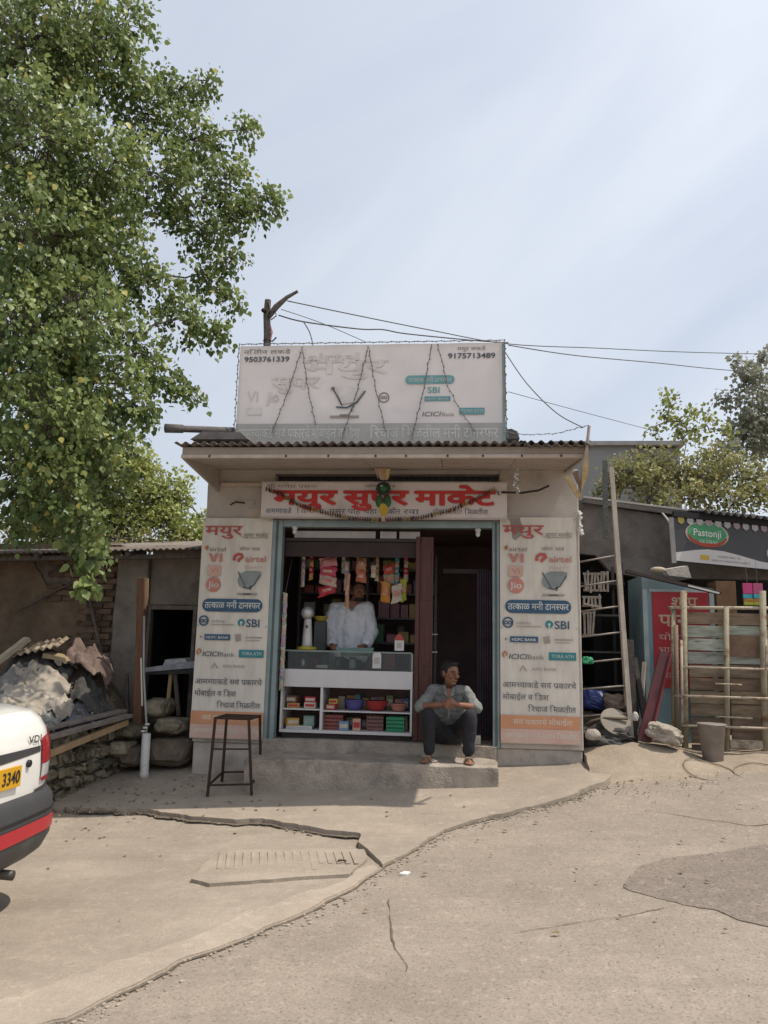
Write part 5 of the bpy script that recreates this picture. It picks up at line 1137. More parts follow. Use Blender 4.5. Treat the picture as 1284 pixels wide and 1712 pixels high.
MB().bar((-2.391,0.520,1.118), (-2.399,0.500,0.674), .035).build('leg', RWL, tb); MB().bar((-2.354,0.550,1.118), (-2.299,0.600,0.662), .04).build('leg', TIMB, tb); MB().bar((-2.936,0.600,1.102), (-2.884,0.600,0.651), .03).build('leg', TIMB, tb)
MB().prism([(-2.505,0.550,1.193), (-2.314,0.550,1.238), (-2.232,0.550,1.246), (-2.249,0.550,1.285), (-2.482,0.550,1.266)], (.0, .16, .01)).build('cloth_bundle', M('pale_cloth', (.50, .50, .50), (.36, .36, .37), 14, .9, .5, 30), label='crumpled pale cloth lying on the trestle board', cat='cloth')

# ---------------------------------------------------------------- low rubble wall with planks and the scrap heap behind it
RUB = M('rubble_stone', (.30, .255, .185), (.17, .145, .105), 9, .95, .8, 40, rnd=.5, dirt=(.12, .12, .06), dscale=6, dpos=(.5, .68))
EARTH = M('earth_fill', (.17, .135, .10), (.10, .08, .06), 8, .95, .8, 30)
rw = empty('rubble_wall', (-2.9, -.4, -.05), 'low rubble stone wall beside the car tail, planks lying on top', 'wall')
wa, wb = Vector((-2.934,-0.599)), Vector((-2.775,0.289)); wd = (wb-wa).normalized(); wn = Vector((wd.y, -wd.x)); wl = (wb-wa).length+.25
hz0 = lambda p: g(p.x, p.y)
pts = [wa-wn*.05-wd*1.6, wb-wn*.05+wd*.25, wb-wn*1.2+wd*.25, wa-wn*1.2-wd*1.6]
MB().prism([(p.x, p.y, -.25) for p in pts], (0, 0, .72)).build('core', EARTH, rw)
rs = random.Random(9); row = 0; z = -.06
while z < .47:
    h = rs.uniform(.08, .16); d = -1.5
    while d < wl:
        w = rs.uniform(.09, .26); c = wa+wd*(d+w/2)+wn*rs.uniform(-.035, -.005)
        bm = bmesh.new(); bmesh.ops.create_cube(bm, size=1.0)
        for v in bm.verts: v.co = Vector((v.co.x*(w-.022), v.co.y*.13, v.co.z*(h-.020)))
        bmesh.ops.bevel(bm, geom=bm.edges[:], offset=.028, segments=2, affect='EDGES')
        for v in bm.verts: v.co += Vector((rs.uniform(-.024, .024), rs.uniform(-.022, .022), rs.uniform(-.020, .020)))
        me = bpy.data.meshes.new('stone'); bm.to_mesh(me); bm.free(); me.transform(Matrix.Translation((c.x, c.y, z+h/2)) @ Matrix.Rotation(math.atan2(wd.y, wd.x), 4, 'Z'))
        link('stone', me, RUB, rw); d += w
    z += h
PLK = M('grey_plank', (.22, .19, .16), (.13, .11, .095), 4, .9, .35, 50, stretch=(3, 3, 3), rnd=.25)
def plank(a, b, w, h, mat, label, grp='planks on the rubble wall'): return MB().bar(a, b, w, h).build('plank', mat, bevel=.004, label=label, cat='plank', group=grp)
plank((-3.002,-1.000,0.558), (-2.616,0.000,0.701), .10, .035, PLK, 'topmost weathered plank along the rubble wall'); plank((-2.953,-0.980,0.420), (-2.636,-0.000,0.634), .05, .06, RWL, 'sunlit tan beam under the topmost plank on the rubble wall'); plank((-3.149,-0.850,0.613), (-2.749,0.150,0.734), .12, .03, PLK, 'dark plank lying innermost on the rubble wall')
plank((-4.091,-0.300,1.100), (-3.867,0.100,1.463), .10, .05, M('bleached_plank', (.40, .34, .26), (.32, .27, .20), 4, .9, .3, 40), 'bleached thick plank slanting up at the top of the scrap heap', None)
def sack(c, r, mat, label, seed, rot=(0, 0, 0), amp=.25, cat='sack', name='scrap_sack', fr=2.6, group='sacks of the scrap heap'):
    bm = bmesh.new(); bmesh.ops.create_icosphere(bm, subdivisions=5, radius=1.0); R_ = Euler(rot).to_matrix()
    for v in bm.verts:
        p = v.co.copy(); pa = Euler((seed, seed*1.7, seed*.6)).to_matrix() @ p; pa = Vector((pa.x*3.6, pa.y*3.2, pa.z*.9)); n4 = 1-2.6*abs(mnoise.noise(pa+Vector((seed, 1, 2)))); n5 = 1-2.6*abs(mnoise.noise(pa*2.3+Vector((3, seed, 1)))); n1 = mnoise.noise(p*fr*.6+Vector((seed, 0, 0))); n2 = abs(mnoise.noise(p*fr*1.7+Vector((0, seed, 0)))); n3 = abs(mnoise.noise(p*fr*4+Vector((0, 0, seed))))
        q = p*(1+amp*n1*1.1+amp*.34*n4+amp*.20*n5); q = Vector((q.x*r[0], q.y*r[1], max(q.z, -.75)*r[2])); v.co = R_ @ q+Vector(c)
    me = bpy.data.meshes.new(name); bm.to_mesh(me); bm.free()
    return link(name, me, mat, None, True, label=label, cat=cat, group=group)
CLW = M('sack_white', (.43, .385, .325), (.27, .235, .19), 7, .8, .4, 18, dirt=(.24, .20, .16), dscale=5, dpos=(.48, .68)); CLG = M('sack_grey', (.21, .20, .19), (.12, .115, .11), 5, .85, .4, 18)
CLP = M('sack_pink', (.22, .16, .135), (.12, .08, .07), 9, .85, .5, 20); CLM = M('sack_mixed', (.46, .44, .40), (.10, .10, .10), 16, .85, .6, 25, dirt=(.22, .36, .33), dscale=9, dpos=(.6, .66)); CLD = M('sack_dark', (.075, .07, .065), (.04, .037, .035), 6, .8, .5, 20); CLR = M('sack_rose', (.36, .27, .235), (.40, .355, .31), 9, .85, .5, 22)
def mound(x, y):
    t = max(0, min(1, (y+.95)/1.25)); return .46+.80*math.exp(-((x+3.85)/.62)**2)*t+.28*math.exp(-((x+3.15)/.35)**2)*max(0, min(1, (y+.45)/.9))
def drape(cx, cy, rx, ry, off, mat, label, seed, name='scrap_sheet', cat='sheet', fold=.06, n=34, group='sheets of the scrap heap', rot=0.0, sc=1.0, thick=.006):
    """ragged sheet thrown over the heap: follows the mound, with ridged folds and a torn outline"""
    vs_ = []; rr2 = random.Random(seed)
    for j in range(n+1):
        for i in range(n+1):
            u_, v_ = 2*i/n-1, 2*j/n-1; k_ = math.sqrt(max(1e-6, 1-.45*min(u_*u_, v_*v_)))*(1+.14*mnoise.noise((u_*1.5+seed, v_*1.5, seed)))
            lx, ly = u_*rx*k_, v_*ry*k_; x = cx+lx*math.cos(rot)-ly*math.sin(rot); y = cy+lx*math.sin(rot)+ly*math.cos(rot)
            r1 = 1-2.4*abs(mnoise.noise((x*3.2*sc+seed, y*1.1*sc, seed*.7))); r2 = 1-2.4*abs(mnoise.noise((x*1.7*sc-seed, y*4.1*sc, seed*1.3))); r3 = mnoise.noise((x*9*sc, y*9*sc, seed)); r4 = 1-2.4*abs(mnoise.noise((x*8*sc+seed, y*6*sc+x*5, seed*2)))
            z = mound(x, y)+off+fold*(.8*r1+.6*r2+.25*r3+.28*r4)-.10*max(0, max(abs(u_), abs(v_))-.75)
            vs_.append((x, y, z))
    N = n+1; fs_ = [(j*N+i, j*N+i+1, (j+1)*N+i+1, (j+1)*N+i) for j in range(n) for i in range(n)]
    m_ = len(vs_); vs_ += [(x, y+.002, z-thick) for x, y, z in vs_]; fs_ += [tuple(m_+q for q in reversed(f__)) for f__ in fs_[:]]
    rim_ = [i for i in range(N)]+[j*N+n for j in range(1, N)]+[n*N+i for i in range(n-1, -1, -1)]+[j*N for j in range(n-1, 0, -1)]
    fs_ += [(a, m_+a, m_+b_, b_) for a, b_ in zip(rim_, rim_[1:]+rim_[:1])]
    return MB().add(vs_, fs_).build(name, mat, None, True, label=label, cat=cat, group=group)
drape(-3.9, -.1, 1.15, .95, -.02, EARTH, 'brown rubbish mound that carries the scrap sheets', 41, 'scrap_mound', 'mound', .07, 40, None)
drape(-3.55, -.30, .36, .34, .10, CLW, 'big white plastic sheet draped on the scrap heap', 3, fold=.085, sc=1.3, rot=.3)
drape(-3.98, -.35, .32, .30, .08, CLG, 'slate grey tarpaulin left of the big white sheet', 11, fold=.09, sc=1.2)
drape(-3.25, -.62, .22, .16, .10, CLM, 'speckled bag with teal scraps below the big white sheet', 6, 'scrap_bag', 'bag', .07, sc=2.6)
drape(-3.62, -.76, .25, .14, .09, CLR, 'pale rose rag just above the car boot', 17, 'rag', 'rag', .06, sc=2.2)
drape(-4.1, -.72, .28, .18, .08, CLG, 'grey rag at the left edge above the car boot', 23, 'rag', 'rag', .07, sc=2.0)
drape(-3.22, .30, .24, .22, .26, CLP, 'dusty pink bedding heap against the bare bricks', 8, 'bedding', 'bedding', .10, sc=2.0)
drape(-3.72, .12, .36, .24, .08, CLD, 'black rubber sheet under the broken corrugated sheet', 14, fold=.07, sc=1.4)
drape(-3.05, .05, .2, .2, .10, CLD, 'dark bundle of rags at the right foot of the scrap heap', 19, 'rag', 'rag', .09, sc=2.2)
drape(-3.18, -.38, .12, .12, .16, CLW, 'small cream bag right of the big white sheet', 29, 'scrap_bag', 'bag', .07, sc=3)
drape(-3.0, -.25, .17, .2, .10, M('rag_blue', (.16, .165, .18), (.10, .10, .11), 9, .9, .5, 25), 'flattened blue grey cloth on the innermost plank', 37, 'rag', 'rag', .05, sc=2.5)
drape(-3.45, -.82, .14, .10, .10, M('rag_tan', (.34, .27, .20), (.22, .17, .13), 9, .9, .5, 25), 'tan rag lying at the plank end near the car', 47, 'rag', 'rag', .05, sc=3)
mb = MB(); rz_ = random.Random(66)
for _ in range(260):
    x, y = rz_.uniform(-4.5, -2.95), rz_.uniform(-.95, .5); c = Vector((x, y, mound(x, y)+rz_.uniform(.0, .14)))
    mb.box(c, (rz_.uniform(.02, .10), rz_.uniform(.004, .02), rz_.uniform(.015, .06)), (rz_.uniform(-1.2, 1.2), rz_.uniform(-1.2, 1.2), rz_.uniform(0, 3)))
mb.build('scrap_litter', M('scrap_bits', (.30, .24, .18), (.10, .085, .07), 6, .9, dirt=(.40, .36, .31), dscale=5, dpos=(.55, .6)), label='small broken scraps strewn over the rubbish mound', cat='litter', kind='stuff')
ab = Vector((-4.035,-0.100,1.244)); MB().corr(ab, Vector((-3.480,0.050,1.394))-ab, (-.10, .5, .12), .075, .016, .006).build('corrugated_scrap', M('asbestos', (.36, .29, .215), (.26, .20, .15), 6, .9, .4, 40), None, True, label='broken corrugated sheet lying across the top of the scrap heap', cat='sheet')
sb2 = MB().prism([(-3.647,0.050,1.315), (-3.401,0.050,1.270), (-3.371,0.050,1.233), (-3.655,0.050,1.264)], (0, .15, .02)).build('broken_tile', M('tile_tan', (.33, .25, .15)), label='broken tan tile at the end of the corrugated sheet', cat='tile')
# dark rubble blocks at the shed door
for i, (px_, py_, y_, w, h, lab) in enumerate(((268, 1182, .5, .30, .20, 'rounded brown boulder beneath the trestle board'), (222, 1222, .2, .26, .13, 'flat dark stone beside the standpipe'), (290, 1212, .35, .34, .16, 'long dark stone under the trestle by the shop wall'), (205, 1250, .15, .22, .16, 'mossy block at the inner end of the rubble wall'), (288, 1255, .3, .5, .28, 'big dark block in the shade left of the shop wall'), (225, 1262, .25, .28, .22, 'dark block behind the foot of the standpipe'))):
    p = lerp((0, 0, 0), (1, 1, 1), 0); c = Vector(((px_-642)/160*1.0, 0, 0))
    bm = bmesh.new(); bmesh.ops.create_icosphere(bm, subdivisions=3, radius=1.0)
    c = [Vector((-2.480,0.500,0.755)), Vector((-2.648,0.200,0.524)), Vector((-2.262,0.350,0.583)), Vector((-2.724,0.150,0.356)), Vector((-2.238,0.300,0.323)), Vector((-2.629,0.250,0.273))][i]
    for v in bm.verts:
        q = v.co; q = Vector([math.copysign(abs(t)**.6, t) for t in q]); q *= 1+.18*mnoise.noise(v.co*2+Vector((i*7, 0, 0))); v.co = Vector((q.x*w*.5, q.y*.2, q.z*h*.5))+c
    me = bpy.data.meshes.new('stone_block'); bm.to_mesh(me); bm.free(); link('stone_block', me, RUB if i < 4 else EARTH, label=lab, cat='stone')

# ================================================================ white saloon car, tail towards the shop front
CZ = -.13; CXR = -1.70; CYC = -3.80
car = empty('parked_car', (CXR-2.1, CYC, CZ), 'white saloon car cut off by the left edge, dark bumper with red stripe', 'car')
PAINT = M('car_white', (.78, .77, .73), (.75, .74, .70), 3, .22, coat=.6, dirt=(.56, .51, .44), dscale=2.5, dpos=(.5, .8)); DGREY = M('bumper_grey', (.055, .055, .058), (.045, .045, .048), 4, .5, dirt=(.10, .09, .08), dscale=3, dpos=(.55, .8)); REDT = M('stripe_red', (.42, .02, .03), rough=.35, c2=(.40, .02, .03))
LAMR = M('lamp_red', (.36, .012, .018), (.30, .01, .015), 20, .12, coat=.8); LAMW = M('lamp_clear', (.62, .60, .58), (.45, .44, .44), 25, .12, coat=.8); CBLK = M('car_black', (.02, .02, .022), rough=.45)
def cpt(t, z, w, r, fl, off=0.0):
    """point of the car body outline at height z: t in turns, 0 = middle of the tail, .25 = right side"""
    t = (t+.5) % 1-.5; sg_ = 1 if t >= 0 else -1; t = abs(t); rc = min(.38, w*.5)
    if t <= .10: lx, ly = 0, (w-rc)*t/.10; nx, ny = -1, 0
    elif t <= .15: a = (t-.10)/.05*math.pi/2; lx, ly = rc-rc*math.cos(a), w-rc+rc*math.sin(a); nx, ny = -math.cos(a), math.sin(a)
    elif t <= .35: lx, ly = rc+(fl-r-2*rc)*(t-.15)/.20, w; nx, ny = 0, 1
    elif t <= .40: a = (t-.35)/.05*math.pi/2; lx, ly = fl-r-rc+rc*math.sin(a), w-rc+rc*math.cos(a); nx, ny = math.sin(a), math.cos(a)
    else: lx, ly = fl-r, (w-rc)*(1-(t-.40)/.10); nx, ny = 1, 0
    lx += r+nx*off; ly = (ly+ny*off)*sg_
    if t < .25: lx += .06*(ly/.85)**2*max(0, 1-lx/1.2)
    return Vector((CXR-lx, CYC+ly, CZ+z-.10*max(0, lx-.8)/4.2*(1 if z > .7 else 0)))
LV = [(.30, .84, .07, 4.15), (.34, .885, .02, 4.19), (.42, .915, -.015, 4.22), (.55, .92, -.02, 4.22), (.64, .915, -.012, 4.22), (.685, .90, .03, 4.2)]
BV_ = [(.66, 0.880, .035, 4.18), (.72, 0.887, .03, 4.18), (.85, 0.890, .028, 4.16), (.96, 0.885, .035, 4.1), (1.04, 0.870, .055, 4.0), (1.10, 0.845, .085, 3.9), (1.145, 0.810, .13, 3.8), (1.17, 0.745, .22, 3.7), (1.18, 0.545, .45, 3.4)]
def interp(L_, z):
    for a, b in zip(L_[:-1], L_[1:]):
        if a[0] <= z <= b[0]:
            t = (z-a[0])/(b[0]-a[0]); return tuple(p*(1-t)+q*t for p, q in zip(a, b))
    return L_[0] if z < L_[0][0] else L_[-1]
TS = sorted(set([round(s_*v, 4) for s_ in (1, -1) for v in [i*.0125 for i in range(9)]+[.10+i*.005 for i in range(11)]+[.15+i*.0125 for i in range(17)]+[.35+i*.005 for i in range(11)]+[.40+i*.0125 for i in range(8)]]+[.5]))
def loft(L_, name, mat, cap=True, **k):
    mb = MB(); n = len(TS); vs_ = [cpt(t, *l) for l in L_ for t in TS]
    fs_ = [(i*n+j, i*n+(j+1) % n, (i+1)*n+(j+1) % n, (i+1)*n+j) for i in range(len(L_)-1) for j in range(n)]
    if cap: fs_ += [tuple(range(n-1, -1, -1)), tuple((len(L_)-1)*n+j for j in range(n))]
    return mb.add(vs_, fs_).build(name, mat, car, True)
def shell(L_, z0, z1, t0, t1, off, name, mat, par=None, nz_=5, nt_=16, zt=None):
    vs_ = []
    for i in range(nz_+1):
        for j in range(nt_+1):
            u_ = j/nt_; za, zb3 = (z0, z1) if zt is None else zt(u_)
            z = za+(zb3-za)*i/nz_; l = interp(L_, z); vs_.append(cpt(t0+(t1-t0)*u_, z, l[1], l[2], l[3], off))
    return MB().add(vs_, [(i*(nt_+1)+j, i*(nt_+1)+j+1, (i+1)*(nt_+1)+j+1, (i+1)*(nt_+1)+j) for i in range(nz_) for j in range(nt_)]).build(name, mat, par or car, True)
BD2 = []
for a, b in zip(BV_[:-1], BV_[1:]):
    for k in range(3): BD2.append(tuple(p+(q-p)*k/3 for p, q in zip(a, b)))
BD2.append(BV_[-1])
loft(BD2, 'body', PAINT); bmp = loft(LV, 'bumper', DGREY)
# the dark bumper climbs round the corner under the lamp
shell(BV_, .66, .80, .085, .30, .006, 'bumper_corner', DGREY, bmp, 6, 24, lambda u_: (.66, .70+.13*min(1, u_*2.2)**1.5))
shell(LV, .455, .535, -.30, .30, .007, 'stripe', REDT, bmp, 3, 60); shell(LV, .60, .612, .125, .19, .006, 'stripe', REDT, bmp, 1, 12)
shell(LV, .56, .575, -.22, .22, .004, 'groove', CBLK, bmp, 1, 50)
for s_ in (1, -1):
    tl = shell(BV_, .86, 1.02, s_*.094, s_*.150, .012, 'tail_lamp', LAMR, car, 6, 14, lambda u_: (.84+.02*u_, .99+.06*min(1, u_*1.5)-.05*max(0, u_-.6)*2)); shell(BV_, .75, .86, s_*.0955, s_*.145, .011, 'clear_lens', LAMW, tl, 4, 10, lambda u_: (.76+.05*u_, .838+.02*u_))
    shell(BV_, .74, .76, s_*.0955, s_*.143, .012, 'red_lens', LAMR, tl, 2, 10)
shell(BV_, .90, .955, -.092, .092, .004, 'boot_garnish', DGREY, car, 3, 40, lambda u_: (.895+.02*abs(u_-.5)*2, .95)); shell(BV_, .66, .664, -.13, .13, .004, 'boot_gap', CBLK, car, 1, 30)
def tailplane(y, z): return Vector((CXR, CYC+y, CZ+z))
l = interp(BV_, .82); px0 = cpt(0.0, .82, l[1], l[2], l[3]).x
MB().box((px0+.014, CYC, CZ+.815), (.012, .42, .115)).build('number_plate', M('plate_yellow', (.62, .33, .015), (.58, .31, .015), 4, .4), car, bevel=.003)
RT = Matrix(((0, -1, 0), (1, 0, 0), (0, 0, 1)))
letters('MH 12', -.19, -.03, -.032, .066, 0, M('plate_ink', (.02, .02, .02)), car, .015, 'plate_lettering', R_=RT, org=(px0+.0225, CYC, CZ+.815)); letters('3340', .02, .19, -.032, .066, 0, M('plate_ink', (.02, .02, .02)), car, .015, 'plate_lettering', R_=RT, org=(px0+.0225, CYC, CZ+.815))
MB().lathe((px0-.004, CYC+.315, CZ+.865), [(.022, 0), (.022, .012), (.016, .016)], 14, Matrix.Rotation(math.pi/2, 3, 'Y')).build('lock', CBLK, car, True)
l = interp(BV_, 1.0); px1 = cpt(.06, 1.0, l[1], l[2], l[3]).x
letters('VDI', .31, .45, 0, .042, 0, M('badge_dark', (.03, .03, .035), rough=.3), car, .015, 'badge', R_=RT, org=(px1+.012, CYC, CZ+.975))
MB().tube([(CXR-.35, CYC+.30, CZ+.26), (CXR-.05, CYC+.30, CZ+.25)], .028, 12).build('exhaust', M('exhaust', (.10, .09, .08), metal=.7, rough=.5), car, True)
MB().bb(CXR-4.0, CXR-.25, CYC-.72, CYC+.72, CZ+.22, CZ+.40).build('underbody', CBLK, car)
# cabin
def ring(z, x0, x1, w): return [(CXR-x0, CYC-w, CZ+z), (CXR-x0, CYC+w, CZ+z), (CXR-x1, CYC+w, CZ+z), (CXR-x1, CYC-w, CZ+z)]
A_, B_ = ring(1.12, .55, 3.15, .74), ring(1.46, 1.05, 2.35, .56)
MB().add(A_+B_, [(0, 1, 5, 4), (1, 2, 6, 5), (2, 3, 7, 6), (3, 0, 4, 7)]).build('window_glass', M('car_glass', (.02, .025, .028), rough=.06, coat=.5), car)
MB().add(ring(1.455, 1.02, 2.38, .575)+ring(1.49, 1.15, 2.2, .50), [(0, 3, 2, 1), (4, 5, 6, 7), (0, 1, 5, 4), (1, 2, 6, 5), (2, 3, 7, 6), (3, 0, 4, 7)]).build('roof', PAINT, car, bevel=.01)
for x0, x1 in ((.55, 1.05), (1.75, 1.72), (3.15, 2.35)):
    for s_ in (-1, 1): MB().bar((CXR-x0, CYC+s_*.745, CZ+1.12), (CXR-x1, CYC+s_*.565, CZ+1.46), .05, .05).build('pillar', PAINT, car)
for lx in (.85, 3.35):
    for s_ in (-1, 1):
        Rw = Matrix.Rotation(math.pi/2, 3, 'X'); wy = CYC+s_*.76; zg = .295
        w_ = MB().lathe((CXR-lx, wy+.09, CZ+zg), [(.20, 0), (.27, .005), (.295, .03), (.295, .15), (.27, .175), (.20, .18)], 28, Rw).build('wheel', CBLK, car, True); MB().lathe((CXR-lx, wy+.095, CZ+zg), [(.05, 0), (.18, .01), (.20, .18), (.05, .19)], 20, Rw).build('rim', M('rim_silver', (.4, .4, .4), metal=.8, rough=.4), w_, True)

# ================================================================ right-hand lean-to and stall
DCON = M('dark_concrete', (.20, .17, .15), (.14, .12, .105), 5, .95, .5, 30, dirt=(.09, .08, .07), dscale=3, dpos=(.5, .7))
lt = empty('lean_to', (3.2, 1.6, .4), 'dark cement lean-to wall with a pale roof edge right of the shop', 'shed')
zA, zB = 3.327, 3.037
pts = [(2.03, 1.52, 3.327-.02), (6.5, 1.52, zB-.42), (6.5, 1.52, 2.35), (3.55, 1.52, 2.35), (3.3, 1.52, 2.30), (2.62, 1.52, 2.42), (2.45, 1.52, 2.62), (2.03, 1.52, 2.66)]
MB().prism(pts, (0, .12, 0)).build('wall', DCON, lt)
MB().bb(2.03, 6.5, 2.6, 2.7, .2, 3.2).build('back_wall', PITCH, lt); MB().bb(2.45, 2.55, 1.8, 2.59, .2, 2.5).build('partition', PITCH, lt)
MB().bar((2.304,1.450,3.325), (4.240,1.450,3.078), .035, .022).build('roof_edge', M('pale_edge', (.52, .48, .43)), lt)
MB().prism([(2.303,1.440,3.308), (4.235,1.440,3.062), (4.232,1.440,3.004), (2.301,1.440,3.256)], (0, 1.3, .12)).build('roof_slab', DCON, lt)
MB().tube([(3.113,1.480,3.245), (3.225,1.460,3.153), (3.282,1.400,3.048), (3.306,1.300,2.910)], .012, 6).build('roof_wire', M('pale_white', (.60, .55, .48)), lt)
# grey house and parapet far behind
hs = empty('grey_house', (4.6, 9.5, .5), 'flat roofed grey house behind the bushes right of the shop', 'house')
HG = M('house_grey', (.30, .295, .29), (.25, .245, .24), 2, .9, .1, 20, dirt=(.20, .19, .18), dscale=1, dpos=(.5, .8))
hx1 = 5.647; MB().bb(3.0, hx1-1.0, 9.0, 14, .2, 5.98).build('wall', HG, hs); MB().bb(hx1-.999, hx1, 9.05, 14, .2, 5.94).build('wall', M('house_grey_b', (.26, .245, .235), (.21, .20, .195), 2, .9), hs)
MB().bb(2.9, hx1+.08, 8.9, 14.1, 5.981, 6.07).build('roof_slab', M('house_slab', (.36, .35, .34)), hs)
MB().bb(hx1-.75, hx1-.3, 9.02, 9.048, 4.6, 5.4).build('window', M('house_window', (.05, .055, .06), rough=.2), hs)
MB().bb(hx1-1.02, hx1-.96, 8.97, 9.0, .2, 5.94).build('pipe', HG, hs)

# teal kiosk with a red notice
KT = M('kiosk_teal', (.22, .32, .35), (.17, .26, .29), 4, .7, .1, 20, dirt=(.22, .20, .18), dscale=3, dpos=(.55, .78)); KR_ = M('notice_red', (.36, .025, .035), (.31, .02, .03), 4, .6)
ks = empty('teal_kiosk', (3.15, .8, .5), 'teal kiosk with red notice board and slanting roof beside the stall', 'kiosk')
kx0, kx1 = 2.804, 3.561
MB().prism([(kx0, .75, .42), (kx1, .75, .45), (kx1, .75, 2.165), (kx0, .75, 2.305)], (0, .7, 0)).build('cabinet', KT, ks)
for b in ((kx0, kx0+.05), (kx1-.05, kx1)): MB().bb(b[0], b[1], .735, .7495, .47, 2.152).build('frame_post', M('kiosk_pale', (.36, .44, .45)), ks)
nx0, nx1, nz1, nz0 = 2.905, 3.502, 2.125, 1.100
MB().bb(nx0, nx1, .728, .7485, nz0, nz1).build('notice_board', KR_, ks); MB().bb(nx0-.03, nx1+.03, .738, .7488, nz1+.001, nz1+.03).build('notice_trim', M('kiosk_pale', (.36, .44, .45)), ks)
TAN = M('notice_cream', (.52, .40, .28))
letters('शॉप', nx0+.20, nx1-.12, nz1-.17, .12, .725, TAN, ks, .012); letters('पान', nx0+.06, nx0+.38, nz1-.37, .13, .725, TAN, ks, .012)
for i, t in enumerate(('योग~य', 'भावात', 'खाती', 'शीत पेय')): letters(t, nx0+.05, nx0+.34, nz1-.52-i*.135, .06, .725, M('notice_pale', (.50, .36, .33)), ks, 0)
MB().bar((2.606,0.620,2.336), (3.591,0.620,2.110), .10, .03).build('roof_board', M('kiosk_roof', (.07, .05, .045)), ks); MB().bar((3.241,0.560,2.184), (3.559,0.560,2.106), .03, .018).build('roof_trim', M('bright_tin', (.6, .58, .55), metal=.6, rough=.4), ks)
MB().prism([(3.042,0.680,2.367), (3.285,0.680,2.410), (3.317,0.680,2.279), (3.078,0.680,2.302)], (0, .2, .02)).build('pale_stone', M('pale_stone', (.48, .44, .39), (.36, .33, .29), 12, .9, .5), label='pale stone slab lying on the kiosk roof', cat='stone')
MB().ball((2.970,0.700,2.362), (.09, .08, .035), 10, 6).build('flat_pebble', M('sandy_stone', (.42, .36, .26)), None, True, label='flat sandy stone lying left on the kiosk roof', cat='stone')

# stall sign
sgn = empty('stall_sign', (3.220,0.900,2.473), 'charcoal stall sign with green oval logo over the right-hand stall', 'sign')
CH = M('sign_charcoal', (.055, .055, .058), (.045, .045, .048), 3, .5); SWH = M('sign_swoosh', (.50, .48, .47), (.45, .43, .42), 3, .5)
O_ = Vector((3.222,0.900,2.978)); E_ = Vector((5.119,1.350,2.876)); DN = Vector((3.227,0.900,2.487))-O_; DN.x = 0; DN.y = 0; AX = (E_-O_); SW_ = AX.length; SH_ = DN.length
ux = AX.normalized(); nrm = ux.cross(Vector((0, 0, 1))).normalized(); uz = Vector((0, 0, 1))
def SP(u_, v_, d=0.0): return O_+ux*(u_*SW_)-uz*(v_*SH_)+nrm*d
MB().prism([SP(0, 0), SP(1, 0), SP(1, 1), SP(0, 1)], -nrm*.06).build('board', CH, sgn)
def SPoly(pts, d, mat, name='printed_shape'): return MB().add([SP(u_, v_, d) for u_, v_ in pts], [tuple(range(len(pts)))]).build(name, mat, sgn)
SPoly([(.0, .80), (.05, .76), (.12, .70), (.20, .66), (.30, .67), (.40, .73), (.52, .82), (.7, .88), (1, .92), (1, .99), (0, .99)][::-1], .004, SWH, 'printed_swoosh')
def oval(cu, cv, ru, rv, d, mat, name='printed_oval', a0=0, a1=2*math.pi, n=28): return SPoly([(cu+ru*math.cos(a0+(a1-a0)*k/n), cv-rv*math.sin(a0+(a1-a0)*k/n)) for k in range(n)], d, mat, name)
oval(.20, .31, .135, .30, .004, M('logo_rim', (.45, .40, .34))); oval(.20, .33, .125, .28, .005, M('logo_red', (.36, .06, .035)), a0=math.pi, a1=2*math.pi); oval(.20, .28, .122, .24, .006, M('logo_green', (.05, .22, .12), (.08, .28, .12), 20))
Rs = Matrix((ux, -nrm, uz)).transposed(); letters('Pastonji', .115*SW_, .285*SW_, -.36*SH_, .16*SH_, -.008, PRW, sgn, .012, R_=Rs, org=O_, name='logo_lettering'); letters('ICE CREAM', .15*SW_, .26*SW_, -.52*SH_, .07*SH_, -.008, PRW, sgn, 0, R_=Rs, org=O_, name='logo_lettering')
SPoly([(.15, .80), (.205, .80), (.205, .91), (.15, .91)][::-1], .006, M('logo_gold', (.50, .33, .05))); letters('SHOP NO 12', .26*SW_, .40*SW_, -.83*SH_, .05*SH_, -.006, INKG, sgn, 0, R_=Rs, org=O_); letters('FRESH ICE CREAM AND SNACKS', .22*SW_, .46*SW_, -.92*SH_, .04*SH_, -.006, INKG, sgn, 0, R_=Rs, org=O_)
oval(.66, .62, .09, .26, .005, M('logo_rim', (.45, .40, .34))); oval(.66, .62, .075, .20, .006, M('logo_sand', (.36, .28, .20), (.24, .2, .16), 20))
for i in range(17):
    t = .02+i*.058; m_ = M('trim_gold', (.40, .32, .08)) if i == 0 else (M('trim_white', (.42, .40, .40)) if i % 3 else M('trim_mauve', (.34, .26, .29)))
    MB().prism([SP(t, -.02, .012), SP(t+.038, -.02, .012), SP(t+.038, .08, .012), SP(t+.019, .13, .012), SP(t, .08, .012)], -nrm*.006).build('trim_flag', m_, sgn)
MB().prism([SP(-.005, -.16, .02), SP(1, -.16, .02), SP(1, -.03, .02), SP(-.005, -.03, .02)], -nrm*.05).build('top_rail', M('rail_black', (.02, .02, .022)), sgn)
MB().bar(SP(-.02, .0, .0), SP(-.012, 1.05, .0), .05, .03).build('side_post', M('kiosk_pale2', (.30, .29, .28)), sgn)
sr = MB().corr(SP(.15, -.17, .12), ux*SW_*.95, Vector((0, 1.3, .25)), .09, .02, .004).build('stall_roof_sheet', M('stall_tin', (.10, .095, .095), (.06, .055, .055), 5, .6, metal=.3), None, True, label='dark corrugated sheet roofing the right-hand stall', cat='roof sheet')
fr_ = MB(); sc = Vector((4.151,0.850,3.016))
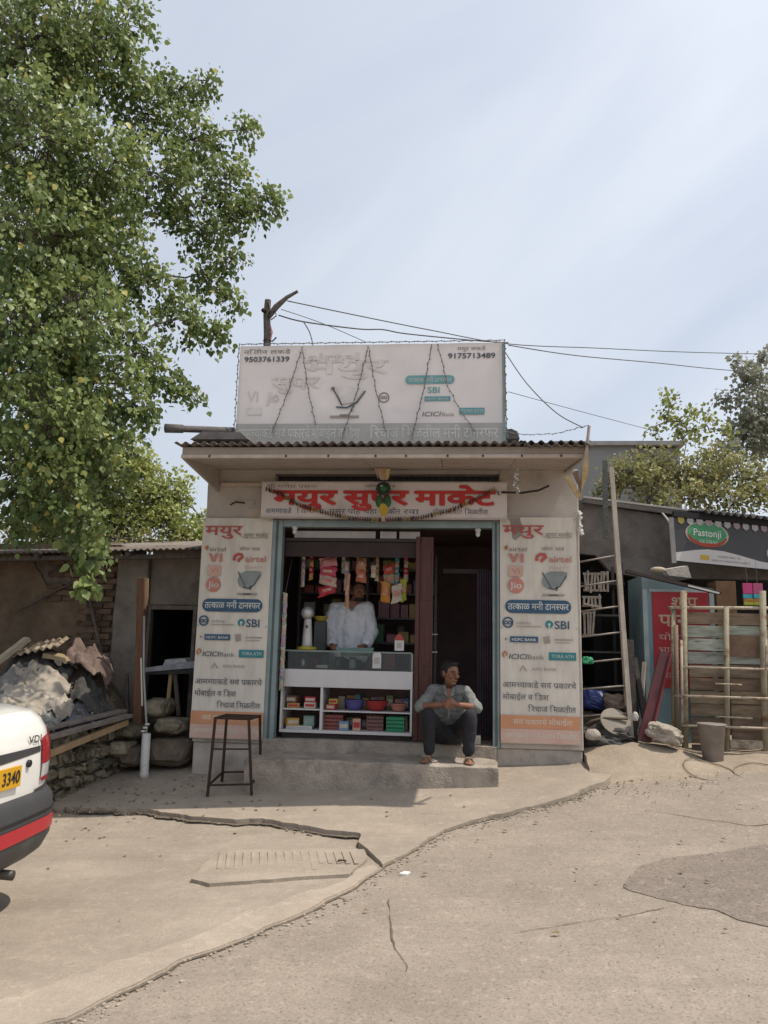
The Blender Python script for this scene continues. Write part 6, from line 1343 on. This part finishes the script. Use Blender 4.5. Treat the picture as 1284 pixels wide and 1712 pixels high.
for k in range(5): fr_.bar(sc+Vector((k*.06-.05, -.02, .01*math.sin(k*2))), sc+Vector((k*.06-.01, -.03, .035)), .012, .008)
fr_.build('tin_curl', M('bright_tin', (.6, .58, .55)), label='bright curled tin offcut on the stall roof edge', cat='tin scrap')
# stall body
stb = empty('snack_stall', (4.2, 1.3, .5), 'dim wooden stall interior under the charcoal sign', 'stall')
MB().bb(3.75, 6.4, 1.0, 1.4, .4, 1.55).build('counter', M('stall_wood', (.12, .075, .05), (.08, .05, .035), 6, .8), stb); MB().bb(6.3, 6.4, 1.0, 2.5, .4, 2.6).build('side_panel', M('stall_wood', (.12, .075, .05)), stb)
MB().bb(3.690, 3.906, 1.05, 1.35, 1.551, 2.284).build('brown_carton', M('carton_brown', (.22, .12, .06), (.17, .09, .045), 8, .8), bevel=.004, label='brown carton standing on the dim stall counter', cat='box')
for i, (px_, c1) in enumerate(((1250, pl('foil_magenta', (.52, .05, .18), .35)), (1268, pl('foil_hot', (.48, .09, .20), .35)))):
    zt1, zb1 = 2.241, 1.999; x = [3.941, 4.048][i]
    root = empty('candy_strip', (x, .8, zb1), ('left', 'right')[i]+' magenta sachet strip hanging in the stall', 'packet', 'candy strips in the stall')
    MB().tube([(x, .82, zt1+.25), (x, .8, zt1)], .002, 4).build('thread', WIRE, root)
    for k, (m_, h0, h1) in enumerate(((c1, 0, .5), (pl('foil_cyan', (.05, .36, .42)), .5, .7), (pl('foil_amber', (.50, .21, .03)), .7, .85), (pl('foil_lime', (.42, .44, .05)), .85, 1))):
        MB().box((x+rnd(-.004, .004), .8, zt1+(zb1-zt1)*(h0+h1)/2), (.10, .02, abs(zb1-zt1)*(h1-h0)*.96), (rnd(-.05, .05), 0, rnd(-.1, .1))).build('sachet', m_, root, bevel=.004)

# ---------------------------------------------------------------- cart bed tipped upright
OLV = M('olive_pipe', (.34, .315, .225), (.22, .19, .13), 8, .75, .2, 40, dirt=(.14, .075, .04), dscale=8, dpos=(.48, .64)); CRM = M('cream_pipe', (.48, .43, .345), (.34, .285, .21), 9, .7, dirt=(.16, .085, .045), dscale=9, dpos=(.48, .62))
cr = empty('upright_cart', (3.7, .35, .4), 'handcart bed stood on end with olive posts and weathered boards', 'cart')
def pole(a, b, r, m_, n='post'): return MB().tube([a, b], r, 9).build(n, m_, cr, True)
pole((3.071,0.330,0.366), (3.149,0.400,2.113), .032, OLV); pole((3.478,0.330,0.380), (3.572,0.400,1.957), .028, OLV); pole((3.839,0.330,0.370), (3.948,0.400,2.125), .032, OLV); pole((2.975,0.360,0.521), (3.043,0.420,1.924), .026, OLV); pole((2.989,0.300,0.425), (3.044,0.360,1.754), .022, M('bamboo_dark', (.17, .13, .09)))
pole((4.273,0.400,0.376), (4.389,0.460,2.093), .03, OLV)
pole((2.981,0.390,1.934), (4.392,0.420,1.954), .018, CRM, 'top_rail')
pole((3.053,0.220,1.599), (3.028,0.220,0.748), .013, CRM, 'frame_bar')
for py in (1115, 1165): pass
pole((3.041,0.220,1.329), (4.271,0.240,1.324), .012, CRM, 'frame_bar'); pole((2.965,0.220,1.044), (4.251,0.240,1.037), .012, CRM, 'frame_bar'); pole((3.028,0.220,0.753), (4.231,0.240,0.749), .012, CRM, 'frame_bar')
pole((3.380,0.260,1.171), (3.635,0.260,1.166), .008, CRM, 'frame_bar'); pole((3.375,0.260,0.848), (3.721,0.260,0.841), .008, CRM, 'frame_bar')
MB().tube([(3.901,0.260,1.629), (3.874,0.200,1.557), (3.859,0.200,1.320)], .012, 6).build('frame_bar', CRM, cr)
zc1, zc0 = 1.898, 0.422; nb = 11; hgt = (zc1-zc0)/nb
bc = [((.17, .12, .08), 0), ((.30, .32, .26), 0), ((.27, .29, .25), 0), ((.26, .27, .24), 1), ((.17, .13, .09), 1), ((.15, .10, .065), 0), ((.21, .16, .10), 0), ((.18, .135, .085), 0), ((.13, .09, .06), 0), ((.16, .11, .075), 0), ((.12, .085, .06), 0)]
for i in range(nb):
    z1 = zc1-i*hgt; m_ = M('cart_board_%s' % 'abcdefghijk'[i], tuple(q*1.35+.015 for q in bc[i][0]), tuple(q*.8 for q in bc[i][0]), 4, .9, .4, 40, stretch=(1, 1, 5), dirt=(.09, .07, .05), dscale=5, dpos=(.52, .7))
    for x0, x1 in ((3.175, 3.555), (3.579, 3.931), (3.955, 4.32)):
        dx = rnd(-.004, .004); MB().box(((x0+x1)/2+dx, .455+rnd(-.008, .008), z1-hgt/2+rnd(-.004, .004)), (x1-x0-.01, .02, hgt-.012), (rnd(-.03, .03), rnd(-.015, .015), 0)).build('board', m_, cr)
MB().box((3.741, .425, 1.555), (.30, .012, .22), (0, .05, 0)).build('patch_board', M('patch_brown', (.20, .13, .085), (.13, .08, .055), 6, .9, .4, 30), cr)
for px_ in (1,): MB().bb(3.513, 3.824, .31, .33, 0.539, 0.620).build('low_board', M('pale_board', (.38, .32, .25), (.16, .12, .09), 18, .9), cr)
# bucket
bk = empty('bucket', (3.256,0.050,0.373), 'grey dented bucket standing in front of the upright cart', 'bucket')
bc_ = Vector((3.256,0.050,0.378)); bc_.z = max(bc_.z, bump_h(bc_.x, bc_.y)); BKM = M('galvanised', (.30, .26, .235), (.22, .19, .17), 8, .6, .1, 30, metal=.3)
MB().lathe(bc_, [(.088, 0), (.092, .004), (.128, .34), (.134, .345), (.134, .352), (.124, .35), (.088, .02)], 24).build('wall', BKM, bk, True); MB().lathe(bc_+Vector((0, 0, .335)), [(.128, 0), (.138, .003), (.138, .014), (.128, .016)], 24).build('rim', BKM, bk, True)
MB().tube([bc_+Vector((.13*math.cos(t), .0+.02*math.sin(t), .345-.10*math.sin(t))) for t in [math.pi*i/12 for i in range(13)]], .004, 6).build('handle', BLACK, bk, True)
# ring-shaped shadows on the ground, modelled as thin brown tubes
def shadow_ring(c, r, label, t=.0045):
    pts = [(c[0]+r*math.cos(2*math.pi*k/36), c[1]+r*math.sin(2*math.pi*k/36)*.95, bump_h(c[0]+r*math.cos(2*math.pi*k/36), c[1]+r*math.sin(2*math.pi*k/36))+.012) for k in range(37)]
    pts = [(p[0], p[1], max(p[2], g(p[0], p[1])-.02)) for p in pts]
    MB().tube(pts, t, 6, False).build('ring_shadow', M('ring_shadow_tan', (.25, .20, .145), (.18, .145, .105), 9, .8), None, True, label=label, cat='shadow_ring', group='ring shadows modelled on the ground')
shadow_ring((3.109,-0.297), .22, 'thin brown ring standing in for a shadow on the ground at the bucket foot'); shadow_ring((3.558,-0.326), .23, 'thin brown ring standing in for a shadow on the ground at the right edge')
# ---------------------------------------------------------------- ladder and leaning timbers beside the shop
PALEW = M('pale_wood', (.42, .37, .31), (.30, .26, .215), 5, .85, .3, 40, stretch=(5, 5, 1))
ld = empty('ladder', (2.549,0.300,0.573), 'tall pale wooden ladder with iron rungs leaning beside the shop wall', 'ladder')
La, Lb = Vector((2.539,0.280,0.563)), Vector((2.486,0.620,3.496)); Ra, Rb = Vector((2.019,0.300,0.520)), Vector((2.010,0.620,3.372))
MB().bar(La, Lb, .05, .035).build('rail', PALEW, ld, bevel=.004); MB().bar((2.514,0.360,0.921), (2.500,0.600,2.775), .028, .025).build('rail_batten', PALEW, ld)
ZS_ = [1242, 1197, 1153, 1110, 1068, 1030]
MB().bar(Ra, Rb, .04, .03).build('rail', M('ladder_dark', (.10, .085, .075)), ld)
for i in range(8):
    t = .005+i*.0935; MB().tube([lerp(La, Lb, t), lerp(Ra, Rb, t)], .010, 7).build('rung', M('rung_grey', (.26, .23, .21), (.16, .13, .11), 9, .6, metal=.4), ld, True)
MB().bar((2.435,0.720,3.603), (2.421,0.700,2.709), .05, .04).build('timber_upright', M('mossy_timber', (.13, .14, .13), (.08, .085, .08), 7, .9, .4, 40), label='dark mossy timber rising behind the ladder top', cat='timber')
mr = empty('maroon_board', (2.639,0.150,0.604), 'maroon painted board leaning to the right beside the kiosk', 'board')
MAR = M('maroon_paint', (.10, .022, .025), (.07, .018, .02), 6, .45); MB().prism([(2.570,0.150,0.602), (2.685,0.150,0.594), (2.974,0.320,1.477), (2.866,0.320,1.486)], (0, .03, 0)).build('panel', MAR, mr); MB().bar((2.680,0.130,0.590), (2.968,0.300,1.477), .022, .02).build('edge_strip', M('maroon_edge', (.16, .03, .035)), mr)
for (a, b, w, lab, m_) in (((2.566,0.300,0.544), (2.601,0.500,1.593), .07, 'charred dark beam standing right of the ladder', M('charred', (.035, .03, .028), (.055, .045, .04), 8, .9, .4, 30)), ((2.639,0.350,0.629), (2.753,0.550,1.365), .035, 'pale thin lath leaning on the teal kiosk', PALEW), ((2.709,0.300,0.590), (2.650,0.550,1.406), .05, 'dark plank crossing behind the maroon board', M('charred', (.035, .03, .028)))):
    MB().bar(a, b, w, w*.8).build('leaning_timber', m_, label=lab, cat='timber', group='timbers leaning beside the kiosk')
# slatted crates on the dim rack behind the ladder
rkx = empty('dim_rack', (2.3, 1.0, .5), 'dim iron rack of slatted crates behind the ladder', 'rack')
for z in (1.05, 1.45, 1.85, 2.2): MB().bb(2.05, 2.62, .75, 1.3, z, z+.02).build('rack_shelf', M('rack_dark', (.06, .055, .05)), rkx)
for x, y in ((2.06, .76), (2.58, .76), (2.06, 1.26), (2.58, 1.26)): MB().bb(x, x+.03, y, y+.03, .45, 2.45).build('rack_post', M('rack_dark', (.06, .055, .05)), rkx)
def slats(px0, px1, py0, py1, n, lab, y=.72):
    r = empty('slatted_crate', (px0, y, py1), lab, 'crate', 'crates on the dim rack')
    MB().bb(px0, px1, y+.012, y+.03, py0+.01, py0+.035).build('crosspiece', PALEW, r); MB().bb(px0, px1, y+.012, y+.03, py1-.04, py1-.015).build('crosspiece', PALEW, r)
    for k in range(n): x = px0+(px1-px0)*(k+.5)/n; MB().box((x+rnd(-.006, .006), y, (py0+py1)/2+rnd(-.02, .02)), (.022, .014, (py1-py0)*rnd(.75, 1.0)), (0, rnd(-.12, .12), 0)).build('slat', M('slat_pale', (.34, .30, .26), (.22, .19, .16), 9, .9), r)
slats(2.170, 2.442, 2.110, 2.342, 8, 'uppermost slatted crate on the dim rack'); slats(2.153, 2.360, 1.939, 2.083, 5, 'middle slatted crate on the dim rack'); slats(2.149, 2.290, 1.619, 1.912, 4, 'lowest slatted crate on the dim rack')
MB().bar((2.156,0.700,1.982), (2.355,0.700,1.940), .02, .02).build('slanting_lath', PALEW, label='short lath nailed slanting across the middle crate', cat='lath')
# clutter at the ladder foot
sack((2.814,0.100,0.672), (.16, .13, .10), CLW, 'white plastic sack behind the maroon board foot', 51, (0, .35, 0), .3, group=None); sack((2.215,0.550,0.949), (.16, .12, .11), M('blue_plastic', (.02, .035, .16), (.015, .025, .11), 5, .4), 'dark blue plastic bundle at the bottom of the ladder', 53, (0, 0, 0), .25, cat='bundle', name='plastic_bundle', group=None)
sack((2.421,0.500,0.939), (.15, .12, .08), M('brown_cloth', (.20, .155, .12), (.13, .10, .08), 8, .9, .5), 'brown cloth heap above the white basin', 55, (0, .1, 0), .35, cat='cloth', name='cloth_heap', group=None)
bs = empty('enamel_basin', (2.361,0.250,0.736), 'white enamel basin tilted at the ladder foot', 'basin'); Rb_ = Euler((.9, .25, 0)).to_matrix(); MB().lathe((2.370,0.300,0.731), [(.07, 0), (.12, .03), (.145, .06), (.15, .062), (.145, .066), (.11, .035), (.06, .008)], 22, Rb_).build('wall', M('enamel', (.60, .57, .50), (.52, .49, .43), 6, .4), bs, True)
MB().lathe(Vector((2.370,0.300,0.731))+Rb_ @ Vector((0, 0, .06)), [(.145, 0), (.156, .002), (.156, .008), (.145, .010)], 22, Rb_).build('rim', M('enamel_rim', (.25, .22, .18)), bs, True)
sack((2.125,0.100,0.644), (.075, .06, .06), M('sandy_stone2', (.36, .32, .27), (.25, .22, .19), 12, .9, .5), 'rounded sandy stone at the shop corner below the ladder', 61, (0, 0, 0), .12, cat='stone', name='round_stone', group=None)
sack((2.565,0.200,0.823), (.03, .03, .045), M('enamel_b', (.5, .47, .42)), 'small pale bag lodged at the ladder rail', 62, (0, 0, 0), .3, cat='bag', name='pale_bag', group=None)
MB().tube([(2.083,0.300,0.723), (2.148,0.250,0.770), (2.280,0.250,0.804), (2.504,0.250,0.799)], .014, 6).build('bent_pipe', M('hoop_brown', (.13, .10, .07)), None, True, label='bent rusty pipe lying across the clutter at the ladder foot', cat='pipe')
sack((2.119,0.280,1.366), (.055, .05, .04), M('green_plastic', (.02, .26, .11), (.015, .18, .08), 9, .45), 'green plastic bag tied to the ladder rung', 57, (0, 0, 0), .4, cat='bag', name='plastic_bag', group=None)
sack((2.310,0.350,0.589), (.30, .2, .12), CLD, 'dark rubbish pile under the white basin', 59, (0, 0, 0), .4, cat='rubbish', name='rubbish_pile', group=None)

# ================================================================ trees and bushes
def leaf_mesh(name, pos, dirs, nor, size, tint, mat, parent, wide=.62, kind='stuff', label=None):
    """thousands of folded pointed leaves as one mesh: base, two lobes, drip tip, creased along the midrib"""
    n = len(pos); d = dirs/np.linalg.norm(dirs, axis=1, keepdims=True); s_ = np.cross(d, nor); s_ /= np.linalg.norm(s_, axis=1, keepdims=True)+1e-9; u_ = np.cross(s_, d)
    tpl = np.array([(0, 0, 0), (-.36, .22, .05), (-.40, .50, .06), (0, 1.0, -.10), (.40, .50, .06), (.36, .22, .05), (0, .45, -.03)])
    sx = size[:, None]; V_ = []
    for a, b, c in tpl: V_.append(pos+s_*(a*wide/.62*sx)+d*(b*sx)+u_*(c*sx))
    V_ = np.stack(V_, 1).reshape(-1, 3)
    tri = np.array([(6, 0, 1), (6, 1, 2), (6, 2, 3), (6, 3, 4), (6, 4, 5), (6, 5, 0)]); F_ = (tri[None]+np.arange(n)[:, None, None]*7).reshape(-1, 3)
    me = bpy.data.meshes.new(name); me.vertices.add(len(V_)); me.vertices.foreach_set('co', V_.astype(np.float32).ravel()); me.loops.add(F_.size); me.loops.foreach_set('vertex_index', F_.astype(np.int32).ravel())
    me.polygons.add(len(F_)); me.polygons.foreach_set('loop_start', np.arange(0, F_.size, 3, dtype=np.int32)); me.polygons.foreach_set('loop_total', np.full(len(F_), 3, np.int32)); me.update(calc_edges=True)
    at = me.attributes.new('tint', 'FLOAT', 'POINT'); at.data.foreach_set('value', np.repeat(tint, 7).astype(np.float32))
    o = link(name, me, mat, parent)
    if kind: o['kind'] = kind
    return o
def grow(name, label, base, trunk, blobs, leaf, mat, bark, seed, per=9, dens=1.0, droop=.9, cat='tree', tr=.16, group=None, spread=.22, hang=None, shell_=.35):
    """trunk, limbs to every clump, twigs and leaves; blobs = (x, y, z, radius)"""
    rg = np.random.default_rng(seed); rr_ = random.Random(seed)
    root = empty(name, base, label, cat, group); tp = [Vector(base)]+[Vector(t) for t in trunk]
    tb_ = MB(); n = len(tp); tb_.tube(tp, [tr*(1-.6*i/(n-1)) for i in range(n)], 12); tb_.build('trunk', bark, root, True)
    nodes = [(p, tr*(1-.6*i/(n-1))) for i, p in enumerate(tp)][1:]
    order = sorted(blobs, key=lambda b: min((Vector(b[:3])-p).length for p, _ in nodes))
    cen = {}
    for b in order:
        c = Vector(b[:3]); best = min(nodes, key=lambda q: (q[0]-c).length+(.6*max(0, q[0].z-c.z)))
        p0, r_ = best; mid = lerp(p0, c, .5)+Vector((rr_.uniform(-.12, .12), rr_.uniform(-.12, .12), .06*(c-p0).length)); r1 = max(.012, r_*.55); q1 = lerp(p0, c, .25)+Vector((0, 0, .05)); q3 = lerp(mid, c, .5)+Vector((rr_.uniform(-.06, .06), 0, .03))
        MB().tube([p0, q1, mid, q3, c], [max(.013, r_*.72), r1, r1*.85, r1*.7, max(.008, r1*.5)], 6).build('branch', bark, root, True)
        nodes += [(mid, r1*.85), (q3, r1*.7), (c, max(.012, r1*.5))]
    P_, D_, N_, S_, T_ = [], [], [], [], []; tw = MB()
    for b in blobs:
        c = np.array(b[:3]); R_ = b[3]; k = int(dens*(R_**2)*150*(b[4] if len(b) > 4 else 1))+3
        for _ in range(k):
            v = rg.normal(size=3); v /= np.linalg.norm(v); rad_ = R_*(rg.random()**shell_); p = c+v*rad_*np.array((1, 1, .92))
            if rg.random() < .5: tw.tube([c+v*rad_*.35+rg.normal(0, .03, 3), c+v*rad_*.7+np.array((0, 0, .04))*R_, p], [.007, .005, .003], 3, False)
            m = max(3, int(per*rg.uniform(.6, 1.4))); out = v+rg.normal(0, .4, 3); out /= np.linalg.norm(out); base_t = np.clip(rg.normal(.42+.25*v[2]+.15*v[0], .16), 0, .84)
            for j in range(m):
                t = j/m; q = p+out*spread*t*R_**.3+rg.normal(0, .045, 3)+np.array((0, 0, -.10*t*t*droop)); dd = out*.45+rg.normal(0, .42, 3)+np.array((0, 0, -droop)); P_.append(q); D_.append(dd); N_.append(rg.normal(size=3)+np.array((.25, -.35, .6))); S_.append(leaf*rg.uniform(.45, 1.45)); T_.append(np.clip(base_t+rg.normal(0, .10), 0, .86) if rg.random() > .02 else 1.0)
    if tw.v: tw.build('twigs', bark, root)['kind'] = 'stuff'
    leaf_mesh('crown', np.array(P_), np.array(D_), np.array(N_), np.array(S_), np.array(T_), mat, root)
    return root, len(P_)
BARK = M('bark', (.14, .115, .095), (.08, .065, .055), 8, .95, .6, 40)
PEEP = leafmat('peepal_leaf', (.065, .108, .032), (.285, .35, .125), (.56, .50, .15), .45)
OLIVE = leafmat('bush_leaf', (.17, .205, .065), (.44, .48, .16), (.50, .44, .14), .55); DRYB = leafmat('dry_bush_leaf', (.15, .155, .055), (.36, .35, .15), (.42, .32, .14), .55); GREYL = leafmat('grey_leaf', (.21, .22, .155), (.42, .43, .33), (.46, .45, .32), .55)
BL = []
def B(p, rpx, dens=1.0):
    """clump at a point, radius given in the picture scale of its depth"""
    d = p[1]+8.0; rpx *= (.86 if rpx < 65 else 1.0); BL.append((p[0], p[1], p[2], rpx*d/1290., dens))
B((-3.835,-1.200,7.696), 120); B((-3.419,-0.900,8.010), 100); B((-3.073,-0.600,8.412), 62); B((-3.337,-0.200,8.140), 72); B((-2.719,0.300,8.268), 46, 1.2); B((-2.983,0.000,7.758), 62); B((-2.477,0.200,7.480), 62, 1.2); B((-1.877,0.400,7.754), 24, 1.6); B((-2.380,0.300,8.377), 18, 1.6)
B((-2.032,0.200,6.903), 56, 1.2); B((-1.574,0.300,6.730), 34, 1.5); B((-1.786,0.200,6.427), 34, 1.2); B((-2.703,-0.200,6.781), 72); B((-2.255,0.100,6.306), 62, 1.1); B((-1.902,0.200,5.933), 26, 1.3); B((-2.141,0.100,5.661), 40, 1.1); B((-3.453,-1.300,6.479), 125); B((-3.028,-0.900,6.328), 90); B((-3.343,-1.400,5.364), 115)
B((-3.019,-0.700,5.548), 85); B((-2.607,-0.300,5.397), 55, 1.0); B((-2.311,-0.200,5.049), 42, 1.1); B((-1.877,-0.200,4.852), 20, 1.7); B((-2.093,-0.200,4.855), 26, 1.2); B((-2.571,-0.500,4.680), 50); B((-2.138,-0.500,4.142), 24, 1.5); B((-2.012,-0.500,3.997), 14, 1.8); B((-2.378,-0.500,4.310), 32, 1.2); B((-2.936,-1.200,4.514), 95); B((-3.289,-1.500,4.269), 105)
B((-2.725,-0.900,4.006), 68); B((-2.439,-0.800,3.786), 30, 1.2); B((-3.033,-1.400,3.540), 92); B((-2.713,-1.000,3.360), 52); B((-3.264,-1.400,2.968), 72); B((-2.899,-1.200,2.899), 60); B((-3.335,-1.200,2.554), 32); B((-2.745,-1.100,2.603), 36); B((-2.459,-0.900,3.417), 20, 1.2); B((-1.875,0.100,5.359), 22, 1.2); B((-2.685,-1.000,2.390), 26, 1.2)
B((-4.808,0.600,8.615), 110, .6); B((-4.643,0.600,7.052), 120, .6); B((-3.827,0.500,6.550), 100, .6); B((-4.372,0.400,5.556), 110, .6); B((-3.977,0.300,4.445), 110, .6); B((-4.048,0.200,3.548), 95, .7); B((-3.378,0.200,4.043), 60, .7); B((-2.911,-0.400,3.135), 42, .9); B((-3.202,-0.600,3.470), 70, .8); B((-3.358,-0.600,2.777), 55, .9)
for _p in ((-5.135,-0.800,7.740), (-4.920,-0.900,6.118), (-4.728,-0.900,4.679), (-4.518,-0.800,3.546), (-6.419,-0.600,6.964), (-6.295,-0.600,5.263), (-5.903,-0.500,4.044), (-7.518,-0.400,6.141), (-5.030,-0.700,9.244), (-3.992,-0.600,9.354), (-6.339,-0.500,8.869)): B(_p, 105, .55)
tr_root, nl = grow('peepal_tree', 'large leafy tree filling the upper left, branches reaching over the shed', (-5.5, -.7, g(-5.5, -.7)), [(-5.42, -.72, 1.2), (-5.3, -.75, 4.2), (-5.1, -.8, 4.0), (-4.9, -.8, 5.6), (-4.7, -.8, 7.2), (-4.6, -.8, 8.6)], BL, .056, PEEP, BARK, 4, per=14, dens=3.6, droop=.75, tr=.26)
# low spray hanging in front of the shed: its leaves are single parts
hb = [Vector(p) for p in ((-2.918,-1.000,2.648), (-2.751,-1.050,2.411), (-2.638,-1.100,2.207), (-2.624,-1.120,2.037), (-2.653,-1.120,1.909))]
br_ = MB().tube(hb, [.014, .011, .008, .006, .003], 6).build('hanging_branch', BARK, tr_root, True)
rh = random.Random(77); rgh = np.random.default_rng(3)
side = [(hb[1], hb[1]+Vector((.22, -.03, -.06))), (hb[2], hb[2]+Vector((.16, -.05, -.12))), (hb[2], hb[2]+Vector((-.18, 0, -.10))), (hb[3], hb[3]+Vector((.10, -.03, -.12))), (hb[3], hb[3]+Vector((-.13, -.02, -.12))), (hb[1], hb[1]+Vector((-.24, 0, -.02)))]
twg = MB()
for a, b in side: twg.tube([a, lerp(a, b, .5)+Vector((0, 0, .03)), b], [.005, .004, .002], 5)
twg.build('side_twigs', BARK, tr_root)
lm = leaf_mesh('leaf', np.zeros((1, 3)), np.array([[0, 0, -1.]]), np.array([[0, -1., 0]]), np.array([1.0]), np.array([.55]), PEEP, None, kind=None); lmd = [lm.data]; bpy.data.objects.remove(lm)
for t_ in (.3, .7, .8): 
    m2 = lmd[0].copy(); m2.attributes['tint'].data.foreach_set('value', [t_]*7); lmd.append(m2)
for k in range(120):
    if k < 70: a, b = rh.choice(side)
    else: i = rh.randrange(len(hb)-1); a, b = hb[i], hb[i+1]
    p = lerp(a, b, rh.random())+Vector((rh.gauss(0, .03), rh.gauss(0, .04), rh.gauss(-.01, .03)))
    o = bpy.data.objects.new('leaf', rh.choice(lmd)); COL.objects.link(o); o.location = p; o.rotation_euler = (rh.gauss(0, .5), rh.gauss(0, .45), rh.uniform(-1.2, 1.2)); sc_ = rh.uniform(.075, .125); o.scale = (sc_, sc_, sc_); o.parent = tr_root; o.matrix_parent_inverse = PW(tr_root).inverted()
def bush(name, label, blobs, leaf, mat, seed, dens, cat='bush', base=None, per=8, droop=.2, tr=.05, group=None, spread=.2):
    global BL
    c = base or (sum(b[0] for b in blobs)/len(blobs), sum(b[1] for b in blobs)/len(blobs)); gz = g(c[0], c[1]); top = sum(b[2] for b in blobs)/len(blobs)
    return grow(name, label, (c[0], c[1], gz), [(c[0]+.05, c[1], gz+(top-gz)*.4), (c[0], c[1], gz+(top-gz)*.8)], blobs, leaf, mat, BARK, seed, per, dens, droop, cat, tr, group, spread)
def blobs_of(*L_):
    global BL
    BL = []
    for p, r_, *d in L_: B(p, r_, *(d or [1.0]))
    return list(BL)
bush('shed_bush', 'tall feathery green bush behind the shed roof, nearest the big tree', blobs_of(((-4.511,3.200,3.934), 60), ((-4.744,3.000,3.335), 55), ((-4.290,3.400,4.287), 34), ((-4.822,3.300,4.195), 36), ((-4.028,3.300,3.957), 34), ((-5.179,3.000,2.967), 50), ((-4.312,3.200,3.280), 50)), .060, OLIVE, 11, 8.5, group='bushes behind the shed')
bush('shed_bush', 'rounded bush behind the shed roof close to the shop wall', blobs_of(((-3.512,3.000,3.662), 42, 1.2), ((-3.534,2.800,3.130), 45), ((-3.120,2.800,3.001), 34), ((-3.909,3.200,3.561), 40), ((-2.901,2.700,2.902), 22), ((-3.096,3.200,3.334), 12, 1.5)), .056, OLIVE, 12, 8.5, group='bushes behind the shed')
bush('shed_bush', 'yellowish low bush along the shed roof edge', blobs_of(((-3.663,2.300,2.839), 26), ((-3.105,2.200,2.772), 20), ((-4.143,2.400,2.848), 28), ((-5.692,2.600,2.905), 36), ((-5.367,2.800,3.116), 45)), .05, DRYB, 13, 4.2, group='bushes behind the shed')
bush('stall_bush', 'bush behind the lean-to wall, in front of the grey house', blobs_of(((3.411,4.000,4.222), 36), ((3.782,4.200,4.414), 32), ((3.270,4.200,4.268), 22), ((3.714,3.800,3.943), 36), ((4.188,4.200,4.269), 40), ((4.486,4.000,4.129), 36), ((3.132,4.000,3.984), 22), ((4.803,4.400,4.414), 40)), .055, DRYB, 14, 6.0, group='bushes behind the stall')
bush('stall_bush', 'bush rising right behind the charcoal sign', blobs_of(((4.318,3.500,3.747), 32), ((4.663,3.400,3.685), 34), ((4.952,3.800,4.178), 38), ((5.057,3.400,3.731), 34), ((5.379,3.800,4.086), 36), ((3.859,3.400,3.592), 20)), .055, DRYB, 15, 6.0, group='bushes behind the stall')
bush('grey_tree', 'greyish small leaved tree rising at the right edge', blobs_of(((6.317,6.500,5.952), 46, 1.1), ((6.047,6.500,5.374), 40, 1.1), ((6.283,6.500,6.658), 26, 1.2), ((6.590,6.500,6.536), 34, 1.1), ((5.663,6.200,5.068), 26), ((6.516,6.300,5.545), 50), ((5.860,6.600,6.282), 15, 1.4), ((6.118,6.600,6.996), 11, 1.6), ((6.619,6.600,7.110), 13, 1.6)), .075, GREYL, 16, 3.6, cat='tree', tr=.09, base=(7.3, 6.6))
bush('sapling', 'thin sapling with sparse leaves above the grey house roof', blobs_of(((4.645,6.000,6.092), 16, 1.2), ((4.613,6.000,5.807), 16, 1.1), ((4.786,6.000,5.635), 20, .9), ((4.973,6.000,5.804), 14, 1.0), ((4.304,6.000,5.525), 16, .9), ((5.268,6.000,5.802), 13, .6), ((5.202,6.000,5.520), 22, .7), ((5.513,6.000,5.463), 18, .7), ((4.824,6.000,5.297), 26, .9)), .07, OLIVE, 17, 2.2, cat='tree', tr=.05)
bush('far_tree', 'distant pale tree seen in the gap left of the shop', blobs_of(((-4.926,9.000,3.827), 14), ((-5.184,9.000,3.480), 30), ((-4.944,9.000,4.103), 9)), .12, GREYL, 18, .8, cat='tree')
print('leaves', nl)
